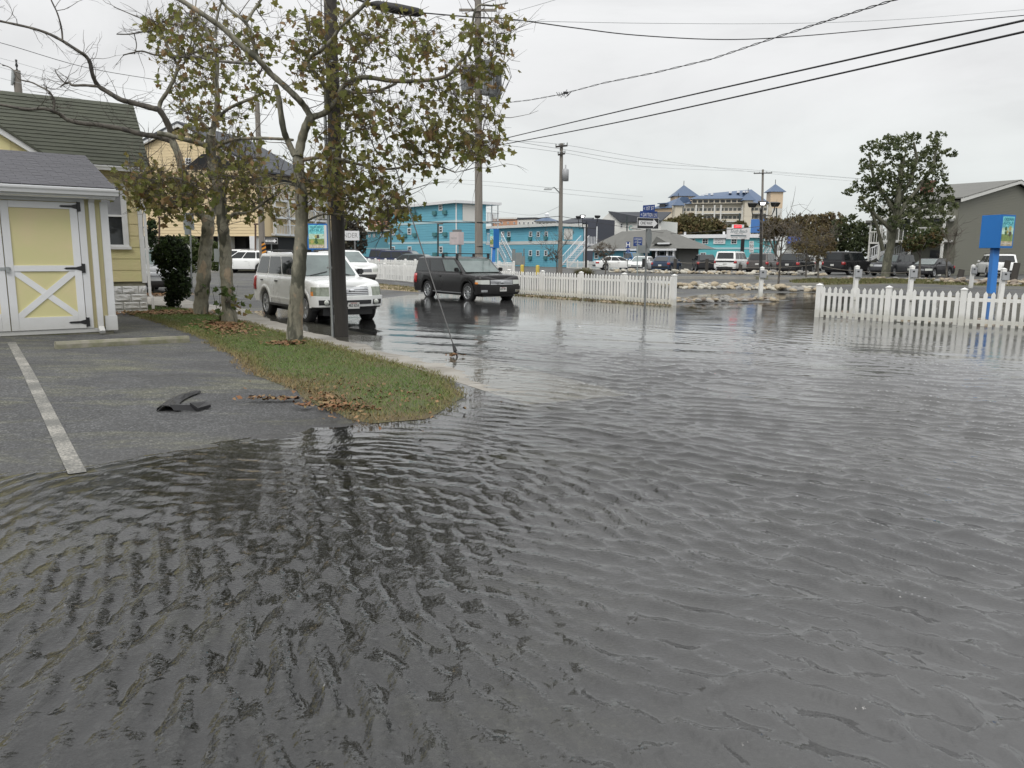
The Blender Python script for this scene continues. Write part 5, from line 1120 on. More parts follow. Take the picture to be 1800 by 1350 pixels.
# ---- white houses behind, roofs
wh = thing('white_house', 'white house with grey gabled roof and outside stairs behind the office', 'house', at(1100, 452, 140)); q = Wall(1050, 142, pb=1160, Yb=134); ze_ = q.Z(1110, 390)
wbox(q, wh, 'wall', FARW, 0, q.L, -6, 0, .1, ze_); xa = q.X(1069); mb = MB(); mb.poly([q.f(q.X(1050), .02, ze_), q.f(q.X(1091), .02, ze_), q.f(xa, .02, q.Z(1069, 373.5))], -q.n, 1.); mb.build('gable_wall', FARW, wh)
mb = MB(); P = [q.f(*p) for p in ((q.X(1091), .5, ze_ - .1), (q.L + .3, .5, ze_ - .1), (q.L + .3, -3, q.Z(1120, 374)), (xa, -3, q.Z(1069, 373)), (xa, .3, q.Z(1069, 373)))]; mb.poly(P, (0, 0, 1), .18); mb.build('roof', ROOFD, wh)
for px in (1056, 1066, 1091, 1101): window(q, wh, px, 393, 400, 3.6, t=.06)
stairs(wh, at(1056, 404, 139), at(1075, 414, 138.5), 1.2, 9)
text('C', 1.1, mat('teal_print', (.03, .30, .30), .6), wh, tmat(q.f(q.X(1107), .06, q.Z(1107, 401)), q.a, q.n)); text('SEASIDE', .5, mat('sign_grey', (.3, .3, .3), .6), wh, tmat(q.f(q.X(1117), .06, q.Z(1117, 402)), q.a, q.n))
dh = thing('dark_house', 'slate grey house with a dark roof behind the floodlight', 'house', at(1030, 452, 130)); q = Wall(985, 132, pb=1049, Yb=128)
wbox(q, dh, 'wall', mat('slate_wall', (.06, .065, .085), .7), q.X(1022), q.L, -6, 0, .1, q.Z(1035, 385)); wbox(q, dh, 'wall', FARW, 0, q.X(1022), -6, -1, .1, q.Z(1000, 396)); mb = MB(); P = [q.f(*p) for p in ((-1.2, .4, q.Z(990, 394)), (q.X(1030), .4, q.Z(1020, 393)), (q.X(1022), -4, q.Z(1015, 383)), (.4, -4, q.Z(995, 383)))]; mb.poly(P, (0, 0, 1), .2); mb.build('roof', ROOFD, dh)
pv = thing('pavilion', 'blue roofed pavilion with a white cupola behind the two storey blue motel', 'pavilion', at(960, 452, 150)); q = Wall(938, 150, pb=982, Yb=150)
z0_, z1_ = q.Z(960, 390), q.Z(960, 382); wbox(q, pv, 'wall', FARW, .6, q.L - .8, -3, 0, z0_ - 2, z0_); wbox(q, pv, 'eaves', WHITE, .3, q.L - .5, -3.3, .3, z0_ - .0, z0_ + .15)
for k in range(5): wbox(q, pv, 'opening', DARKV, 1 + .7 * k, 1.3 + .7 * k, .0, .03, z0_ - .9, z0_ - .2)
mb = MB(); mb.hexa([q.f(*p) for p in ((0, .5, z0_ + .15), (q.L, .5, z0_ + .15), (q.L, -3.5, z0_ + .15), (0, -3.5, z0_ + .15), (q.L * .4, -1.2, z1_), (q.L * .62, -1.2, z1_), (q.L * .62, -1.8, z1_), (q.L * .4, -1.8, z1_))]); mb.build('roof', HROOF, pv)
wbox(q, pv, 'cupola', WHITE, q.L * .45, q.L * .60, -1.8, -1.2, z1_ - .1, z1_ + .6); mb = MB(); mb.hexa([q.f(*p) for p in ((q.L * .42, -1.1, z1_ + .6), (q.L * .63, -1.1, z1_ + .6), (q.L * .63, -1.9, z1_ + .6), (q.L * .42, -1.9, z1_ + .6), (q.L * .52, -1.45, z1_ + 1), (q.L * .53, -1.45, z1_ + 1), (q.L * .53, -1.55, z1_ + 1), (q.L * .52, -1.55, z1_ + 1))]); mb.build('cupola_roof', WHITE, pv)
for lab, pa, pb_, y, yb, Y, mt in (('low salmon coloured building far beyond the blue motels', 866, 909, 385, 400, 170, SALM), ('white block beside the far salmon building', 909, 940, 385, 400, 168, FARW), ('pink and orange block behind the low blue wing', 648, 692, 386, 408, 150, SALM)):
    q = Wall(pa, Y, pb=pb_, Yb=Y - 2); o = thing('distant_building', lab, 'building', q.O); zt_ = q.Z((pa + pb_) / 2, y); wbox(q, o, 'wall', mt, 0, q.L, -8, 0, .1, zt_); wbox(q, o, 'roof', FARW if mt is SALM else ROOFD, -.2, q.L + .2, -8.2, .2, zt_, zt_ + .3)
    for k in range(4): window(q, o, pa + (pb_ - pa) * (k + .5) / 4, y + 5, y + 9, 3, t=.06)
q = Wall(655, 152, pb=690, Yb=150); mb = MB(); mb.hexa([q.f(*p) for p in ((0, 1, q.Z(670, 385)), (q.L, 1, q.Z(670, 385)), (q.L, -8, q.Z(670, 385)), (0, -8, q.Z(670, 385)), (2, -3, q.Z(670, 379)), (q.L - 1, -3, q.Z(670, 379)), (q.L - 1, -4, q.Z(670, 379)), (2, -4, q.Z(670, 379)))]); mb.build('roof', ROOFD, o)
# ---- tall hotel
ht = thing('hotel', 'large pale hotel with rows of balconies, blue roofs and pointed turrets', 'hotel', at(1260, 452, 330))
q = Wall(1205, 330, pb=1345, Yb=322); zT = q.Z(1270, 349); wbox(q, ht, 'wall', HWALL, q.X(1178), q.X(1352), -18, 0, .1, q.Z(1260, 357))
floors = [350, 360.5, 375, 389, 403, 417]
for i in range(5):
    zf = q.Z(1260, floors[i + 1]); zn = q.Z(1260, floors[i])
    xa_, xb_ = q.X(1181 if i else 1240), q.X(1344 if i else 1300)
    if i == 0: continue
    wbox(q, ht, 'balcony_floor', FARW, xa_, xb_, .0, 2.2, zf - .35, zf); wbox(q, ht, 'balcony_rail', HWALL, xa_, xb_, 2.05, 2.2, zf, zf + .85)
    n = 22
    for k in range(n):
        x = xa_ + (xb_ - xa_) * (k + .5) / n; wbox(q, ht, 'window', FARW, x - .75, x + .75, .0, .12, zf, zf + 2.3); mb = MB(); mb.box((x - .62, .12, zf + .1), (x + .62, .16, zf + 2.15), q.f); mb.build('pane', DOORG, ht)
for px in (1184, 1189, 1198, 1220, 1232, 1252, 1263, 1300, 1308, 1314, 1343): x = q.X(px); wbox(q, ht, 'column', FARW, x - .3, x + .3, 1.9, 2.4, .1, q.Z(px, 361))
def hroof(pts_lo, pts_hi, mt=HROOF, name='roof'): mb = MB(); mb.hexa(list(pts_lo) + list(pts_hi)); return mb.build(name, mt, ht)
zr0, zr1 = q.Z(1260, 358), q.Z(1290, 330)
hroof([q.f(*p) for p in ((q.X(1200), 1.5, zr0), (q.X(1347), 1.5, zr0), (q.X(1347), -22, zr0), (q.X(1200), -22, zr0))], [q.f(*p) for p in ((q.X(1238), -9, q.Z(1240, 337)), (q.X(1316), -9, zr1), (q.X(1318), -12, zr1), (q.X(1238), -12, q.Z(1240, 337)))])
for a_, b_, yt, yb_ in ((1212, 1300, 348, 356),): 
    x0, x1_ = q.X(a_), q.X(b_); wbox(q, ht, 'dormer_wall', HWALL, x0, x1_, -1, 1.8, q.Z(1250, 358), q.Z(1250, 350))
    for k in range(9): x = x0 + (x1_ - x0) * (k + .5) / 9; wbox(q, ht, 'window', DARKG, x - .9, x + .9, 1.8, 1.9, q.Z(1250, 356.5), q.Z(1250, 352))
    hroof([q.f(*p) for p in ((x0 - 1, 2.6, q.Z(1250, 350)), (x1_ + 1, 2.6, q.Z(1250, 350)), (x1_ + 1, -3, q.Z(1250, 350)), (x0 - 1, -3, q.Z(1250, 350)))], [q.f(*p) for p in ((x0 + 2, .5, q.Z(1250, 344)), (x1_ - 2, .5, q.Z(1250, 344)), (x1_ - 2, -5, q.Z(1250, 342)), (x0 + 2, -5, q.Z(1250, 342)))])
for px, py in ((1230, 341), (1237, 340), (1246, 339.5), (1278, 336), (1292, 335.5), (1302, 335), (1308, 335)): x = q.X(px); z = q.Z(px, py); wbox(q, ht, 'skylight', WHITE, x - .55, x + .55, -6.5, -3.0, z - .5, z + .25)
def turret(pa, pb_, Y, ybase, yap, ybot, mt, low=None, lowy=None):
    t = Wall(pa, Y, pb=pb_, Yb=Y); zb_, za_ = t.Z(pa, ybase), t.Z(pa, yap); L = t.L
    wbox(t, ht, 'tower', mt, .3, L - .3, -L + .3, 0, t.Z(pa, ybot), zb_)
    if low: wbox(t, ht, 'tower', low, .3, L - .3, -L + .3, -.05, .1, t.Z(pa, ybot))
    mb = MB(); mb.add([t.f(-.8, .8, zb_), t.f(L + .8, .8, zb_), t.f(L + .8, -L - .8, zb_), t.f(-.8, -L - .8, zb_), t.f(L / 2, -L / 2, za_)], [(0, 1, 4), (1, 2, 4), (2, 3, 4), (3, 0, 4), (0, 3, 2, 1)]); mb.build('turret_roof', HROOF, ht)
    mb = MB(); mb.tube([t.f(L / 2, -L / 2, za_), t.f(L / 2, -L / 2, za_ + 1.8)], .12, 4); mb.build('finial', DARKV, ht)
turret(1181, 1221, 345, 344.5, 323, 376, PEACH, HWALL); turret(1347, 1371, 335, 337, 322, 366, PEACH, FARW); turret(1182, 1197, 326, 361, 347, 380, HWALL, HWALL); turret(1303, 1319, 320, 352, 338, 380, HWALL, HWALL)
t = Wall(1146, 345, pb=1180, Yb=336); wbox(t, ht, 'wing_wall', HWALL, 0, t.L, -14, 0, .1, t.Z(1165, 376)); wbox(t, ht, 'wing_wall', PEACH, -.05, t.L, -14, .05, t.Z(1165, 376), t.Z(1165, 366))
hroof([t.f(*p) for p in ((-1, 1, t.Z(1165, 366)), (t.L, 1, t.Z(1165, 366)), (t.L, -15, t.Z(1165, 366)), (-1, -15, t.Z(1165, 366)))], [t.f(*p) for p in ((1.2, -5, t.Z(1150, 357)), (t.L, -5, t.Z(1175, 345)), (t.L, -9, t.Z(1175, 345)), (1.2, -9, t.Z(1150, 357)))])
x = t.X(1162); wbox(t, ht, 'dormer', DARKG, x - 1.5, x + 1.6, .2, .6, t.Z(1162, 364.5), t.Z(1162, 358.5)); wbox(t, ht, 'dormer_roof', HROOF, x - 2.2, x + 2.4, -1, 1.2, t.Z(1162, 358.5), t.Z(1162, 357))
# ---- sage green gabled building at the right, with white outside stairs
g = Wall(1677, 66, U, 26.); gs = thing('apartment_building', 'sage green gabled building at the right edge with a brick chimney', 'apartment', (g.O.x, g.O.y, .1))
xe = g.X(1771); zl = g.Z(1677, 352); zap = g.Z(1778, 323); mb = MB(); mb.poly([g.f(0, 0, 0), g.f(2 * xe, 0, 0), g.f(2 * xe, 0, zl), g.f(xe, 0, zap), g.f(0, 0, zl)], V, 6); mb.build('wall', SAGE, gs)
mb = MB(); n = 62; bh = .135
for k in range(n):
    z = .55 + k * bh; wlim = 0 if z < zl else (z + bh - zl) / (zap - zl) * xe; xa_, xb_ = wlim + .02, 2 * xe - wlim
    if xb_ <= xa_: break
    mb.add([g.f(xa_, .028, z), g.f(xb_, .028, z), g.f(xb_, .004, z + bh), g.f(xa_, .004, z + bh)], [(0, 1, 2, 3)]); mb.add([g.f(xa_, .0, z), g.f(xb_, 0, z), g.f(xb_, .028, z), g.f(xa_, .028, z)], [(0, 1, 2, 3)])
mb.build('siding', SAGE, gs)['kind'] = 'stuff'; wbox(g, gs, 'plinth', mat('plinth_block', (.17, .17, .14), .8, var=.1, vscale=2), 0, 2 * xe, 0, .06, 0, .54)
sgl = (zap - zl) / xe
for s0, s1, nm in ((-.5, xe, 'rake_board'), (2 * xe + .5, xe, 'rake_board')):
    def rr(x, h): return g.f(x, .45, zl + (min(x, 2 * xe - x)) * sgl + h)
    mb = MB(); mb.poly([rr(s0, -.06), rr(s1, -.06), rr(s1, .26), rr(s0, .26)], V, .12); mb.build(nm, FARW, gs)
    mb = MB(); mb.poly([rr(s0, .20), rr(s1, .20), rr(s1, .30), rr(s0, .30)], V, 6.4); mb.build('roof', GRF, gs)
c_ = g.f(3.4, -4.5, 0); zc_ = zl + 3.0 * sgl; mb = MB(); mb.box((c_.x - .4, c_.y - .4, zc_), (c_.x + .4, c_.y + .4, at(1700, 325, c_.y).z)); mb.build('chimney', mat('old_brick', (.16, .07, .055), .85, var=.3, vscale=4, bump=.01, bscale=12), gs)
zz = at(1700, 325, c_.y).z; mb = MB(); mb.box((c_.x - .5, c_.y - .5, zz), (c_.x + .5, c_.y + .5, zz + .35)); mb.build('chimney_cap', mat('old_brick', (.1, .1, .1)), gs)
g2 = Wall(1677, 66, V, 16.)
for k, z in enumerate((.5, 3.2, 5.2)):
    if k: wbox(g2, gs, 'balcony_floor', FARW, .2, 5.8, 0, 1.7, z - .15, z + .05)
    if k: wbox(g2, gs, 'handrail', FARW, .2, 5.8, 1.62, 1.7, z + 1.0, z + 1.1)
    if k:
        for j in range(15): wbox(g2, gs, 'baluster', FARW, .3 + .37 * j, .36 + .37 * j, 1.63, 1.68, z, z + 1.0)
for j in range(3): wbox(g2, gs, 'balcony_post', FARW, .2 + 2.7 * j, .36 + 2.7 * j, 1.55, 1.75, .1, 6.3)
for j in range(2): wbox(g2, gs, 'door', DARKG, 1.0 + 2.6 * j, 2.0 + 2.6 * j, 0, .06, 3.3, 5.2); wbox(g2, gs, 'door', DARKG, 1.0 + 2.6 * j, 2.0 + 2.6 * j, 0, .06, .4, 2.4)
stairs(gs, at(1530, 458, 74), at(1598, 424, 73), 1.4, 16); stairs(gs, at(1560, 462, 70), at(1625, 420, 70), 1.4, 16)
lw = Wall(1525, 76, pb=1620, Yb=74); wbox(lw, gs, 'annexe_wall', mat('annexe_wall', (.12, .12, .10), .8), 0, lw.L, -3, 0, .1, lw.Z(1570, 425)); wbox(lw, gs, 'landing', FARW, 0, lw.L, -1, 1.4, lw.Z(1570, 429), lw.Z(1570, 426))
for k in range(22): wbox(lw, gs, 'baluster', FARW, lw.L * k / 22, lw.L * k / 22 + .06, 1.35, 1.4, lw.Z(1570, 426), lw.Z(1570, 408))
wbox(lw, gs, 'handrail', FARW, 0, lw.L, 1.32, 1.42, lw.Z(1570, 409), lw.Z(1570, 407)); wbox(lw, gs, 'annexe_roof', GRF, -.4, lw.L + .4, -4, 1.6, lw.Z(1570, 392), lw.Z(1570, 388))
for k in range(4): wbox(lw, gs, 'balcony_post', FARW, lw.L * k / 3, lw.L * k / 3 + .15, 1.2, 1.35, .1, lw.Z(1570, 392))
mb = MB(); c_ = at(1673, 384, 66); mb.tube([at(1668, 380, 66.5), c_], .04, 6); mb.lathe([(0, .18), (.22, .16), (.26, 0), (.16, -.22), (0, -.24)], Matrix.Translation(c_) @ Matrix.Rotation(PI / 2, 4, 'X'), 14); mb.build('wall_lamp', FARW, gs)
# ---- beige condominium at the left, over an open parking level
b2 = thing('condominium', 'beige gabled condominium standing over an open parking level behind the trees', 'condominium', at(360, 452, 84))
c = Wall(236, 84, pb=462, Yb=80); zl0, zr0 = c.Z(250, 272), c.Z(455, 303); xp = c.X(332); zp = c.Z(332, 224); zbm = c.Z(400, 415)
mb = MB(); mb.poly([c.f(0, 0, zbm), c.f(c.L, 0, zbm), c.f(c.L, 0, zr0), c.f(xp, 0, zp), c.f(0, 0, zl0)], -c.n, 12); mb.build('wall', BEI, b2)
n = int((zp - zbm) / .3); mb = MB()
for k in range(n):
    z = zbm + .3 * k; xl = 0 if z + .3 < zl0 else xp * (z + .3 - zl0) / (zp - zl0); xr = c.L if z + .3 < zr0 else c.L - (c.L - xp) * (z + .3 - zr0) / (zp - zr0); xl, xr = xl + .02, xr - .02
    if xr > xl: mb.add([c.f(xl, .04, z), c.f(xr, .04, z), c.f(xr, .005, z + .3), c.f(xl, .005, z + .3)], [(0, 1, 2, 3)]); mb.add([c.f(xl, 0, z), c.f(xr, 0, z), c.f(xr, .04, z), c.f(xl, .04, z)], [(0, 1, 2, 3)])
mb.build('siding', BEI, b2)['kind'] = 'stuff'
for (xa_, za_), (xb_, zb_) in (((-.8, zl0 - .35), (xp, zp)), ((c.L + .8, zr0 - .4), (xp, zp))):
    mb = MB(); mb.poly([c.f(xa_, .5, za_), c.f(xb_, .5, zb_), c.f(xb_, .5, zb_ + .42), c.f(xa_, .5, za_ + .42)], -c.n, .2); mb.build('rake_board', WHITE, b2); mb = MB(); mb.poly([c.f(xa_, .55, za_ + .35), c.f(xb_, .55, zb_ + .35), c.f(xb_, .55, zb_ + .55), c.f(xa_, .55, za_ + .55)], -c.n, 12); mb.build('roof', ROOFD, b2)
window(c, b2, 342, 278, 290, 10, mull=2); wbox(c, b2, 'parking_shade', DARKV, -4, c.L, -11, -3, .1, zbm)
for px in (262, 330, 395, 448): x = c.X(px); wbox(c, b2, 'pillar', FARW, x - .45, x + .45, -1.2, -.2, .1, zbm)
wbox(c, b2, 'stair_wall', WHITE, c.X(441), c.X(453), -.2, .1, .1, zbm)
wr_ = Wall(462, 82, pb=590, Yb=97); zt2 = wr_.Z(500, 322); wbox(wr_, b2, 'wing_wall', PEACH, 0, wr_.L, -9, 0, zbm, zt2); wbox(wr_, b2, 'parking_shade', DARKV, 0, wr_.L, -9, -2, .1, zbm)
mb = MB(); mb.hexa([wr_.f(*p) for p in ((-1.2, 1.6, zt2), (wr_.L + .6, 1.6, zt2), (wr_.L + .6, -10, zt2), (-1.2, -10, zt2), (-3, -3.6, wr_.Z(430, 268)), (wr_.L - 1, -3.6, wr_.Z(430, 268)), (wr_.L - 1, -4.5, wr_.Z(430, 268)), (-3, -4.5, wr_.Z(430, 268)))]); mb.build('roof', ROOFD, b2)
for i, (ya, yb_) in enumerate(((332, 352), (357, 381), (386, 410))):
    zf = wr_.Z(500, yb_ + 4); wbox(wr_, b2, 'balcony_floor', WHITE, 0, wr_.L, 0, 1.6, zf - .1, zf + .12)
    wbox(wr_, b2, 'handrail', WHITE, 0, wr_.L, 1.5, 1.6, zf + 1.0, zf + 1.1)
    for j in range(36): wbox(wr_, b2, 'baluster', WHITE, .3 * j, .3 * j + .05, 1.52, 1.58, zf, zf + 1.0)
    for j in range(5): wbox(wr_, b2, 'column', WHITE, 2.7 * j, 2.7 * j + .25, 1.4, 1.65, zf, wr_.Z(500, ya - 6))
    for j in range(4): f_ = wbox(wr_, b2, 'window', WHITE, 2.7 * j + .6, 2.7 * j + 2.3, 0, .08, zf + .2, zf + 2.1); wbox(wr_, f_, 'pane', DARKG, 2.7 * j + .72, 2.7 * j + 2.18, .08, .1, zf + .3, zf + 2.0)
mid = Wall(585, 92, pb=612, Yb=96); wbox(mid, b2, 'end_wall', BEI, 0, mid.L, -6, 0, .1, mid.Z(595, 345))
# ================================================================ fences
PICK = {}
def picket_mesh(h, w=.088, name='picket'):
    mb = MB(); mb.poly([(-w / 2, 0, 0), (w / 2, 0, 0), (w / 2, 0, h - .07), (w * .34, 0, h - .045), (0, 0, h), (-w * .34, 0, h - .045), (-w / 2, 0, h - .07)], (0, 1, 0), .022); return mb.mesh(name, VINYL)
def fence(label, pts, h, pitch, group=None, base=.03, broken=None, sub=None):
    """posts at pts (ground points); pickets and two rails between"""
    root = thing('picket_fence', label, 'fence', pts[0], 0., group); root.location.z = 0
    pm = picket_mesh(h); o0 = Vector(root.location)
    mb = MB(); pw = .065; ph = h + .06; mb.box((-pw, -pw, -.25), (pw, pw, ph)); mb.box((-pw - .012, -pw - .012, ph), (pw + .012, pw + .012, ph + .018)); mb.add([(-pw - .008, -pw - .008, ph + .018), (pw + .008, -pw - .008, ph + .018), (pw + .008, pw + .008, ph + .018), (-pw - .008, pw + .008, ph + .018), (0, 0, ph + .06)], [(0, 1, 4), (1, 2, 4), (2, 3, 4), (3, 0, 4)]); post = mb.mesh('post', VINYL)
    cnt = 0
    for i, p in enumerate(pts):
        p = Vector(p); q = Vector(pts[min(i + 1, len(pts) - 1)]) - (p if i < len(pts) - 1 else Vector(pts[i - 1])); d = Vector((q.x, q.y, 0)).normalized() if i < len(pts) - 1 else (Vector(pts[i]) - Vector(pts[i - 1])).normalized(); rz = math.atan2(d.y, d.x)
        inst(post, 'post', root, Matrix.Translation((p.x - o0.x, p.y - o0.y, p.z)) @ Matrix.Rotation(rz, 4, 'Z') @ Matrix.Rotation(R_.uniform(-.012, .012), 4, 'X'))
        if i == len(pts) - 1: break
        b = Vector(pts[i + 1]); L = Vector((b.x - p.x, b.y - p.y)).length; nd = Vector((d.y, -d.x, 0)); nd = nd if nd.dot(-p) > 0 else -nd
        n = max(1, int(round((L - .13) / pitch)) - 0); sl = (b.z - p.z) / L
        for zz, hh in ((.10, .09), (h - .22, .085)):
            mb = MB(); fr_ = frame((p.x, p.y, p.z), d, nd); mb.hexa([fr_(.06, -.02, zz), fr_(L - .06, -.02, zz + sl * L), fr_(L - .06, .02, zz + sl * L), fr_(.06, .02, zz), fr_(.06, -.02, zz + hh), fr_(L - .06, -.02, zz + hh + sl * L), fr_(L - .06, .02, zz + hh + sl * L), fr_(.06, .02, zz + hh)]); mb.build('rail', VINYL, root)
        for k in range(n):
            s = .065 + (L - .13) * (k + .5) / n; q = p + d * s + nd * .022; z = p.z + sl * s + base
            M = Matrix.Translation((q.x - o0.x, q.y - o0.y, z)) @ Matrix.Rotation(rz if nd.dot(Vector((-d.y, d.x, 0))) > 0 else rz + PI, 4, 'Z') @ Matrix.Rotation(R_.gauss(0, .012), 4, 'Y') @ Matrix.Translation((R_.gauss(0, .004), 0, R_.gauss(0, .006)))
            if broken and (i, k) in broken: M = M @ Matrix.Diagonal((1, 1, .93, 1))
            inst(pm, 'picket', root, M); cnt += 1
    return root
A_ = Vector((*G0(1184, 537)[:2], -.02)); pts = []
for k in range(12):
    s = k * 2.44; p = A_ + V * s; p.z = gz1(p.x, p.y) * .5; pts.append(p)
fence('long white picket fence running behind the black crossover along the street', pts, .96, .163)
pr_ = [G0(1437, 557), G0(1558, 565), G0(1689, 572)]; d_ = Vector((pr_[2][0] - pr_[1][0], pr_[2][1] - pr_[1][1], 0)); pts = [Vector((*p, -.03)) for p in pr_] + [Vector((pr_[2][0] + d_.x * k, pr_[2][1] + d_.y * k, -.03)) for k in (1, 2, 3)]
fence('shorter white picket fence standing in the floodwater at the right edge', pts, .86, .158, broken={(0, 4)})
pts = [at(1087 - 18 * k, 478, 78 + 3.2 * k) for k in range(6)]
for p in pts: p.z = .15
fence('low white picket fence in front of the office with the hipped roof', pts, .95, .24)
pts = [at(x, 478, Y) for x, Y in ((903, 60), (878, 62), (850, 64))]
for p in pts: p.z = .15
fence('piece of white picket fence just beyond the black crossover', pts, 1.0, .17)
pts = [at(748 - 17.5 * k, 478, 49 + 1.8 * k) for k in range(9)]
for p in pts: p.z = .18
fence('further white picket fence seen over the long one, left of the crossover', pts, 1.12, .17)
# ================================================================ rocks
ROCKM = [mat('rock_%s' % n, c, .85, var=.22, vscale=3, bump=.01, bscale=18) for n, c in (('pale', (.42, .40, .34)), ('tan', (.33, .28, .20)), ('grey', (.24, .235, .22)), ('brown', (.20, .165, .13)))]
def rock_mesh(seed, mt):
    bm = bmesh.new(); bmesh.ops.create_icosphere(bm, subdivisions=2, radius=.5); o = Vector((seed * 3.1, seed * 1.7, 0))
    for v in bm.verts: v.co *= 1 + .45 * noise.noise(v.co * 1.6 + o) + .12 * noise.noise(v.co * 4 + o); v.co.z *= .68; v.co.z = max(v.co.z, -.22)
    me = bpy.data.meshes.new('rock'); bm.to_mesh(me); bm.free(); me.materials.append(mt); return me
ROCKS = [[rock_mesh(i * 4 + j, m) for i in range(4)] for j, m in enumerate(ROCKM)]
def rocks(label, line, width, n, size, cols, seed, lift=.0, over=None):
    """line: ground points; n rocks spread over a band"""
    r = random.Random(seed); root = thing('rock_border', label, 'rock border', (line[0][0], line[0][1], 0)); o0 = Vector(root.location)
    L = [math.hypot(line[i + 1][0] - line[i][0], line[i + 1][1] - line[i][1]) for i in range(len(line) - 1)]; T = sum(L); stuff = MB()
    for k in range(n):
        t = r.uniform(0, T); i = 0
        while i < len(L) - 1 and t > L[i]: t -= L[i]; i += 1
        a, b = Vector((*line[i][:2], 0)), Vector((*line[i + 1][:2], 0)); d = (b - a).normalized(); q = a + d * t + Vector((-d.y, d.x, 0)) * r.gauss(0, .38) * width
        s = size * r.uniform(.55, 1.35); c = r.choice(cols); me = r.choice(ROCKS[c]); z = gz1(q.x, q.y) + s * .15 + lift + (r.uniform(0, size * .45) if r.random() < .35 else 0)
        if over is not None: z = max(z, over + s * .1)
        M = Matrix.Translation((q.x - o0.x, q.y - o0.y, z)) @ Matrix.Rotation(r.uniform(0, 6.28), 4, 'Z') @ Matrix.Rotation(r.uniform(-.4, .4), 4, 'X') @ Matrix.Diagonal((s * r.uniform(.8, 1.35), s, s * r.uniform(.7, 1.1), 1))
        inst(me, 'rock', root, M)
    return root
rocks('far border of pale rocks in front of the row of parked suvs', [at(1070, 480, 70), at(1200, 482, 66), at(1330, 483, 64), at(1450, 483, 62)], .9, 300, .42, (0, 0, 1, 2), 1)
rocks('border of tan and grey rocks at the edge of the water behind the meter post', [G(1170, 507), G(1300, 508), G(1442, 512)], .9, 260, .33, (0, 1, 1, 2), 2)
rocks('low spit of wet rocks at the end of the long picket fence', [G(1178, 531), G(1260, 530), G(1360, 528)], .5, 150, .22, (1, 2, 3, 2), 3)
rocks('heap of brown rocks below the blue sign at the right', [at(1655, 505, 46), at(1720, 504, 44), at(1800, 506, 42)], 1.5, 230, .34, (3, 3, 2, 1), 4)
rocks('rocks showing between the pickets of the right fence', [Vector((pr_[0][0] + .8, pr_[0][1] + .6, 0)), Vector((pr_[2][0] + .6, pr_[2][1] + .7, 0)), Vector((pr_[2][0] + d_.x * 3, pr_[2][1] + d_.y * 3 + .9, 0))], .35, 170, .26, (1, 2, 3), 5)
rocks('rocks and rubble under the big tree', [at(1450, 493, 50), at(1530, 491, 52), at(1640, 492, 51)], 1.2, 150, .22, (2, 3, 1), 6)
# grass strips and planting beds beyond the water
def bed(name, pxs, cols, n, h, seed, base):
    poly = [tuple(G(*p)[:2]) for p in pxs]; o = blob(name, poly, .9, .04, base, edge=.15, seed=seed, kind='structure'); P = pts_in(poly, n, seed)
    blades('bed_grass', P, h, .05, tinted('bed_' + name + str(seed), cols), np.random.RandomState(seed).uniform(0, 1, n), .7, seed, kind='stuff')
OL = [(.10, .10, .035), (.13, .125, .05), (.16, .13, .06), (.08, .10, .03)]
bed('planting_bed', [(1385, 495), (1440, 491), (1560, 492), (1680, 494), (1700, 500), (1560, 503), (1440, 505), (1400, 503)], OL, 9000, .12, 11, soil)
bed('planting_bed', [(1640, 496), (1800, 494), (1800, 509), (1650, 507)], OL, 3000, .1, 12, soil)
bed('verge', [(640, 507), (735, 514), (735, 507), (650, 500)], [(.20, .17, .09), (.24, .20, .12), (.12, .13, .05)], 1500, .06, 13, mat('sandy_soil', (.30, .24, .16), .9, var=.15, vscale=2))
bed('verge', [(905, 521), (1180, 540), (1180, 536), (905, 516)], [(.20, .17, .09), (.10, .07, .04), (.12, .13, .05)], 1200, .05, 14, mat('sandy_soil', (.30, .24, .16), .9))
bed('verge', [(380, 475), (470, 476), (560, 478), (560, 473), (460, 470), (380, 469)], OL, 3500, .25, 15, soil)
# low kerb walls that edge the far lot
KERB = mat('kerb_concrete', (.30, .29, .26), .8, var=.15, vscale=3)
def kerb(label, a, b, w=.18, h=.16):
    a, b = Vector(a), Vector(b); n = 14; d = (b - a).normalized(); s = Vector((-d.y, d.x, 0)) * w / 2; mb = MB()
    rows = [[Vector((*(q + s * k)[:2], gz1(q.x, q.y) + z)) for k, z in ((-1, -.1), (-1, h), (1, h), (1, -.1))] for q in (a.lerp(b, i / n) for i in range(n + 1))]
    mb.grid(rows, False); mb.add(rows[0], [(0, 1, 2, 3)]); mb.add(rows[-1], [(0, 1, 2, 3)]); o = mb.build('kerb', KERB); o['kind'] = 'structure'; return o
kerb('', G(1050, 489), G(1445, 492)); kerb('', G(1150, 503), G(1445, 505), h=.12); kerb('', G(370, 478), G(640, 483)); 
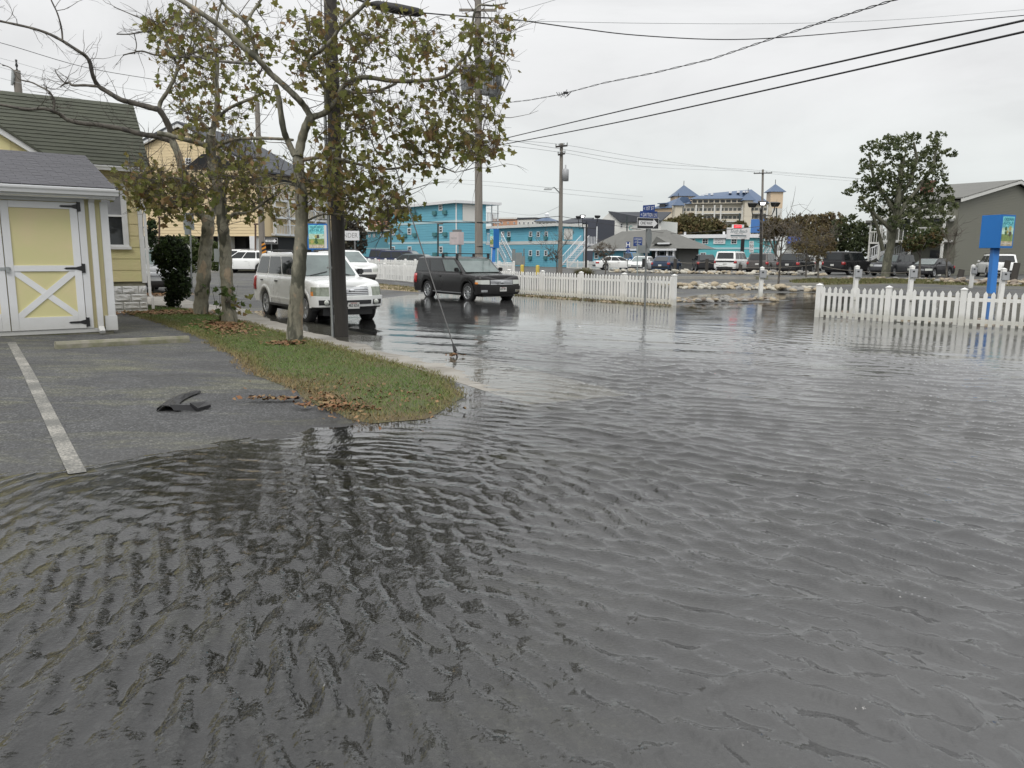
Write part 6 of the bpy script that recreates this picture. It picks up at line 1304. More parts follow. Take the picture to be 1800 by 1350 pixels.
# ================================================================ posts, signs, lamps
GPOST = mat('sign_post_grey', (.20, .21, .21), .5, .3); SIGNB = mat('sign_blue', (.012, .045, .20), .4); SIGNW = mat('sign_white', (.72, .72, .72), .4); SIGNK = mat('sign_black', (.012, .012, .013), .4); SIGNBK = mat('sign_back_metal', (.25, .27, .27), .45, .5, var=.08, vscale=3); BRB = mat('bright_sign_blue', (.012, .15, .46), .45, var=.05, vscale=1); BROWN = mat('rust_brown_steel', (.09, .055, .04), .7)
sp_ = Vector((*G0(1133.5, 538), -.1)); YS = sp_.y
ss = thing('street_sign', 'street sign post at the corner reading DAYTON LN and ONE WAY', 'street sign', sp_)
tp = at(1136, 398, YS); mb = MB(); mb.tube([sp_, at(1137.5, 378, YS)], .034, 10); mb.build('post', GPOST, ss)
def plate(par, name, px0, px1, py, h, Y0, Y1, mt, t=.006, frame_mt=None, rim=.0):
    a, b = at(px0, py, Y0), at(px1, py, Y1); d = Vector((b.x - a.x, b.y - a.y, 0)); L = d.length; d.normalize(); n = Vector((d.y, -d.x, 0)); f = frame((a.x, a.y, (a.z + b.z) / 2), d, n); mb = MB(); mb.box((0, -t, -h / 2), (L, 0, h / 2), f); o = mb.build(name, mt, par, bevel=.002)
    if frame_mt: mb = MB(); mb.box((rim, .0005, -h / 2 + rim), (L - rim, .002, h / 2 - rim), f); mb.build(name + '_face', frame_mt, o)
    return o, f, d, n, L
o, f, d, n, L = plate(ss, 'one_way_sign', 1120, 1158, 392.5, .36, YS - .28, YS + .06, SIGNW, frame_mt=SIGNK, rim=.012)
mb = MB(); mb.poly([f(.06, .003, -.085), f(L - .22, .003, -.085), f(L - .22, .003, -.145), f(L - .05, .003, 0), f(L - .22, .003, .145), f(L - .22, .003, .085), f(.06, .003, .085)], n, .002); mb.build('arrow', SIGNW, o)
text('ONE WAY', .15, SIGNK, o, tmat(f(L * .42, .0065, 0), d, n), width=L * .55)
o, f, d, n, L = plate(ss, 'street_name_sign', 1125, 1155.5, 378, .25, YS - .15, YS + .1, SIGNB); text('< DAYTON LN', .17, SIGNW, o, tmat(f(L / 2, .002, 0), d, n), width=L * .9)
o, f, d, n, L = plate(ss, 'street_name_sign', 1130, 1151, 366.5, .23, YS + .25, YS - .2, SIGNB); text('< 1ST ST', .16, SIGNW, o, tmat(f(L / 2, .002, 0), d, n), width=L * .85)
c_ = at(1141, 418, YS + .03); nst = Vector((math.cos(.5), math.sin(.5), 0)) ; e_ = Vector((-nst.y, nst.x, 0)); e_ = Vector((.42, .91, 0)).normalized(); mb = MB(); mb.poly([c_ + e_ * .36 * math.cos(g) + Vector((0, 0, .36 * math.sin(g))) for g in [PI / 8 + k * PI / 4 for k in range(8)]], Vector((e_.y, -e_.x, 0)), .006); mb.build('stop_sign_back', SIGNBK, ss)
mb = MB(); c_ = at(1132, 462, YS); mb.box((c_.x - .07, c_.y - .06, c_.z - .14), (c_.x + .02, c_.y - .01, c_.z + .14)); mb.build('post_box', BLACK, ss)
# hospital sign and ocean sign
o = thing('hospital_sign', 'small blue hospital H sign on a thin post', 'sign', at(1103.5, 478, 62)); mb = MB(); p = at(1103.5, 476, 62); p.z = .1; mb.tube([p, at(1103.5, 424, 62)], .03, 6); mb.build('post', GPOST, o)
q, f, d, n, L = plate(o, 'panel', 1100, 1108, 430.5, .50, 61.8, 61.8, SIGNB); text('H', .5, SIGNW, q, tmat(f(L / 2, .003, 0), d, n), bold=.012); q, f, d, n, L = plate(o, 'panel', 1101, 1107, 441, .22, 61.8, 61.8, SIGNB); text('<', .2, SIGNW, q, tmat(f(L / 2, .003, 0), d, n))
o = thing('direction_sign', 'square blue sign reading OCEAN above a grey cabinet', 'sign', at(1120, 478, 56)); p = at(1120.5, 478, 56); p.z = .1; mb = MB(); mb.tube([p, at(1120.5, 420, 56)], .04, 6); mb.build('post', mat('pale_post', (.28, .33, .33), .6), o)
q, f, d, n, L = plate(o, 'panel', 1113.5, 1129, 425, .62, 55.8, 56.2, SIGNB); text('OCEAN', .2, SIGNW, q, tmat(f(L / 2, .003, .17), d, n), width=L * .8); text('CITY PARK', .14, SIGNW, q, tmat(f(L / 2, .003, -.04), d, n), width=L * .8); text('ONLY', .14, SIGNW, q, tmat(f(L / 2, .003, -.2), d, n), width=L * .4)
q, f, d, n, L = plate(o, 'cabinet', 1121, 1142, 438, .55, 56, 56.3, SIGNBK, t=.2)
# highway 50 sign
o = thing('route_sign', 'white route 50 sign with a bent arrow in front of the turquoise motel', 'sign', at(1321, 478, 80)); p = at(1321, 476, 80); p.z = .1; mb = MB(); mb.tube([p, at(1321, 424, 80)], .035, 6); mb.build('post', GPOST, o)
for t_, y, h in (('WEST', 426, .26), ('50', 433, .5), ('>', 441, .34)): q, f, d, n, L = plate(o, 'panel', 1317, 1325, y, h, 79.8, 79.8, SIGNW); text(t_, h * .85, SIGNK, q, tmat(f(L / 2, .003, 0), d, n), width=L * .8)
# motel roadside sign
o = thing('motel_sign', 'white roadside sign reading South Beach with a red display above', 'sign', at(1301, 478, 78)); p = at(1303, 470, 78); p.z = .1; mb = MB(); mb.box((p.x - .16, p.y - .1, .1), (p.x + .16, p.y + .1, at(1303, 420, 78).z)); mb.build('post', BLACK, o)
q, f, d, n, L = plate(o, 'panel', 1280, 1318, 410.5, 1.12, 77.5, 78.2, SIGNW, t=.3); text('South Beach', .46, mat('sign_teal', (.02, .07, .09), .5), q, tmat(f(L * .48, .003, .22), d, n), width=L * .78, shear=.4)
mb = MB(); mb.poly([f(L * .10, .004, -.22), f(L * .18, .004, -.31), f(L * .18, .004, -.27), f(L * .84, .004, -.27), f(L * .84, .004, -.17), f(L * .18, .004, -.17), f(L * .18, .004, -.13)], n, .01); mb.build('arrow', mat('sign_teal', (0, 0, 0)), q)
text('MOTEL  410 289', .12, SIGNK, q, tmat(f(L * .5, .003, -.42), d, n), width=L * .7); text('MOTEL', .13, SIGNK, q, tmat(f(L * .5, .003, -.03), d, n), width=L * .4)
q, f, d, n, L = plate(o, 'display', 1289.5, 1308, 398, .38, 77.6, 78.0, SIGNW, t=.3); mb = MB(); mb.box((.05, .002, -.15), (L * .76, .012, .15), f); rd = mb.build('display_face', mat('led_red', (.5, .01, .02), .4, emit=(1, .03, .05, .9)), q); text('OPEN', .22, SIGNW, q, tmat(f(L * .4, .015, 0), d, n), width=L * .5)
# blue framed art signs: a plain painted picture in bands
def artpanel(par, f, d, n, x0, x1, z0, z1, title, foot, seed):
    W_, H_ = x1 - x0, z1 - z0
    for k, (a, b, c) in enumerate(((.0, .16, (.35, .30, .20)), (.16, .40, (.16, .22, .07)), (.40, .62, (.35, .50, .38)), (.62, 1., (.13, .42, .45)))): mb = MB(); mb.box((x0, .002, z0 + H_ * a), (x1, .006, z0 + H_ * b), f); mb.build('picture_band', mat('art_%d' % k, c, .5, var=.3, vscale=5, col2=tuple(min(.8, v * 1.7) for v in c)), par)
    r = random.Random(seed)
    for k in range(5):
        x, z = x0 + W_ * r.uniform(.2, .8), z0 + H_ * r.uniform(.25, .6); rad = W_ * r.uniform(.08, .16); mb = MB(); mb.poly([f(x + rad * math.cos(g) * r.uniform(.6, 1.2), .007, z + rad * 1.1 * math.sin(g)) for g in np.linspace(0, 2 * PI, 11)[:-1]], n, .003); mb.build('picture_shape', mat('art_shape_%d' % (k % 3), ((.05, .13, .05), (.45, .38, .12), (.10, .09, .06))[k % 3], .6), par)
    for i, t in enumerate(title): text(t, H_ * .13, mat('art_title', (.02, .22, .28), .5), par, tmat(f((x0 + x1) / 2, .009, z1 - H_ * (.10 + .13 * i)), d, n), width=W_ * .82, bold=.004)
    text(foot, H_ * .08, SIGNW, par, tmat(f((x0 + x1) / 2, .009, z0 + H_ * .08), d, n), width=W_ * .8)
def bluesign(label, pxc, pyt, pyb, wl, wr_, Y, ybase, alpha, A, B, artright=True, title=('OCEAN', 'GOLF'), lean=0.):
    c = at(pxc, (pyt + pyb) / 2, Y); vd = Vector((c.x, c.y, 0)).normalized(); rt = Vector((vd.y, -vd.x, 0)); zt, zb = at(pxc, pyt, Y).z, at(pxc, pyb, Y).z
    lv_ = (-rt * math.cos(alpha) + vd * math.sin(alpha)).normalized(); rv = (rt * math.sin(alpha) + vd * math.cos(alpha)).normalized(); C0 = Vector((c.x, c.y, 0))
    o = thing('billboard_sign', label, 'sign', (c.x, c.y, 0)); mb = MB(); mb.hexa([C0 + lv_ * a + rv * b + Vector((0, 0, z)) for z in (zb, zt) for a, b in ((A, 0), (0, 0), (0, B), (A, B))]); mb.build('box', BRB, o, bevel=.01)
    if artright: f = frame(C0, rv, -lv_); artpanel(o, f, rv, -lv_, .08, B - .08, zb + .1, zt - .08, title, 'PARKING', 3)
    else: L0 = C0 + lv_ * A; nn = -rv; f = frame(L0, -lv_, nn); artpanel(o, f, -lv_, nn, .05, A - .05, zb + .08, zt - .05, title, 'PARKING', 4)
    pc = C0 + lv_ * A * .45 + rv * B * .4; mb = MB(); q = Vector((*at(ybase[0], ybase[1], Y)[:2], -.1)); top_ = Vector((pc.x, pc.y, zb)); w = .14
    mb.hexa([q + Vector((-w, -w, 0)), q + Vector((w, -w, 0)), q + Vector((w, w, 0)), q + Vector((-w, w, 0)), top_ + Vector((-w, -w, 0)), top_ + Vector((w, -w, 0)), top_ + Vector((w, w, 0)), top_ + Vector((-w, w, 0))]); mb.build('post', BRB, o)
    return o
bluesign('tall blue box sign with a picture panel on its right face, at the right edge', 1759, 377, 436, 30, 17, 36.5, (1742, 515), math.radians(35), 1.0, .95, True)
bluesign('smaller blue box sign on a blue post in front of the second blue motel', 868, 402, 436, 8, 10, 66, (866, 470), math.radians(50), .55, .6, False, ('MINI', 'GOLF'))
q, f, d, n, L = plate(None, 'x', 540, 577, 416, 2.15, 66, 66, BRB, t=.25); bpy.data.objects.remove(q)
o = thing('billboard_sign', 'wide picture sign in a blue frame between the sycamore trunk and the dark pole', 'sign', at(558, 452, 66)); mb = MB(); mb.box((0, -.25, -1.08), (L, 0, 1.08), f); mb.build('box', BRB, o, bevel=.01); artpanel(o, f, d, n, .12, L - .35, -.96, .96, ('OLD PRO', 'GOLF'), 'OPEN', 9)
mb = MB(); mb.box((L - .34, .001, -.96), (L - .12, .01, .96), f); mb.build('side_panel', FARW, o)
for xx in (.4, L - .4): mb = MB(); a_ = f(xx, -.12, -1.05); mb.tube([(a_.x, a_.y, .1), a_], .1, 8); mb.build('post', BRB, o)
q, f, d, n, L = plate(None, 'x', 578, 631, 414, .85, 70, 70, SIGNW, t=.2); bpy.data.objects.remove(q)
o = thing('motel_sign', 'white lettered sign showing right of the dark pole', 'sign', at(610, 452, 70)); mb = MB(); mb.box((0, -.2, -.42), (L, 0, .42), f); mb.build('panel', SIGNW, o); text('ISLANDER', .6, mat('sign_soft_grey', (.28, .28, .28), .6), o, tmat(f(L * .55, .004, 0), d, n), width=L * .8)
for xx in (.4, L - .4): mb = MB(); a_ = f(xx, -.1, -.42); mb.tube([(a_.x, a_.y, .1), a_], .08, 8); mb.build('post', GPOST, o)
q, f, d, n, L = plate(None, 'x', 790, 806, 419, 1.3, 78, 77, SIGNW, t=.2); bpy.data.objects.remove(q)
o = thing('motel_sign', 'pale pink box sign on a grey post in front of the three storey blue motel', 'sign', at(800, 452, 78)); mb = MB(); mb.box((0, -.7, -.62), (L, 0, .62), f); mb.build('box', mat('pale_pink_panel', (.52, .46, .46), .6, var=.1, vscale=2), o, bevel=.02); mb = MB(); mb.box((.35, -.5, .62), (L - .1, -.1, .85), f); mb.build('cap', GPOST, o); text('MOTEL', .25, mat('sign_soft_grey', (0, 0, 0)), o, tmat(f(L / 2, .004, 0), d, n), width=L * .7)
mb = MB(); a_ = f(L * .9, -.3, -.62); mb.tube([(a_.x, a_.y, .1), a_], .16, 8); mb.build('post', GPOST, o)
# flood lights
def flood(label, px, ytop, Y, ybase, heads, lit, rad=.085):
    b = Vector((*at(px, ybase, Y)[:2], .1)); t = at(px + 1, ytop, Y); o = thing('floodlight_pole', label, 'floodlight', b); mb = MB(); mb.box((b.x - .35, b.y - .35, 0), (b.x + .35, b.y + .35, .5)); mb.build('base', CONC, o, bevel=.02); mb = MB(); mb.tube([b, t], [rad * 1.25, rad], 10); mb.build('pole', mat('bronze_pole', (.035, .033, .032), .5, .3), o)
    for k, (hx, hy) in enumerate(heads):
        c = at(hx, hy, Y - .1 * k); j = t + Vector((0, 0, -.35)); mb = MB(); mb.tube([j, Vector((c.x, j.y, j.z - .02)) + (t - c) * .12, Vector((c.x, c.y, (j.z + c.z) / 2)), c], .035, 6); mb.build('arm', BLACK, o)
        mb = MB(); w, h_ = .34, .17; mb.hexa([c + Vector(v) for v in ((-w * .6, -.06, -h_), (w * .6, -.06, -h_), (w * .5, .22, -h_ * .6), (-w * .5, .22, -h_ * .6), (-w, -.16, h_ * .5), (w, -.16, h_ * .5), (w * .7, .2, h_), (-w * .7, .2, h_))]); hd = mb.build('lamp_head', BLACK, o, bevel=.02)
        mb = MB(); mb.hexa([c + Vector(v) for v in ((-w * .35, -.078, -h_ * .75), (w * .35, -.078, -h_ * .75), (w * .35, -.05, -h_ * .75), (-w * .35, -.05, -h_ * .75), (-w * .55, -.155, h_ * .2), (w * .55, -.155, h_ * .2), (w * .55, -.12, h_ * .2), (-w * .55, -.12, h_ * .2))]); mb.build('lamp_lens', mat('lit_lens', (.8, .8, .8), .3, emit=(1, 1, 1, 3.0)) if k == lit else DARKG, hd)
flood('tall floodlight pole with three lamp heads, the middle one lit, beside the white post', 1337, 368, 50, 498, ((1322, 360), (1340, 357), (1362, 359)), 1)
flood('floodlight pole with three small lamp heads, one lit, by the outside stairs', 1030, 394, 82, 470, ((1017, 382), (1024, 380), (1050, 381)), 1, .1)
# utility poles further away
def upole(label, px, yt, Y, ybase, r=.16, arms=(), cans=(), lamp=None, mt=None, pxt=None):
    b = Vector((*at(px, ybase, Y)[:2], .1)); t = at(pxt or px, yt, Y); o = thing('utility_pole', label, 'utility pole', b); mb = MB(); mb.tube([b, b.lerp(t, .5), t], [r * 1.2, r * 1.05, r * .85], 10); mb.build('pole', mt or WOODG, o)
    for y, wpx in arms:
        c = at(pxt or px, y, Y - .2); hw = wpx / 2 * Y / FPX; mb = MB(); dz = .0; mb.hexa([c + Vector(v) for v in ((-hw, -.06, -.07), (hw, -.06, .03), (hw, .06, .03), (-hw, .06, -.07), (-hw, -.06, .05), (hw, -.06, .15), (hw, .06, .15), (-hw, .06, .05))]); mb.build('crossarm', WOODD, o)
        for s in (-.95, -.4, .4, .95): mb = MB(); mb.lathe([(0, 0), (.05, 0), (.03, .08), (.06, .14), (.02, .22), (0, .24)], Matrix.Translation(c + Vector((hw * s, 0, .07 + .05 * s))), 7); mb.build('insulator', GALV, o)
    for cx, cy in cans: c = at(cx, cy, Y - .3); mb = MB(); mb.lathe([(0, -.45), (.24, -.43), (.25, .4), (.2, .45), (.06, .5), (.06, .75), (0, .76)], Matrix.Translation(c), 14); mb.build('transformer', GALV2, o)
    if lamp: c = at(*lamp, Y - 1.2); j = at(px, lamp[1] + 8, Y); mb = MB(); mb.tube([j, j.lerp(c, .6) + Vector((0, 0, .25)), c], .04, 6); mb.build('lamp_arm', GALV, o); mb = MB(); mb.hexa([c + Vector(v) for v in ((-.5, -.12, -.08), (.15, -.12, -.08), (.15, .12, -.08), (-.5, .12, -.08), (-.4, -.08, .08), (.15, -.08, .06), (.15, .08, .06), (-.4, .08, .08))]); mb.build('street_lamp', GALV, o, bevel=.03)
    return o
P985 = upole('grey utility pole with crossarm, transformer and street lamp, right of the second blue motel', 984.5, 252, 60, 484, .15, ((258, 20), (272, 12)), ((994, 308),), (967, 332), pxt=987)
P1340 = upole('utility pole with a wide slanted crossarm beyond the floodlight pole', 1338, 298, 112, 470, .17, ((305, 31),), (), None, pxt=1341)
upole('pale utility pole rising between the sycamores with a hazard marker at its foot', 463, 180, 44, 492, .15, (), (), None, pxt=452)
c = at(464, 436, 43.7); mb = MB(); mb.box((c.x - .12, c.y - .02, c.z - .35), (c.x + .12, c.y, c.z + .35)); hz = tag(mb.build('hazard_marker', mat('marker_black', (.02, .02, .02), .5)), 'black and orange striped hazard marker on the pale utility pole', 'marker')
for k in range(3): mb = MB(); mb.poly([(c.x - .12, c.y - .022, c.z - .32 + .22 * k), (c.x + .12, c.y - .022, c.z - .22 + .22 * k), (c.x + .12, c.y - .022, c.z - .12 + .22 * k), (c.x - .12, c.y - .022, c.z - .22 + .22 * k)], (0, -1, 0), .003); mb.build('stripe', mat('marker_orange', (.65, .25, .02), .5), hz)
o = thing('one_way_sign', 'far one way sign on a short post left of the white suv', 'sign', at(475, 478, 40)); p = at(477, 478, 40); p.z = .05; mb = MB(); mb.tube([p, at(477, 418, 40)], .03, 6); mb.build('post', GPOST, o); q, f, d, n, L = plate(o, 'panel', 465, 488, 423.5, .30, 39.8, 39.8, SIGNW, frame_mt=SIGNK, rim=.012)
mb = MB(); mb.poly([f(.05, .003, -.06), f(L - .18, .003, -.06), f(L - .18, .003, -.11), f(L - .04, .003, 0), f(L - .18, .003, .11), f(L - .18, .003, .06), f(.05, .003, .06)], n, .002); mb.build('arrow', SIGNW, q); text('ONE WAY', .10, SIGNK, q, tmat(f(L * .4, .0065, 0), d, n), width=L * .5)
for lab, px, yt, yb, Y, w in (('thin brown lamp post against the beige wall at the left', 280, 383, 478, 60, .07), ('brown lamp post against the beige wall right of the sycamores', 449, 395, 478, 58, .07), ('slim dark post left of the three storey blue motel', 687, 399, 478, 80, .10), ('slim brown post in front of the salmon building', 866, 377, 478, 130, .14), ('slim post with a crossbar in front of the salmon building', 876, 385, 478, 130, .08), ('dark green lamp post in front of the three storey blue motel', 770, 394, 478, 84, .10), ('slim dark pole in front of the white house', 1102, 379, 478, 120, .1), ('slim dark pole in front of the hotel balconies', 1300, 375, 478, 150, .14), ('thin leaning pole at the right of the hotel', 1365, 365, 478, 130, .11)):
    b = at(px, yb, Y); b.z = .1; o = thing('post', lab, 'post', b); mb = MB(); mb.tube([b, at(px, yt, Y)], w, 8); mb.build('pole', BROWN if 'brown' in lab else mat('dark_green_post', (.03, .045, .045), .6), o)
    if 'lamp' in lab: c = at(px, yt, Y); mb = MB(); mb.box((c.x - .1, c.y - .1, c.z - .02), (c.x + .55, c.y + .1, c.z + .10)); mb.build('lamp_head', BROWN, o)
    if 'crossbar' in lab: c = at(px, 391, Y); mb = MB(); mb.box((c.x - .55, c.y - .05, c.z), (c.x + .55, c.y + .05, c.z + .1)); mb.build('crossbar', BROWN, o)
o = thing('sign_backs', 'two grey sign backs on one post between shrub and leaning sycamore', 'sign', at(335, 500, 32)); p = at(336, 495, 32); p.z = .1; mb = MB(); mb.tube([p, at(334, 372, 32)], .035, 6); mb.build('post', GPOST, o); plate(o, 'panel', 322, 341, 389, .68, 31.9, 32.1, SIGNBK); plate(o, 'panel', 324.5, 333.5, 408, .2, 31.9, 32, SIGNBK)
o = thing('meter_box', 'grey box on a post behind the middle sycamore trunk', 'utility box', at(384, 480, 30)); p = at(386, 492, 30); p.z = .1; mb = MB(); mb.tube([p, at(384, 402, 30)], .03, 6); mb.build('post', GALV, o); mb = MB(); c = at(382, 449, 29.9); mb.box((c.x - .11, c.y - .05, c.z - .25), (c.x + .11, c.y + .05, c.z + .25)); mb.build('box', SIGNBK, o, bevel=.01)
# white metering posts with grey boxes
def mpost(label, px, pyt, Y, h=1.22, zb=-.02):
    t = at(px, pyt, Y); b = Vector((t.x - .02, t.y, t.z - h)); o = thing('meter_post', label, 'meter post', b, group='white posts with grey boxes'); mb = MB(); mb.hexa([b + Vector((x, y, -.1)) for x, y in ((-.075, -.075), (.075, -.075), (.075, .075), (-.075, .075))] + [t + Vector((x, y, 0)) for x, y in ((-.075, -.075), (.075, -.075), (.075, .075), (-.075, .075))]); mb.add([t + Vector(v) for v in ((-.085, -.085, 0), (.085, -.085, 0), (.085, .085, 0), (-.085, .085, 0), (0, 0, .05))], [(0, 1, 4), (1, 2, 4), (2, 3, 4), (3, 0, 4)]); mb.build('post', VINYL, o, bevel=.004)
    mb = MB(); mb.box((t.x - .13, t.y - .16, t.z - .42), (t.x + .15, t.y - .077, t.z - .10)); bx = mb.build('socket_box', GALV2, o, bevel=.01); mb = MB(); mb.box((t.x - .05, t.y - .168, t.z - .22), (t.x + .03, t.y - .161, t.z - .16)); mb.build('outlet', DARKV, bx); mb = MB(); mb.tube([(t.x + .1, t.y - .09, t.z - .42), (t.x + .09, t.y - .09, t.z - .55)], .018, 6); mb.build('conduit', GALV2, o)
mpost('white post with grey box standing alone left of the right picket fence', 1340, 470.5, 32.5); mpost('white post with grey box, leftmost of those behind the right fence', 1507, 468.5, 31); mpost('white post with grey box, second behind the right fence', 1604, 468.5, 30.5); mpost('white post with grey box by the brown rock heap', 1711, 466.5, 40, 1.1); mpost('white post with grey box just right of the tall blue sign', 1765, 473, 29.5)
# wooden rope posts in front of the parked row
WD2 = mat('creosote_post', (.05, .045, .04), .85, var=.3, vscale=6, stretch=(4, 4, 1)); prev = None
rp = [(1187, 455, 67), (1243, 455, 67), (1302, 465, 65), (1437, 459, 62), (1504, 470, 61), (1604, 472, 58)]
for i, (px, yt, Y) in enumerate(rp):
    t = at(px, yt, Y); b = Vector((t.x, t.y, .05)); o = thing('wooden_post', ['dark wooden post below the blue wagon door', 'dark wooden post beside the small dark suv', 'dark wooden post between the white suv and the grey brown suv', 'dark wooden post left of the black pickup', 'dark wooden post in front of the black pickup', 'dark wooden post in front of the low black sedan'][i], 'post', b, group='rope posts along the parking row'); mb = MB(); mb.tube([b, t], [.15, .14], 9); mb.build('post', WD2, o)
    if prev is not None: wire('rope', 'rope slung between wooden posts, %s' % ['', 'under the blue wagon', 'under the large white suv', 'below the two grey suvs', 'under the black pickup', 'past the off-roader'][i], [prev - Vector((0, 0, .25)), t - Vector((0, 0, .25))], .018, .12, mt=mat('old_rope', (.22, .20, .17), .9), cat='rope')
    prev = t
for px, yt, Y, lab in ((1788, 462, 46, 'leaning thick timber post right of the white suv with its tailgate facing us'), (1772, 458, 50, 'thick timber post between the blue sign and the leaning post'), (1691, 474, 50, 'low timber post left of the brown rock heap')):
    t = at(px, yt, Y); b = Vector((t.x - .15, t.y, .0)); o = thing('wooden_post', lab, 'post', b); mb = MB(); mb.tube([b, t], [.2, .18], 9); mb.build('post', WD2, o)
for px, Y, lab in ((918, 60, 'yellow bollard left of the gap in the far fence'), (945, 58, 'yellow bollard nearer the grey street light pole')):
    p = at(px, 476, Y); p.z = .1; o = thing('bollard', lab, 'bollard', p); mb = MB(); mb.lathe([(.14, 0), (.14, .8), (.12, .88), (0, .9)], Matrix.Translation(p), 12); mb.build('post', mat('bollard_yellow', (.55, .42, .08), .6), o)
o = thing('utility_cabinet', 'grey utility cabinets on posts in front of the second blue motel', 'cabinet', at(910, 476, 62))
for x0, x1_, y0, y1 in ((900, 906, 438, 476), (906, 918, 444, 466), (918, 923, 450, 466)): a_, b_ = at(x0, y1, 62), at(x1_, y0, 62); mb = MB(); mb.box((a_.x, a_.y - .25, a_.z), (b_.x, a_.y + .1, b_.z)); mb.build('box', SIGNBK, o, bevel=.02)
for x0 in (901, 921): a_ = at(x0, 476, 62); mb = MB(); mb.tube([(a_.x, a_.y, .1), at(x0, 437, 62)], .05, 6); mb.build('post', GPOST, o)
# wires across the middle distance
def mw(label, pts, r=.012, mt=None): wire('power_line', label, [at(*p) for p in pts], r, mt=mt or GALV)
mw('dark cable low over the blue motels between the poles', [(560, 386, 36), (700, 388, 42), (842, 391, 45), (984, 380, 60)], .022, RUST)
mw('dark cable running from the street light pole over the office roof', [(984, 380, 60), (1060, 393, 74), (1180, 410, 88), (1337, 398, 52)], .02, RUST)
mw('thin line from the grey pole top over the sky to the right pole', [(842, 237, 40), (987, 262, 60), (1150, 287, 82), (1341, 300, 112), (1560, 318, 120)], .016)
mw('second thin line below, from the grey pole to the slanted crossarm', [(842, 246, 40), (987, 254, 60), (1150, 281, 82), (1330, 303, 112), (1540, 322, 120)], .014)
mw('third thin line below, sagging toward the slanted crossarm', [(842, 250, 40), (987, 268, 60), (1150, 294, 82), (1352, 303, 112), (1560, 318, 118)], .014)
mw('faint line crossing left of the transformer pole near the motel roof', [(690, 312, 60), (842, 318, 60), (987, 332, 60), (1130, 346, 90)], .012)
mw('second faint line left of the transformer pole near the motel roof', [(690, 318, 62), (842, 325, 62), (987, 340, 62), (1130, 354, 90)], .012)
mw('faint line leaving the street light pole to the lower left', [(985, 362, 60), (940, 378, 70), (880, 372, 80), (856, 366, 90)], .012)
mw('faint high line left of the beige condominium', [(240, 262, 40), (300, 222, 40), (420, 150, 38)], .010)
# ================================================================ trees
def bark_mat(name, a, b, c):
    m = bpy.data.materials.new(name); m.use_nodes = True; nt = m.node_tree; bs = nt.nodes['Principled BSDF']; ge = N(nt, 'ShaderNodeNewGeometry'); mp = N(nt, 'ShaderNodeMapping'); mp.inputs['Scale'].default_value = (1, 1, .45); Lk(nt, ge.outputs['Position'], mp.inputs[0])
    n1 = N(nt, 'ShaderNodeTexNoise', i_Scale=4.5, i_Detail=3., i_Distortion=.6); Lk(nt, mp.outputs[0], n1.inputs['Vector']); n2 = N(nt, 'ShaderNodeTexNoise', i_Scale=16., i_Detail=5., i_Roughness=.7); Lk(nt, mp.outputs[0], n2.inputs['Vector'])
    k = ramp(nt, n1.outputs[0], [(.40, a), (.47, b), (.60, b), (.64, c)]); k = mixc(nt, .75, k, ramp(nt, n2.outputs[0], [(.3, .55), (.6, 1.15)]), 'MULTIPLY'); Lk(nt, k, bs.inputs['Base Color']); bs.inputs['Roughness'].default_value = .85
    bp = N(nt, 'ShaderNodeBump', i_Strength=1., i_Distance=.008); Lk(nt, mth(nt, 'ADD', n2.outputs[0], n1.outputs[0]), bp.inputs['Height']); Lk(nt, bp.outputs[0], bs.inputs['Normal']); return m
BARK = bark_mat('sycamore_bark', (.075, .075, .055), (.20, .19, .145), (.30, .24, .17)); BARK2 = bark_mat('grey_bark', (.06, .055, .05), (.11, .10, .085), (.15, .14, .12)); TWIG = mat('twig', (.075, .062, .052), .85)
LEAFS = tinted('sycamore_leaves', [(.17, .185, .05), (.21, .20, .06), (.14, .16, .045), (.22, .18, .065), (.18, .185, .055), (.23, .15, .07)], .55, .45)
HALF = [(0, 0), (.20, -.12), (.50, .10), (.32, .30), (.52, .56), (.24, .62), (0, 1.0)]
def leafpolys(pos, d, n, size, fold=.35):
    """two half-blades either side of the midrib"""
    d = d / np.linalg.norm(d, axis=1)[:, None]; s = np.cross(d, n); s /= np.linalg.norm(s, axis=1)[:, None] + 1e-9; n = np.cross(s, d); out = []
    for sg in (1, -1):
        P = [pos + size[:, None] * (d * y + s * sg * x * 1.0 + n * (abs(x) * fold - y * y * .15)) for x, y in HALF]
        out.append(np.stack(P if sg > 0 else P[::-1], 1))
    return out
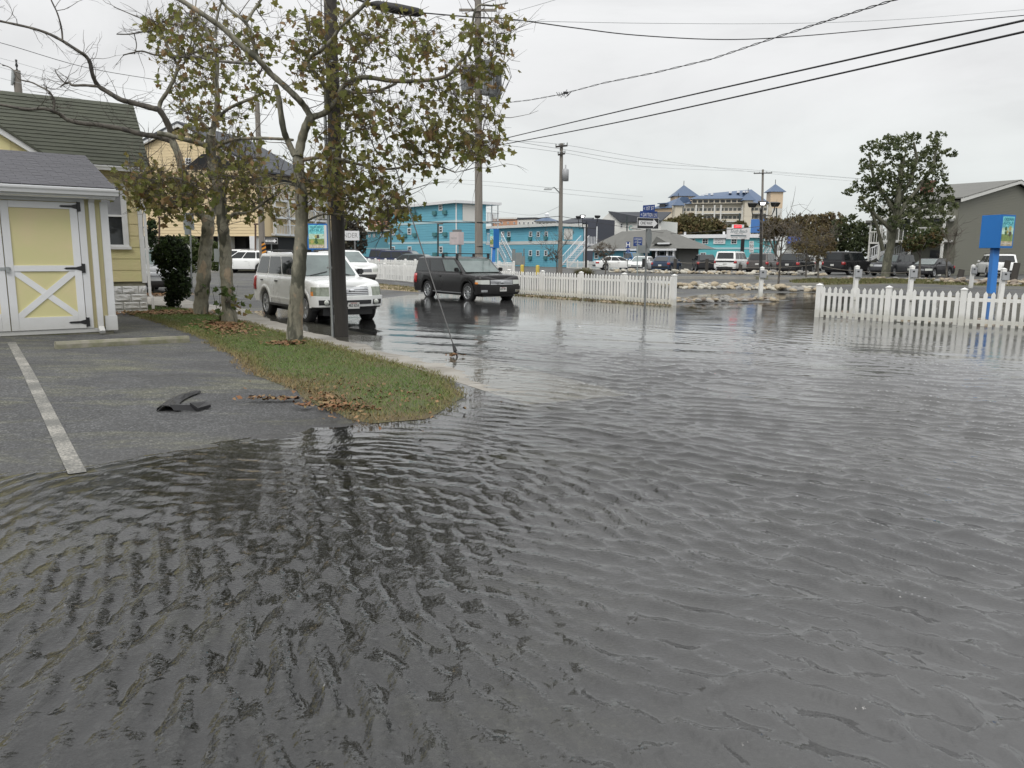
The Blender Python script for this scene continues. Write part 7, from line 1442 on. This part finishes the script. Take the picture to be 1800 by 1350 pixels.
class Tree:
    def __init__(s, label, Y0, base, seed, bark=BARK):
        s.Y0 = Y0; s.r = random.Random(seed); s.rs = np.random.RandomState(seed); s.bark = bark; g = at(*base, Y0); s.base = Vector((g.x, g.y, gz1(g.x, g.y))); s.root = thing('sycamore_tree', label, 'tree', s.base); s.nodes = []; s.tw = MB(); s.Lp = []; s.Ld = []; s.first = True
    def limb(s, pts, r0, r1, dz0=0., dz1=0., mat_=None):
        n = len(pts); P = []
        for i, (x, y) in enumerate(pts):
            t = i / (n - 1); P.append(at(x, y, s.Y0 + dz0 + (dz1 - dz0) * t + (.05 * math.sin(i * 2.1) if 0 < i else 0)))
        if s.first: P[0].z = s.base.z - .15
        out = []; rad = []
        for i in range(n - 1):
            p0, p1, p2, p3 = P[max(i - 1, 0)], P[i], P[i + 1], P[min(i + 2, n - 1)]
            for k in range(5):
                t = k / 5; q = .5 * ((2 * p1) + (p2 - p0) * t + (2 * p0 - 5 * p1 + 4 * p2 - p3) * t * t + (3 * p1 - p0 - 3 * p2 + p3) * t ** 3); u = (i + t) / (n - 1)
                out.append(q); rr = r0 + (r1 - r0) * u ** .8
                if s.first and u < .10: rr *= 1 + .35 * (1 - u / .10) ** 2
                rad.append(rr * (1 + .07 * math.sin(i * 3.3 + k * 1.7 + r0 * 99)))
        out.append(P[-1]); rad.append(r1); mb = MB(); mb.tube(out, rad, 14 if r0 > .06 else 9); mb.build('trunk' if s.first else 'limb', mat_ or s.bark, s.root); s.first = False
        for q, w in zip(out, rad): s.nodes.append((q, w))
    def spray(s, p, leaves, size, r=.006, spread=.20):
        A = s.NA; d = np.linalg.norm(A - np.array(p), axis=1) * (1 + .25 * s.rs.uniform(size=len(A))); j = int(np.argmin(d)); a = s.nodes[j][0]; L = (p - a).length
        bend = Vector((s.r.gauss(0, .1), s.r.gauss(0, .1), s.r.gauss(.05, .1))) * min(L, 1.2); n = max(3, min(8, int(L / .12))); pts = [a.lerp(p, i / n) + bend * math.sin(PI * i / n) + Vector((s.r.gauss(0, .02), s.r.gauss(0, .02), s.r.gauss(0, .02))) * (0 if i == 0 else 1) for i in range(n + 1)]
        w0 = min(s.nodes[j][1] * .6, .007 + .012 * L); s.tw.tube(pts, [w0 + (.0035 - w0) * i / n for i in range(n + 1)], 4, cap=False)
        for q in pts[1:]: s.nodes.append((q, .006))
        s.newn += [tuple(q) for q in pts[1:]]
        for _ in range(s.r.randint(1, 3)):     # side twiglets
            q = pts[s.r.randint(1, n)]; e = q + Vector((s.r.gauss(0, 1), s.r.gauss(0, 1), s.r.gauss(.3, .8))).normalized() * s.r.uniform(.1, .45); s.tw.tube([q, q.lerp(e, .5) + Vector((s.r.gauss(0, .03),) * 3), e], [.004, .003, .002], 3, cap=False)
            if leaves and s.r.random() < .5: s.Lp.append(tuple(e)); s.Ld.append(size * s.r.uniform(.6, 1.))
        for _ in range(leaves):
            q = p + Vector((s.r.gauss(0, spread), s.r.gauss(0, spread), s.r.gauss(-.03, spread * .8))); s.Lp.append(tuple(q)); s.Ld.append(size * s.r.uniform(.6, 1.25))
            if (q - p).length > .08: s.tw.tube([pts[-1].lerp(pts[-2], s.r.random()), q], [.003, .002], 3, cap=False)
    def clusters(s, cl, leaves, size, dz=.8, spread=.20):
        s.newn = []; s.NA = np.array([tuple(q) for q, w in s.nodes])
        cs = [c for c in cl for _ in range(int(c[4] * .78))]; s.r.shuffle(cs); k = 0
        for cx, cy, rx, ry, n in cs:
            a = s.r.uniform(0, 2 * PI); q = math.sqrt(s.r.random()); p = at(cx + rx * q * math.cos(a), cy + ry * q * math.sin(a), s.Y0 + s.r.gauss(0, dz)); s.spray(p, s.r.randint(*leaves), size, spread=spread); k += 1
            if k % 25 == 0: s.NA = np.array([tuple(q) for q, w in s.nodes])
    def bare(s, n, L=(.3, 1.1), box=None):
        s.NA = np.array([tuple(q) for q, w in s.nodes]); s.newn = []
        idx = [i for i, (q, w) in enumerate(s.nodes) if q.z > s.base.z + 2.0]
        for _ in range(n):
            q = s.nodes[s.r.choice(idx)][0]; l = s.r.uniform(*L); d = Vector((s.r.gauss(0, 1), s.r.gauss(0, 1), s.r.gauss(.45, .7))).normalized(); pts = [q]; 
            for k in range(5): d = (d + Vector((s.r.gauss(0, .22), s.r.gauss(0, .22), s.r.gauss(.05, .2)))).normalized(); pts.append(pts[-1] + d * l / 5)
            s.tw.tube(pts, [.007 * l ** .5 + .002 - .006 * l ** .5 * k / 5 for k in range(6)], 4, cap=False)
            for _2 in range(s.r.randint(1, 4)):
                a = pts[s.r.randint(1, 5)]; e = a + (d + Vector((s.r.gauss(0, .8), s.r.gauss(0, .8), s.r.gauss(0, .8)))).normalized() * l * s.r.uniform(.15, .5); s.tw.tube([a, a.lerp(e, .5) + Vector((s.r.gauss(0, .02),) * 3), e], [.004, .003, .0015], 3, cap=False)
    def finish(s, nobj=300):
        s.tw.build('twigs', TWIG, s.root)['kind'] = 'stuff'
        if not s.Lp: return
        P = np.array(s.Lp); S = np.array(s.Ld); n = len(P); rs = s.rs; d = rs.normal(0, 1, (n, 3)); d[:, 2] -= .9; d[:, 0] += .5; nn = rs.normal(0, 1, (n, 3)); nn[:, 1] -= .5
        big_ = np.argsort(-S / P[:, 1])[:nobj]; rest = np.setdiff1d(np.arange(n), big_)
        A, B = leafpolys(P[rest], d[rest], nn[rest], S[rest]); t = rs.uniform(0, 1, len(rest)); soup('leaves', np.concatenate([A, B]), None, np.concatenate([t, t]), LEAFS, s.root, kind='stuff')
        for i in big_:
            dd = Vector(d[i]).normalized(); sd = dd.cross(Vector(nn[i])).normalized(); up = sd.cross(dd); M = Matrix.Identity(4); M.col[0][:3] = sd * S[i]; M.col[1][:3] = dd * S[i]; M.col[2][:3] = up * S[i]; M.col[3][:3] = P[i] - np.array(s.base)
            inst(s.r.choice(LEAFMESH), 'leaf', s.root, M)
LEAFMESH = []
for k in range(6):
    A, B = leafpolys(np.zeros((1, 3)), np.array([[0, 1., 0]]), np.array([[0, 0, 1.]]), np.array([1.]), .2 + .1 * k); o = soup('leaf', np.concatenate([A, B]), None, np.array([(k + .5) / 6] * 2), LEAFS); LEAFMESH.append(o.data); bpy.data.objects.remove(o)
# front sycamore
T = Tree('front sycamore, pale trunk in a ring of dead leaves beside the dark pole', 14.54, (517, 604), 11)
T.limb([(517, 606), (519, 560), (523, 505), (527, 450), (530, 400), (530, 350), (526, 310), (524, 272)], .155, .098)
T.limb([(525, 275), (530, 248), (538, 222), (547, 205)], .085, .075)
T.limb([(547, 207), (536, 188), (522, 172), (497, 148), (474, 128), (455, 106), (420, 76), (392, 50), (352, 22), (305, -8)], .062, .04, 0, -.6)
T.limb([(456, 110), (449, 88), (443, 64), (430, 38), (400, 14), (380, -10)], .04, .022, -.3, -.1); T.limb([(432, 40), (446, 18), (463, -6)], .03, .02, -.2, .2)
T.limb([(548, 206), (573, 197), (592, 175), (604, 152), (637, 136), (689, 142), (738, 142), (784, 134), (806, 112), (826, 86), (830, 50), (834, 22), (843, 9), (868, 10), (893, 5)], .06, .012, 0, .5)
T.limb([(575, 190), (571, 152), (550, 124), (541, 110), (548, 98), (562, 90), (585, 68), (598, 48), (631, 18), (652, -5)], .042, .03, 0, -.4); T.limb([(598, 50), (578, 30), (572, 5), (562, -15)], .016, .012, -.3, -.3)
T.limb([(600, 158), (625, 163), (651, 162), (678, 155), (697, 146)], .03, .024, 0, .3); T.limb([(596, 165), (608, 140), (613, 110), (618, 70)], .018, .010, 0, -.3)
T.limb([(519, 274), (507, 250), (498, 225), (490, 173), (484, 150)], .06, .05, 0, -.1)
T.limb([(529, 282), (545, 279), (562, 277), (596, 280), (631, 289), (674, 297), (703, 295), (728, 289), (766, 291), (800, 303)], .042, .012, 0, .5)
T.limb([(596, 262), (602, 240), (622, 230), (643, 221), (660, 212)], .022, .012, .1, .4); T.limb([(642, 224), (652, 246), (664, 270), (690, 285)], .015, .008, .3, .5)
T.limb([(724, 140), (728, 110), (735, 80), (740, 60)], .014, .008, .3, .5); T.limb([(710, 140), (711, 120), (696, 95), (690, 75)], .012, .006, .3, .1)
T.limb([(530, 392), (545, 386), (562, 378), (600, 377), (628, 384), (650, 402)], .022, .008, 0, .3); T.limb([(528, 330), (500, 322), (470, 330), (448, 326)], .02, .008, 0, -.4)
CL3 = [(600, 70, 60, 40, 16), (690, 70, 80, 50, 50), (640, 40, 60, 30, 24), (790, 100, 60, 60, 34), (858, 58, 40, 45, 40), (850, 125, 38, 26, 22), (760, 205, 95, 55, 78), (835, 225, 45, 55, 52), (845, 262, 35, 18, 26), (760, 272, 70, 26, 30), (650, 190, 55, 35, 20), (700, 240, 60, 30, 26), (560, 105, 45, 45, 26), (602, 150, 34, 50, 36), (620, 225, 34, 50, 30), (655, 350, 65, 42, 62), (690, 372, 42, 36, 40), (600, 315, 45, 40, 44), (550, 340, 40, 35, 26), (575, 250, 30, 28, 16), (530, 120, 30, 25, 10), (470, 150, 40, 40, 12), (520, 60, 50, 40, 22), (455, 60, 40, 40, 16), (640, 295, 45, 30, 20), (560, 300, 40, 30, 24)]
T.clusters(CL3, (2, 5), .118, .7, .13); T.bare(330); T.finish()
# middle sycamore
T = Tree('middle sycamore with stripped orange bark on its straight trunk', 18.3, (405, 570), 22)
T.limb([(404, 572), (401, 530), (399, 500), (397, 462), (396, 433), (393, 407), (390, 385), (388, 350), (381, 320), (374, 290), (370, 260), (371, 236)], .16, .105)
T.limb([(371, 240), (380, 205), (382, 170), (380, 140), (382, 110), (374, 78), (362, 50), (350, 30)], .075, .03); T.limb([(383, 208), (400, 192), (425, 180), (450, 170), (470, 160)], .04, .03, 0, -.8)
T.limb([(396, 400), (400, 388), (412, 376), (438, 373), (466, 355), (482, 345)], .055, .02, 0, -.5); T.limb([(378, 262), (404, 247), (450, 243), (490, 244), (515, 246)], .045, .028, 0, -1.2)
T.limb([(366, 258), (345, 250), (325, 245), (295, 237), (276, 234)], .055, .055, 0, -.5); T.limb([(368, 226), (345, 207), (326, 196), (310, 188)], .03, .018, 0, .3); T.limb([(384, 330), (410, 312), (440, 318), (462, 300)], .03, .012, 0, .4)
T.limb([(386, 345), (360, 330), (330, 318), (300, 312), (262, 318)], .028, .01, 0, -.5); T.limb([(378, 66), (384, 20), (400, -20)], .03, .02)
T.clusters([(400, 330, 45, 38, 44), (440, 345, 42, 34, 44), (455, 300, 40, 30, 24), (345, 330, 45, 36, 40), (290, 330, 55, 34, 84), (250, 315, 38, 26, 48), (262, 350, 26, 18, 22), (300, 362, 30, 18, 26), (345, 170, 50, 40, 26), (400, 130, 50, 40, 16), (330, 60, 50, 34, 22), (300, 40, 40, 30, 10), (420, 220, 40, 30, 14), (390, 255, 30, 20, 14), (410, 280, 50, 20, 20), (470, 350, 30, 35, 22), (414, 545, 14, 26, 5), (345, 220, 40, 30, 20)], (2, 5), .132, .9, .15); T.bare(330, (.3, 1.3)); T.finish()
# leaning sycamore
T = Tree('leaning sycamore at the left whose long bare boughs reach over the cottage roof', 20.6, (353, 556), 33)
T.limb([(352, 558), (354, 528), (358, 490), (360, 455), (363, 425), (366, 395), (362, 378)], .20, .15); T.limb([(362, 384), (349, 373), (338, 352), (330, 322), (320, 296), (312, 268), (302, 246)], .12, .09)
T.limb([(368, 395), (376, 370), (384, 340), (390, 300)], .09, .05, 0, .8)
T.limb([(304, 250), (298, 225), (282, 196), (268, 190), (230, 180), (212, 175), (190, 162), (172, 150), (163, 132), (158, 110), (150, 98), (138, 90), (110, 72), (82, 58), (50, 48), (0, 37), (-30, 30)], .085, .022, 0, -1.8, BARK2)
T.limb([(110, 72), (108, 50), (101, 24), (90, 0), (86, -14)], .022, .014, -1.4, -1.4, BARK2); T.limb([(172, 152), (150, 150), (128, 150), (122, 145)], .035, .028, -1.1, -1.1, BARK2); T.limb([(122, 145), (112, 148), (106, 153)], .03, .012, -1.1, -1.1, BARK2); T.limb([(116, 147), (104, 136), (96, 122)], .02, .008, -1.1, -1.1, BARK2)
T.limb([(302, 248), (275, 240), (250, 236), (212, 226), (175, 220), (145, 217), (120, 211), (104, 200), (92, 195), (75, 191), (45, 192), (0, 184), (-30, 182)], .075, .03, 0, -1.6, BARK2); T.limb([(94, 196), (95, 176), (85, 160), (70, 152), (56, 145), (34, 139), (24, 124), (14, 117), (4, 115)], .03, .009, -1.1, -1.3, BARK2); T.limb([(84, 160), (80, 152), (76, 148)], .012, .005, -1.1, -1.1, BARK2)
T.limb([(280, 196), (282, 180), (296, 158), (310, 128), (312, 115), (300, 93), (290, 70), (276, 52)], .06, .025, 0, .3); T.limb([(300, 94), (275, 97), (250, 90), (232, 93), (216, 97)], .028, .015, .2, .0, BARK2); T.limb([(276, 54), (250, 56), (228, 60), (205, 60)], .024, .014, .2, 0, BARK2); T.limb([(275, 50), (255, 36), (235, 27), (200, 12)], .02, .010, .2, 0, BARK2); T.limb([(236, 60), (240, 80), (236, 95)], .012, .012, .1, .1, BARK2)
T.limb([(305, 100), (345, 100), (380, 107), (447, 112)], .03, .03, .2, -4.5, BARK2); T.limb([(310, 128), (330, 100), (338, 60), (345, 0)], .03, .014, .2, .6)
T.clusters([(300, 60, 50, 40, 22), (280, 45, 12, 10, 6), (330, 130, 40, 30, 14), (385, 60, 55, 45, 30), (425, 120, 45, 40, 18), (290, 110, 40, 40, 12), (345, 350, 35, 30, 26), (290, 340, 40, 20, 20), (330, 170, 40, 30, 14)], (2, 4), .15, .8, .15); T.bare(330, (.25, .95)); T.finish(200)

# ---- leafy crowns for shrubs and trees further off
def crown(parent, blobs, Y, n, size, mt, seed, dz=.5, name='foliage', aspect=.6):
    rs = np.random.RandomState(seed); w = np.array([b[2] * b[3] for b in blobs], float); w /= w.sum(); k = rs.choice(len(blobs), n, p=w); P = np.zeros((n, 3)); inn = np.zeros(n)
    for i, b in enumerate(blobs):
        m = np.where(k == i)[0]; c = at(b[0], b[1], Y + (b[4] if len(b) > 4 else 0)); rx, rz = b[2] * Y / FPX, b[3] * Y / FPX; v = rs.normal(0, 1, (len(m), 3)); v /= np.linalg.norm(v, axis=1)[:, None]; q = rs.uniform(.45, 1.05, len(m)) ** .6
        sub = rs.normal(0, .12, (len(m), 3)); P[m] = np.array(c) + (v * q[:, None] + sub) * np.array([rx, max(rx, rz) * dz * 1.6, rz])
    # clump: pull points toward random twig centres
    nc = max(8, n // 26); cc = P[rs.choice(n, nc)]; j = rs.randint(0, nc, n); d2 = None
    near_ = np.array([np.argmin(((cc - p) ** 2).sum(1)) for p in P]) if n < 16000 else j
    P = P + (cc[near_] - P) * rs.uniform(.15, .62, n)[:, None]
    a = rs.normal(0, 1, (n, 3)); a /= np.linalg.norm(a, axis=1)[:, None]; b_ = rs.normal(0, 1, (n, 3)); b_ = np.cross(a, b_); b_ /= np.linalg.norm(b_, axis=1)[:, None]; s_ = size * rs.uniform(.5, 1.3, n)[:, None]
    Q = np.stack([P - a * s_ * .5, P + b_ * s_ * aspect * .5, P + a * s_ * .5, P - b_ * s_ * aspect * .5], 1); t = np.clip(.5 + .25 * rs.normal(0, 1, nc)[near_] + rs.uniform(-.25, .25, n), 0, .99)
    return soup(name, Q, None, t, mt, parent, kind='stuff')
GRN2 = tinted('fresh_dark_leaves', [(.06, .08, .034), (.085, .105, .045), (.11, .13, .055), (.14, .155, .075)], .6, .35); GRN = tinted('dark_green_leaves', [(.032, .044, .018), (.045, .060, .024), (.06, .075, .03), (.085, .095, .04)], .6, .25); OLV = tinted('olive_leaves', [(.075, .07, .03), (.11, .10, .04), (.14, .125, .055), (.15, .10, .05)], .7, .25); RUS = tinted('rusty_leaves', [(.10, .075, .04), (.14, .10, .05), (.12, .11, .045), (.17, .13, .07)], .7, .25); EVG = tinted('evergreen_needles', [(.010, .016, .007), (.018, .030, .011), (.028, .048, .016), (.04, .07, .02)], .7, .15); LGR = tinted('light_green_leaves', [(.06, .09, .025), (.09, .12, .04), (.12, .15, .055)], .6, .3); BRN = tinted('bare_brown', [(.09, .075, .06), (.13, .11, .085), (.16, .13, .10)], .8, .1)
def btree(label, px, base, Y, stems, blobs, n, size, mt, seed, tr=.12, name='tree', bark=BARK2, bare=0, twig=None, cat='tree'):
    b = at(px, base, Y); b.z = gz1(b.x, b.y); o = thing(name, label, cat, b); r = random.Random(seed)
    for i, st in enumerate(stems):
        P = [at(x, y, Y + .3 * math.sin(i * 2 + j)) for j, (x, y) in enumerate(st)]
        if i == 0: P[0] = b - Vector((0, 0, .2))
        m = len(P); r0 = tr * (1 if i == 0 else .5); mb = MB(); out = []
        for j in range(m - 1): out += [P[j].lerp(P[j + 1], t) for t in (0, .5)]
        out.append(P[-1]); mb.tube(out, [r0 * (1 - .6 * j / len(out)) for j in range(len(out))], 8); mb.build('trunk' if i == 0 else 'limb', bark, o)
    if bare:
        mb = MB(); nd = [q for st in stems for q in [at(x, y, Y) for x, y in st[1:]]]; L = bare
        allp = list(nd)
        for k in range(130):
            q = r.choice(allp if r.random() < .45 else nd); d = Vector((r.gauss(0, 1), r.gauss(0, .8), abs(r.gauss(.9, .5)))).normalized(); pts = [q]
            for _ in range(4): d = (d + Vector((r.gauss(0, .25), r.gauss(0, .25), r.gauss(.05, .2)))).normalized(); pts.append(pts[-1] + d * L * r.uniform(.07, .17))
            mb.tube(pts, [tr * .22, tr * .18, tr * .14, tr * .1, tr * .05], 3, cap=False); allp += pts[2:4]
        mb.build('twigs', twig or TWIG, o)['kind'] = 'stuff'
    if n: crown(o, blobs, Y, n, size, mt, seed)
    return o
z_ = lambda X, Y_: (1400 + X / 4.5, 220 + Y_ / 4.5)
BT = [(600, 180, 20, 14), (720, 140, 22, 15), (850, 130, 25, 15), (935, 90, 12, 8), (1110, 85, 16, 10), (1090, 160, 16, 12), (1225, 220, 15, 8), (1060, 230, 25, 14), (780, 220, 25, 12), (540, 290, 10, 8), (600, 370, 22, 18), (800, 350, 33, 24), (1000, 300, 30, 20), (1100, 400, 20, 22), (560, 480, 25, 17), (430, 530, 14, 8), (720, 480, 33, 22), (900, 500, 38, 24), (560, 620, 20, 15), (1100, 560, 32, 18), (1190, 650, 18, 14), (900, 650, 38, 20), (700, 640, 22, 14), (860, 760, 30, 14), (1100, 720, 28, 14), (1000, 850, 30, 17), (1120, 850, 17, 17), (640, 700, 14, 8), (1180, 500, 10, 8), (680, 740, 20, 10)]
btree('big dark green tree with a thick leaning trunk in front of the sage building', 1556, 486, 60, [[(1556, 486), (1560, 455), (1567, 425), (1572, 395), (1576, 370), (1580, 335), (1584, 300), (1588, 275)], [(1552, 440), (1546, 415), (1541, 395), (1530, 370)], [(1572, 395), (1590, 360), (1615, 330), (1640, 295), (1648, 250)], [(1575, 375), (1555, 345), (1535, 310), (1528, 270)], [(1578, 352), (1600, 320), (1612, 280), (1606, 250)], [(1568, 405), (1530, 370), (1510, 345)], [(1574, 385), (1620, 365), (1660, 350)]],
      [(*z_(a, b), c, d, ((i * 7) % 5 - 2) * .7) for i, (a, b, c, d) in enumerate(BT)], 12000, .24, GRN2, 5, .34, bark=bark_mat('olive_bark', (.07, .07, .05), (.12, .12, .085), (.16, .155, .11)))
btree('evergreen shrub shaped like a mushroom beside the cottage corner', 300, 546, 23, [[(300, 548), (301, 520), (304, 480)]], [(300, 444, 30, 27), (318, 458, 17, 18), (283, 452, 16, 20), (303, 478, 22, 20), (311, 502, 20, 24), (304, 526, 15, 16), (322, 500, 12, 26)], 15900, .075, EVG, 6, .09, 'evergreen_shrub', cat='shrub')
btree('small dark green bush peeking out behind the cottage downspout', 266, 470, 30, [[(266, 470), (266, 430)]], [(266, 403, 10, 15), (268, 392, 7, 8), (265, 420, 8, 14)], 1500, .12, EVG, 7, .06, 'bush', cat='bush')
btree('light green wispy bush between the shrub and the leaning sycamore', 335, 478, 33, [[(335, 478), (335, 450)]], [(330, 440, 22, 26), (345, 460, 18, 20), (318, 460, 12, 20), (378, 450, 16, 26), (392, 462, 10, 14)], 6000, .13, LGR, 8, .05, 'bush', cat='bush')
btree('dark tangled tree between the dark pole and the low blue wing', 622, 462, 74, [[(622, 462), (622, 430), (622, 405)], [(622, 430), (610, 410), (606, 395)]], [(620, 405, 22, 18), (612, 420, 18, 20), (632, 425, 14, 18), (618, 440, 24, 12)], 3500, .28, tinted('grey_brown_leaves', [(.05, .045, .035), (.07, .065, .05), (.09, .08, .06)], .8, .2), 9, .2, bare=3.2)
btree('low brown bush in front of the low blue wing', 620, 468, 70, [[(620, 470), (620, 455)]], [(622, 455, 22, 9)], 1500, .2, BRN, 10, .05, 'bush', cat='bush')
for i, (lab, px, Y, bl, mt) in enumerate((
    ('olive tree at the left end of the clump below the hotel', 1178, 150, [(1172, 402, 24, 14), (1190, 396, 20, 14), (1160, 412, 16, 8)], OLV), ('olive tree in the middle of the clump below the hotel', 1215, 148, [(1212, 394, 26, 18), (1226, 400, 24, 16), (1205, 405, 24, 12)], OLV), ('yellowing tree at the right end of the clump below the hotel', 1255, 152, [(1252, 398, 22, 14), (1265, 404, 14, 10), (1243, 406, 20, 10)], OLV),
    ('bushy green tree behind the blue roof turret', 1303, 150, [(1300, 400, 14, 10), (1290, 404, 12, 8)], OLV),
    ('brownish tree just right of the floodlight pole', 1362, 118, [(1360, 396, 22, 14), (1378, 400, 20, 14), (1352, 408, 14, 14)], RUS), ('rust tinged tree above the blue awning', 1405, 116, [(1400, 398, 26, 18), (1420, 392, 22, 16), (1410, 415, 28, 14)], RUS), ('rust and green tree left of the big tree', 1450, 112, [(1445, 394, 26, 18), (1462, 388, 22, 15), (1440, 412, 28, 20), (1470, 405, 22, 20)], RUS),
    ('dark green tree directly behind the black pickup', 1495, 100, [(1492, 398, 26, 20), (1505, 415, 28, 24), (1480, 420, 24, 24), (1470, 438, 24, 14)], GRN), ('dark green tree showing left of the big trunk', 1528, 96, [(1528, 410, 24, 20), (1520, 432, 28, 18), (1540, 425, 18, 16)], GRN), ('brown tree behind the parked grey suvs', 1420, 98, [(1420, 435, 26, 14), (1440, 440, 22, 12), (1450, 430, 18, 16)], RUS))):
    btree(lab, px, 470, Y, [[(px, 470), (px + 1, 440), (px - 2, 415)], [(px, 440), (px + 10, 415), (px + 14, 400)], [(px, 445), (px - 10, 420), (px - 14, 405)]], bl, 4200, .0038 * Y, mt, 40 + i, .22)
btree('young tree with a small leafy crown in front of the black sedan', 1616, 494, 52, [[(1615, 494), (1617, 460), (1618, 430)], [(1617, 450), (1605, 430), (1598, 415)], [(1618, 440), (1632, 420), (1645, 410)]], [(1610, 425, 24, 16), (1635, 418, 22, 18), (1648, 412, 14, 12), (1600, 432, 14, 12)], 3400, .17, tinted('green_rust_leaves', [(.05, .07, .025), (.07, .085, .03), (.13, .09, .04)], .6, .3), 61, .09)
for i, (lab, px, base, Y, st, bl, nl, mt, bare) in enumerate((
    ('young bare tree behind the white post left of the right fence', 1366, 520, 40, [[(1366, 520), (1370, 480), (1373, 440), (1376, 410)], [(1372, 460), (1358, 435), (1350, 415)], [(1374, 450), (1392, 425), (1400, 410)]], [(1375, 410, 38, 22)], 250, BRN, 2.2), ('young tree with a thin brown crown, left of a pair', 1417, 494, 50, [[(1417, 494), (1417, 460), (1419, 430)], [(1417, 450), (1405, 430), (1400, 415)]], [(1415, 425, 26, 26)], 900, RUS, 1.9), ('young tree with a thin brown crown, right of a pair', 1439, 494, 49, [[(1439, 494), (1438, 460), (1441, 430)], [(1439, 450), (1452, 432), (1458, 415)]], [(1443, 425, 24, 30), (1440, 452, 14, 10)], 1300, RUS, 1.9),
    ('bare sapling in front of the sage green wall', 1664, 500, 47, [[(1662, 500), (1664, 460), (1668, 425)], [(1665, 450), (1676, 430), (1680, 415)]], [], 0, RUS, 1.5), ('grey bare bushy tree in front of the office', 1064, 478, 62, [[(1064, 478), (1065, 462), (1062, 450)], [(1065, 462), (1073, 448), (1078, 440)], [(1064, 465), (1054, 450), (1048, 440)]], [(1062, 440, 18, 14)], 900, BRN, 1.5), ('thin bare tree against the stairs of the second blue motel', 979, 482, 58, [[(978, 482), (979, 455), (982, 425)], [(979, 462), (970, 450), (966, 440)], [(980, 445), (992, 430), (998, 420)]], [(972, 450, 10, 10)], 250, BRN, 1.6))):
    btree(lab, px, base, Y, st, bl, nl, .11, mt, 70 + i, .06, 'young_tree', bare=bare, twig=mat('pale_twig', (.13, .115, .095), .85))
o = thing('ornamental_grass', 'clump of tall ornamental grass at the foot of the small floodlight pole', 'grass clump', at(1026, 480, 52)); p = at(1026, 480, 52); rs_ = np.random.RandomState(3); n = 1800; a = rs_.uniform(0, 2 * PI, n); q = rs_.uniform(0, .45, n); b = np.stack([p.x + np.cos(a) * q, p.y + np.sin(a) * q, np.full(n, .08)], 1); h = rs_.uniform(.4, .85, n); tpp = b + np.stack([np.cos(a) * h * rs_.uniform(.1, .9, n), np.sin(a) * h * .5, h], 1); sd_ = np.stack([-np.sin(a), np.cos(a), 0 * a], 1) * .02
soup('blades', np.stack([b - sd_, b + sd_, tpp], 1), None, rs_.uniform(0, 1, n), tinted('ornamental', [(.09, .11, .03), (.13, .13, .05), (.14, .09, .06)], .7, .2), o, kind='stuff')
# leafy sprouts at the foot of the middle sycamore
o = thing('sprout', 'leafy sprout growing beside the foot of the middle sycamore', 'sapling', G(385, 566)); b = G(388, 566); P_ = []; mb = MB()
for k in range(7): e = at(372 + 11 * (k % 4) + 3 * k, 505 + 9 * k % 41, 17.9); mb.tube([b, b.lerp(e, .5) + Vector((.03 * (k % 3 - 1), 0, .08)), e], [.008, .006, .003], 4); P_ += [tuple(e + Vector((R_.gauss(0, .07), R_.gauss(0, .07), R_.gauss(0, .06)))) for _ in range(3)]
mb.build('stem', TWIG, o); P_ = np.array(P_); rs_ = np.random.RandomState(8); A, B = leafpolys(P_, rs_.normal(0, 1, P_.shape) + [0, 0, -.4], rs_.normal(0, 1, P_.shape), np.full(len(P_), .14)); soup('leaves', np.concatenate([A, B]), None, np.full(2 * len(P_), .1), tinted('sprout_green', [(.06, .09, .025), (.08, .11, .03)], .5, .3), o, kind='stuff')
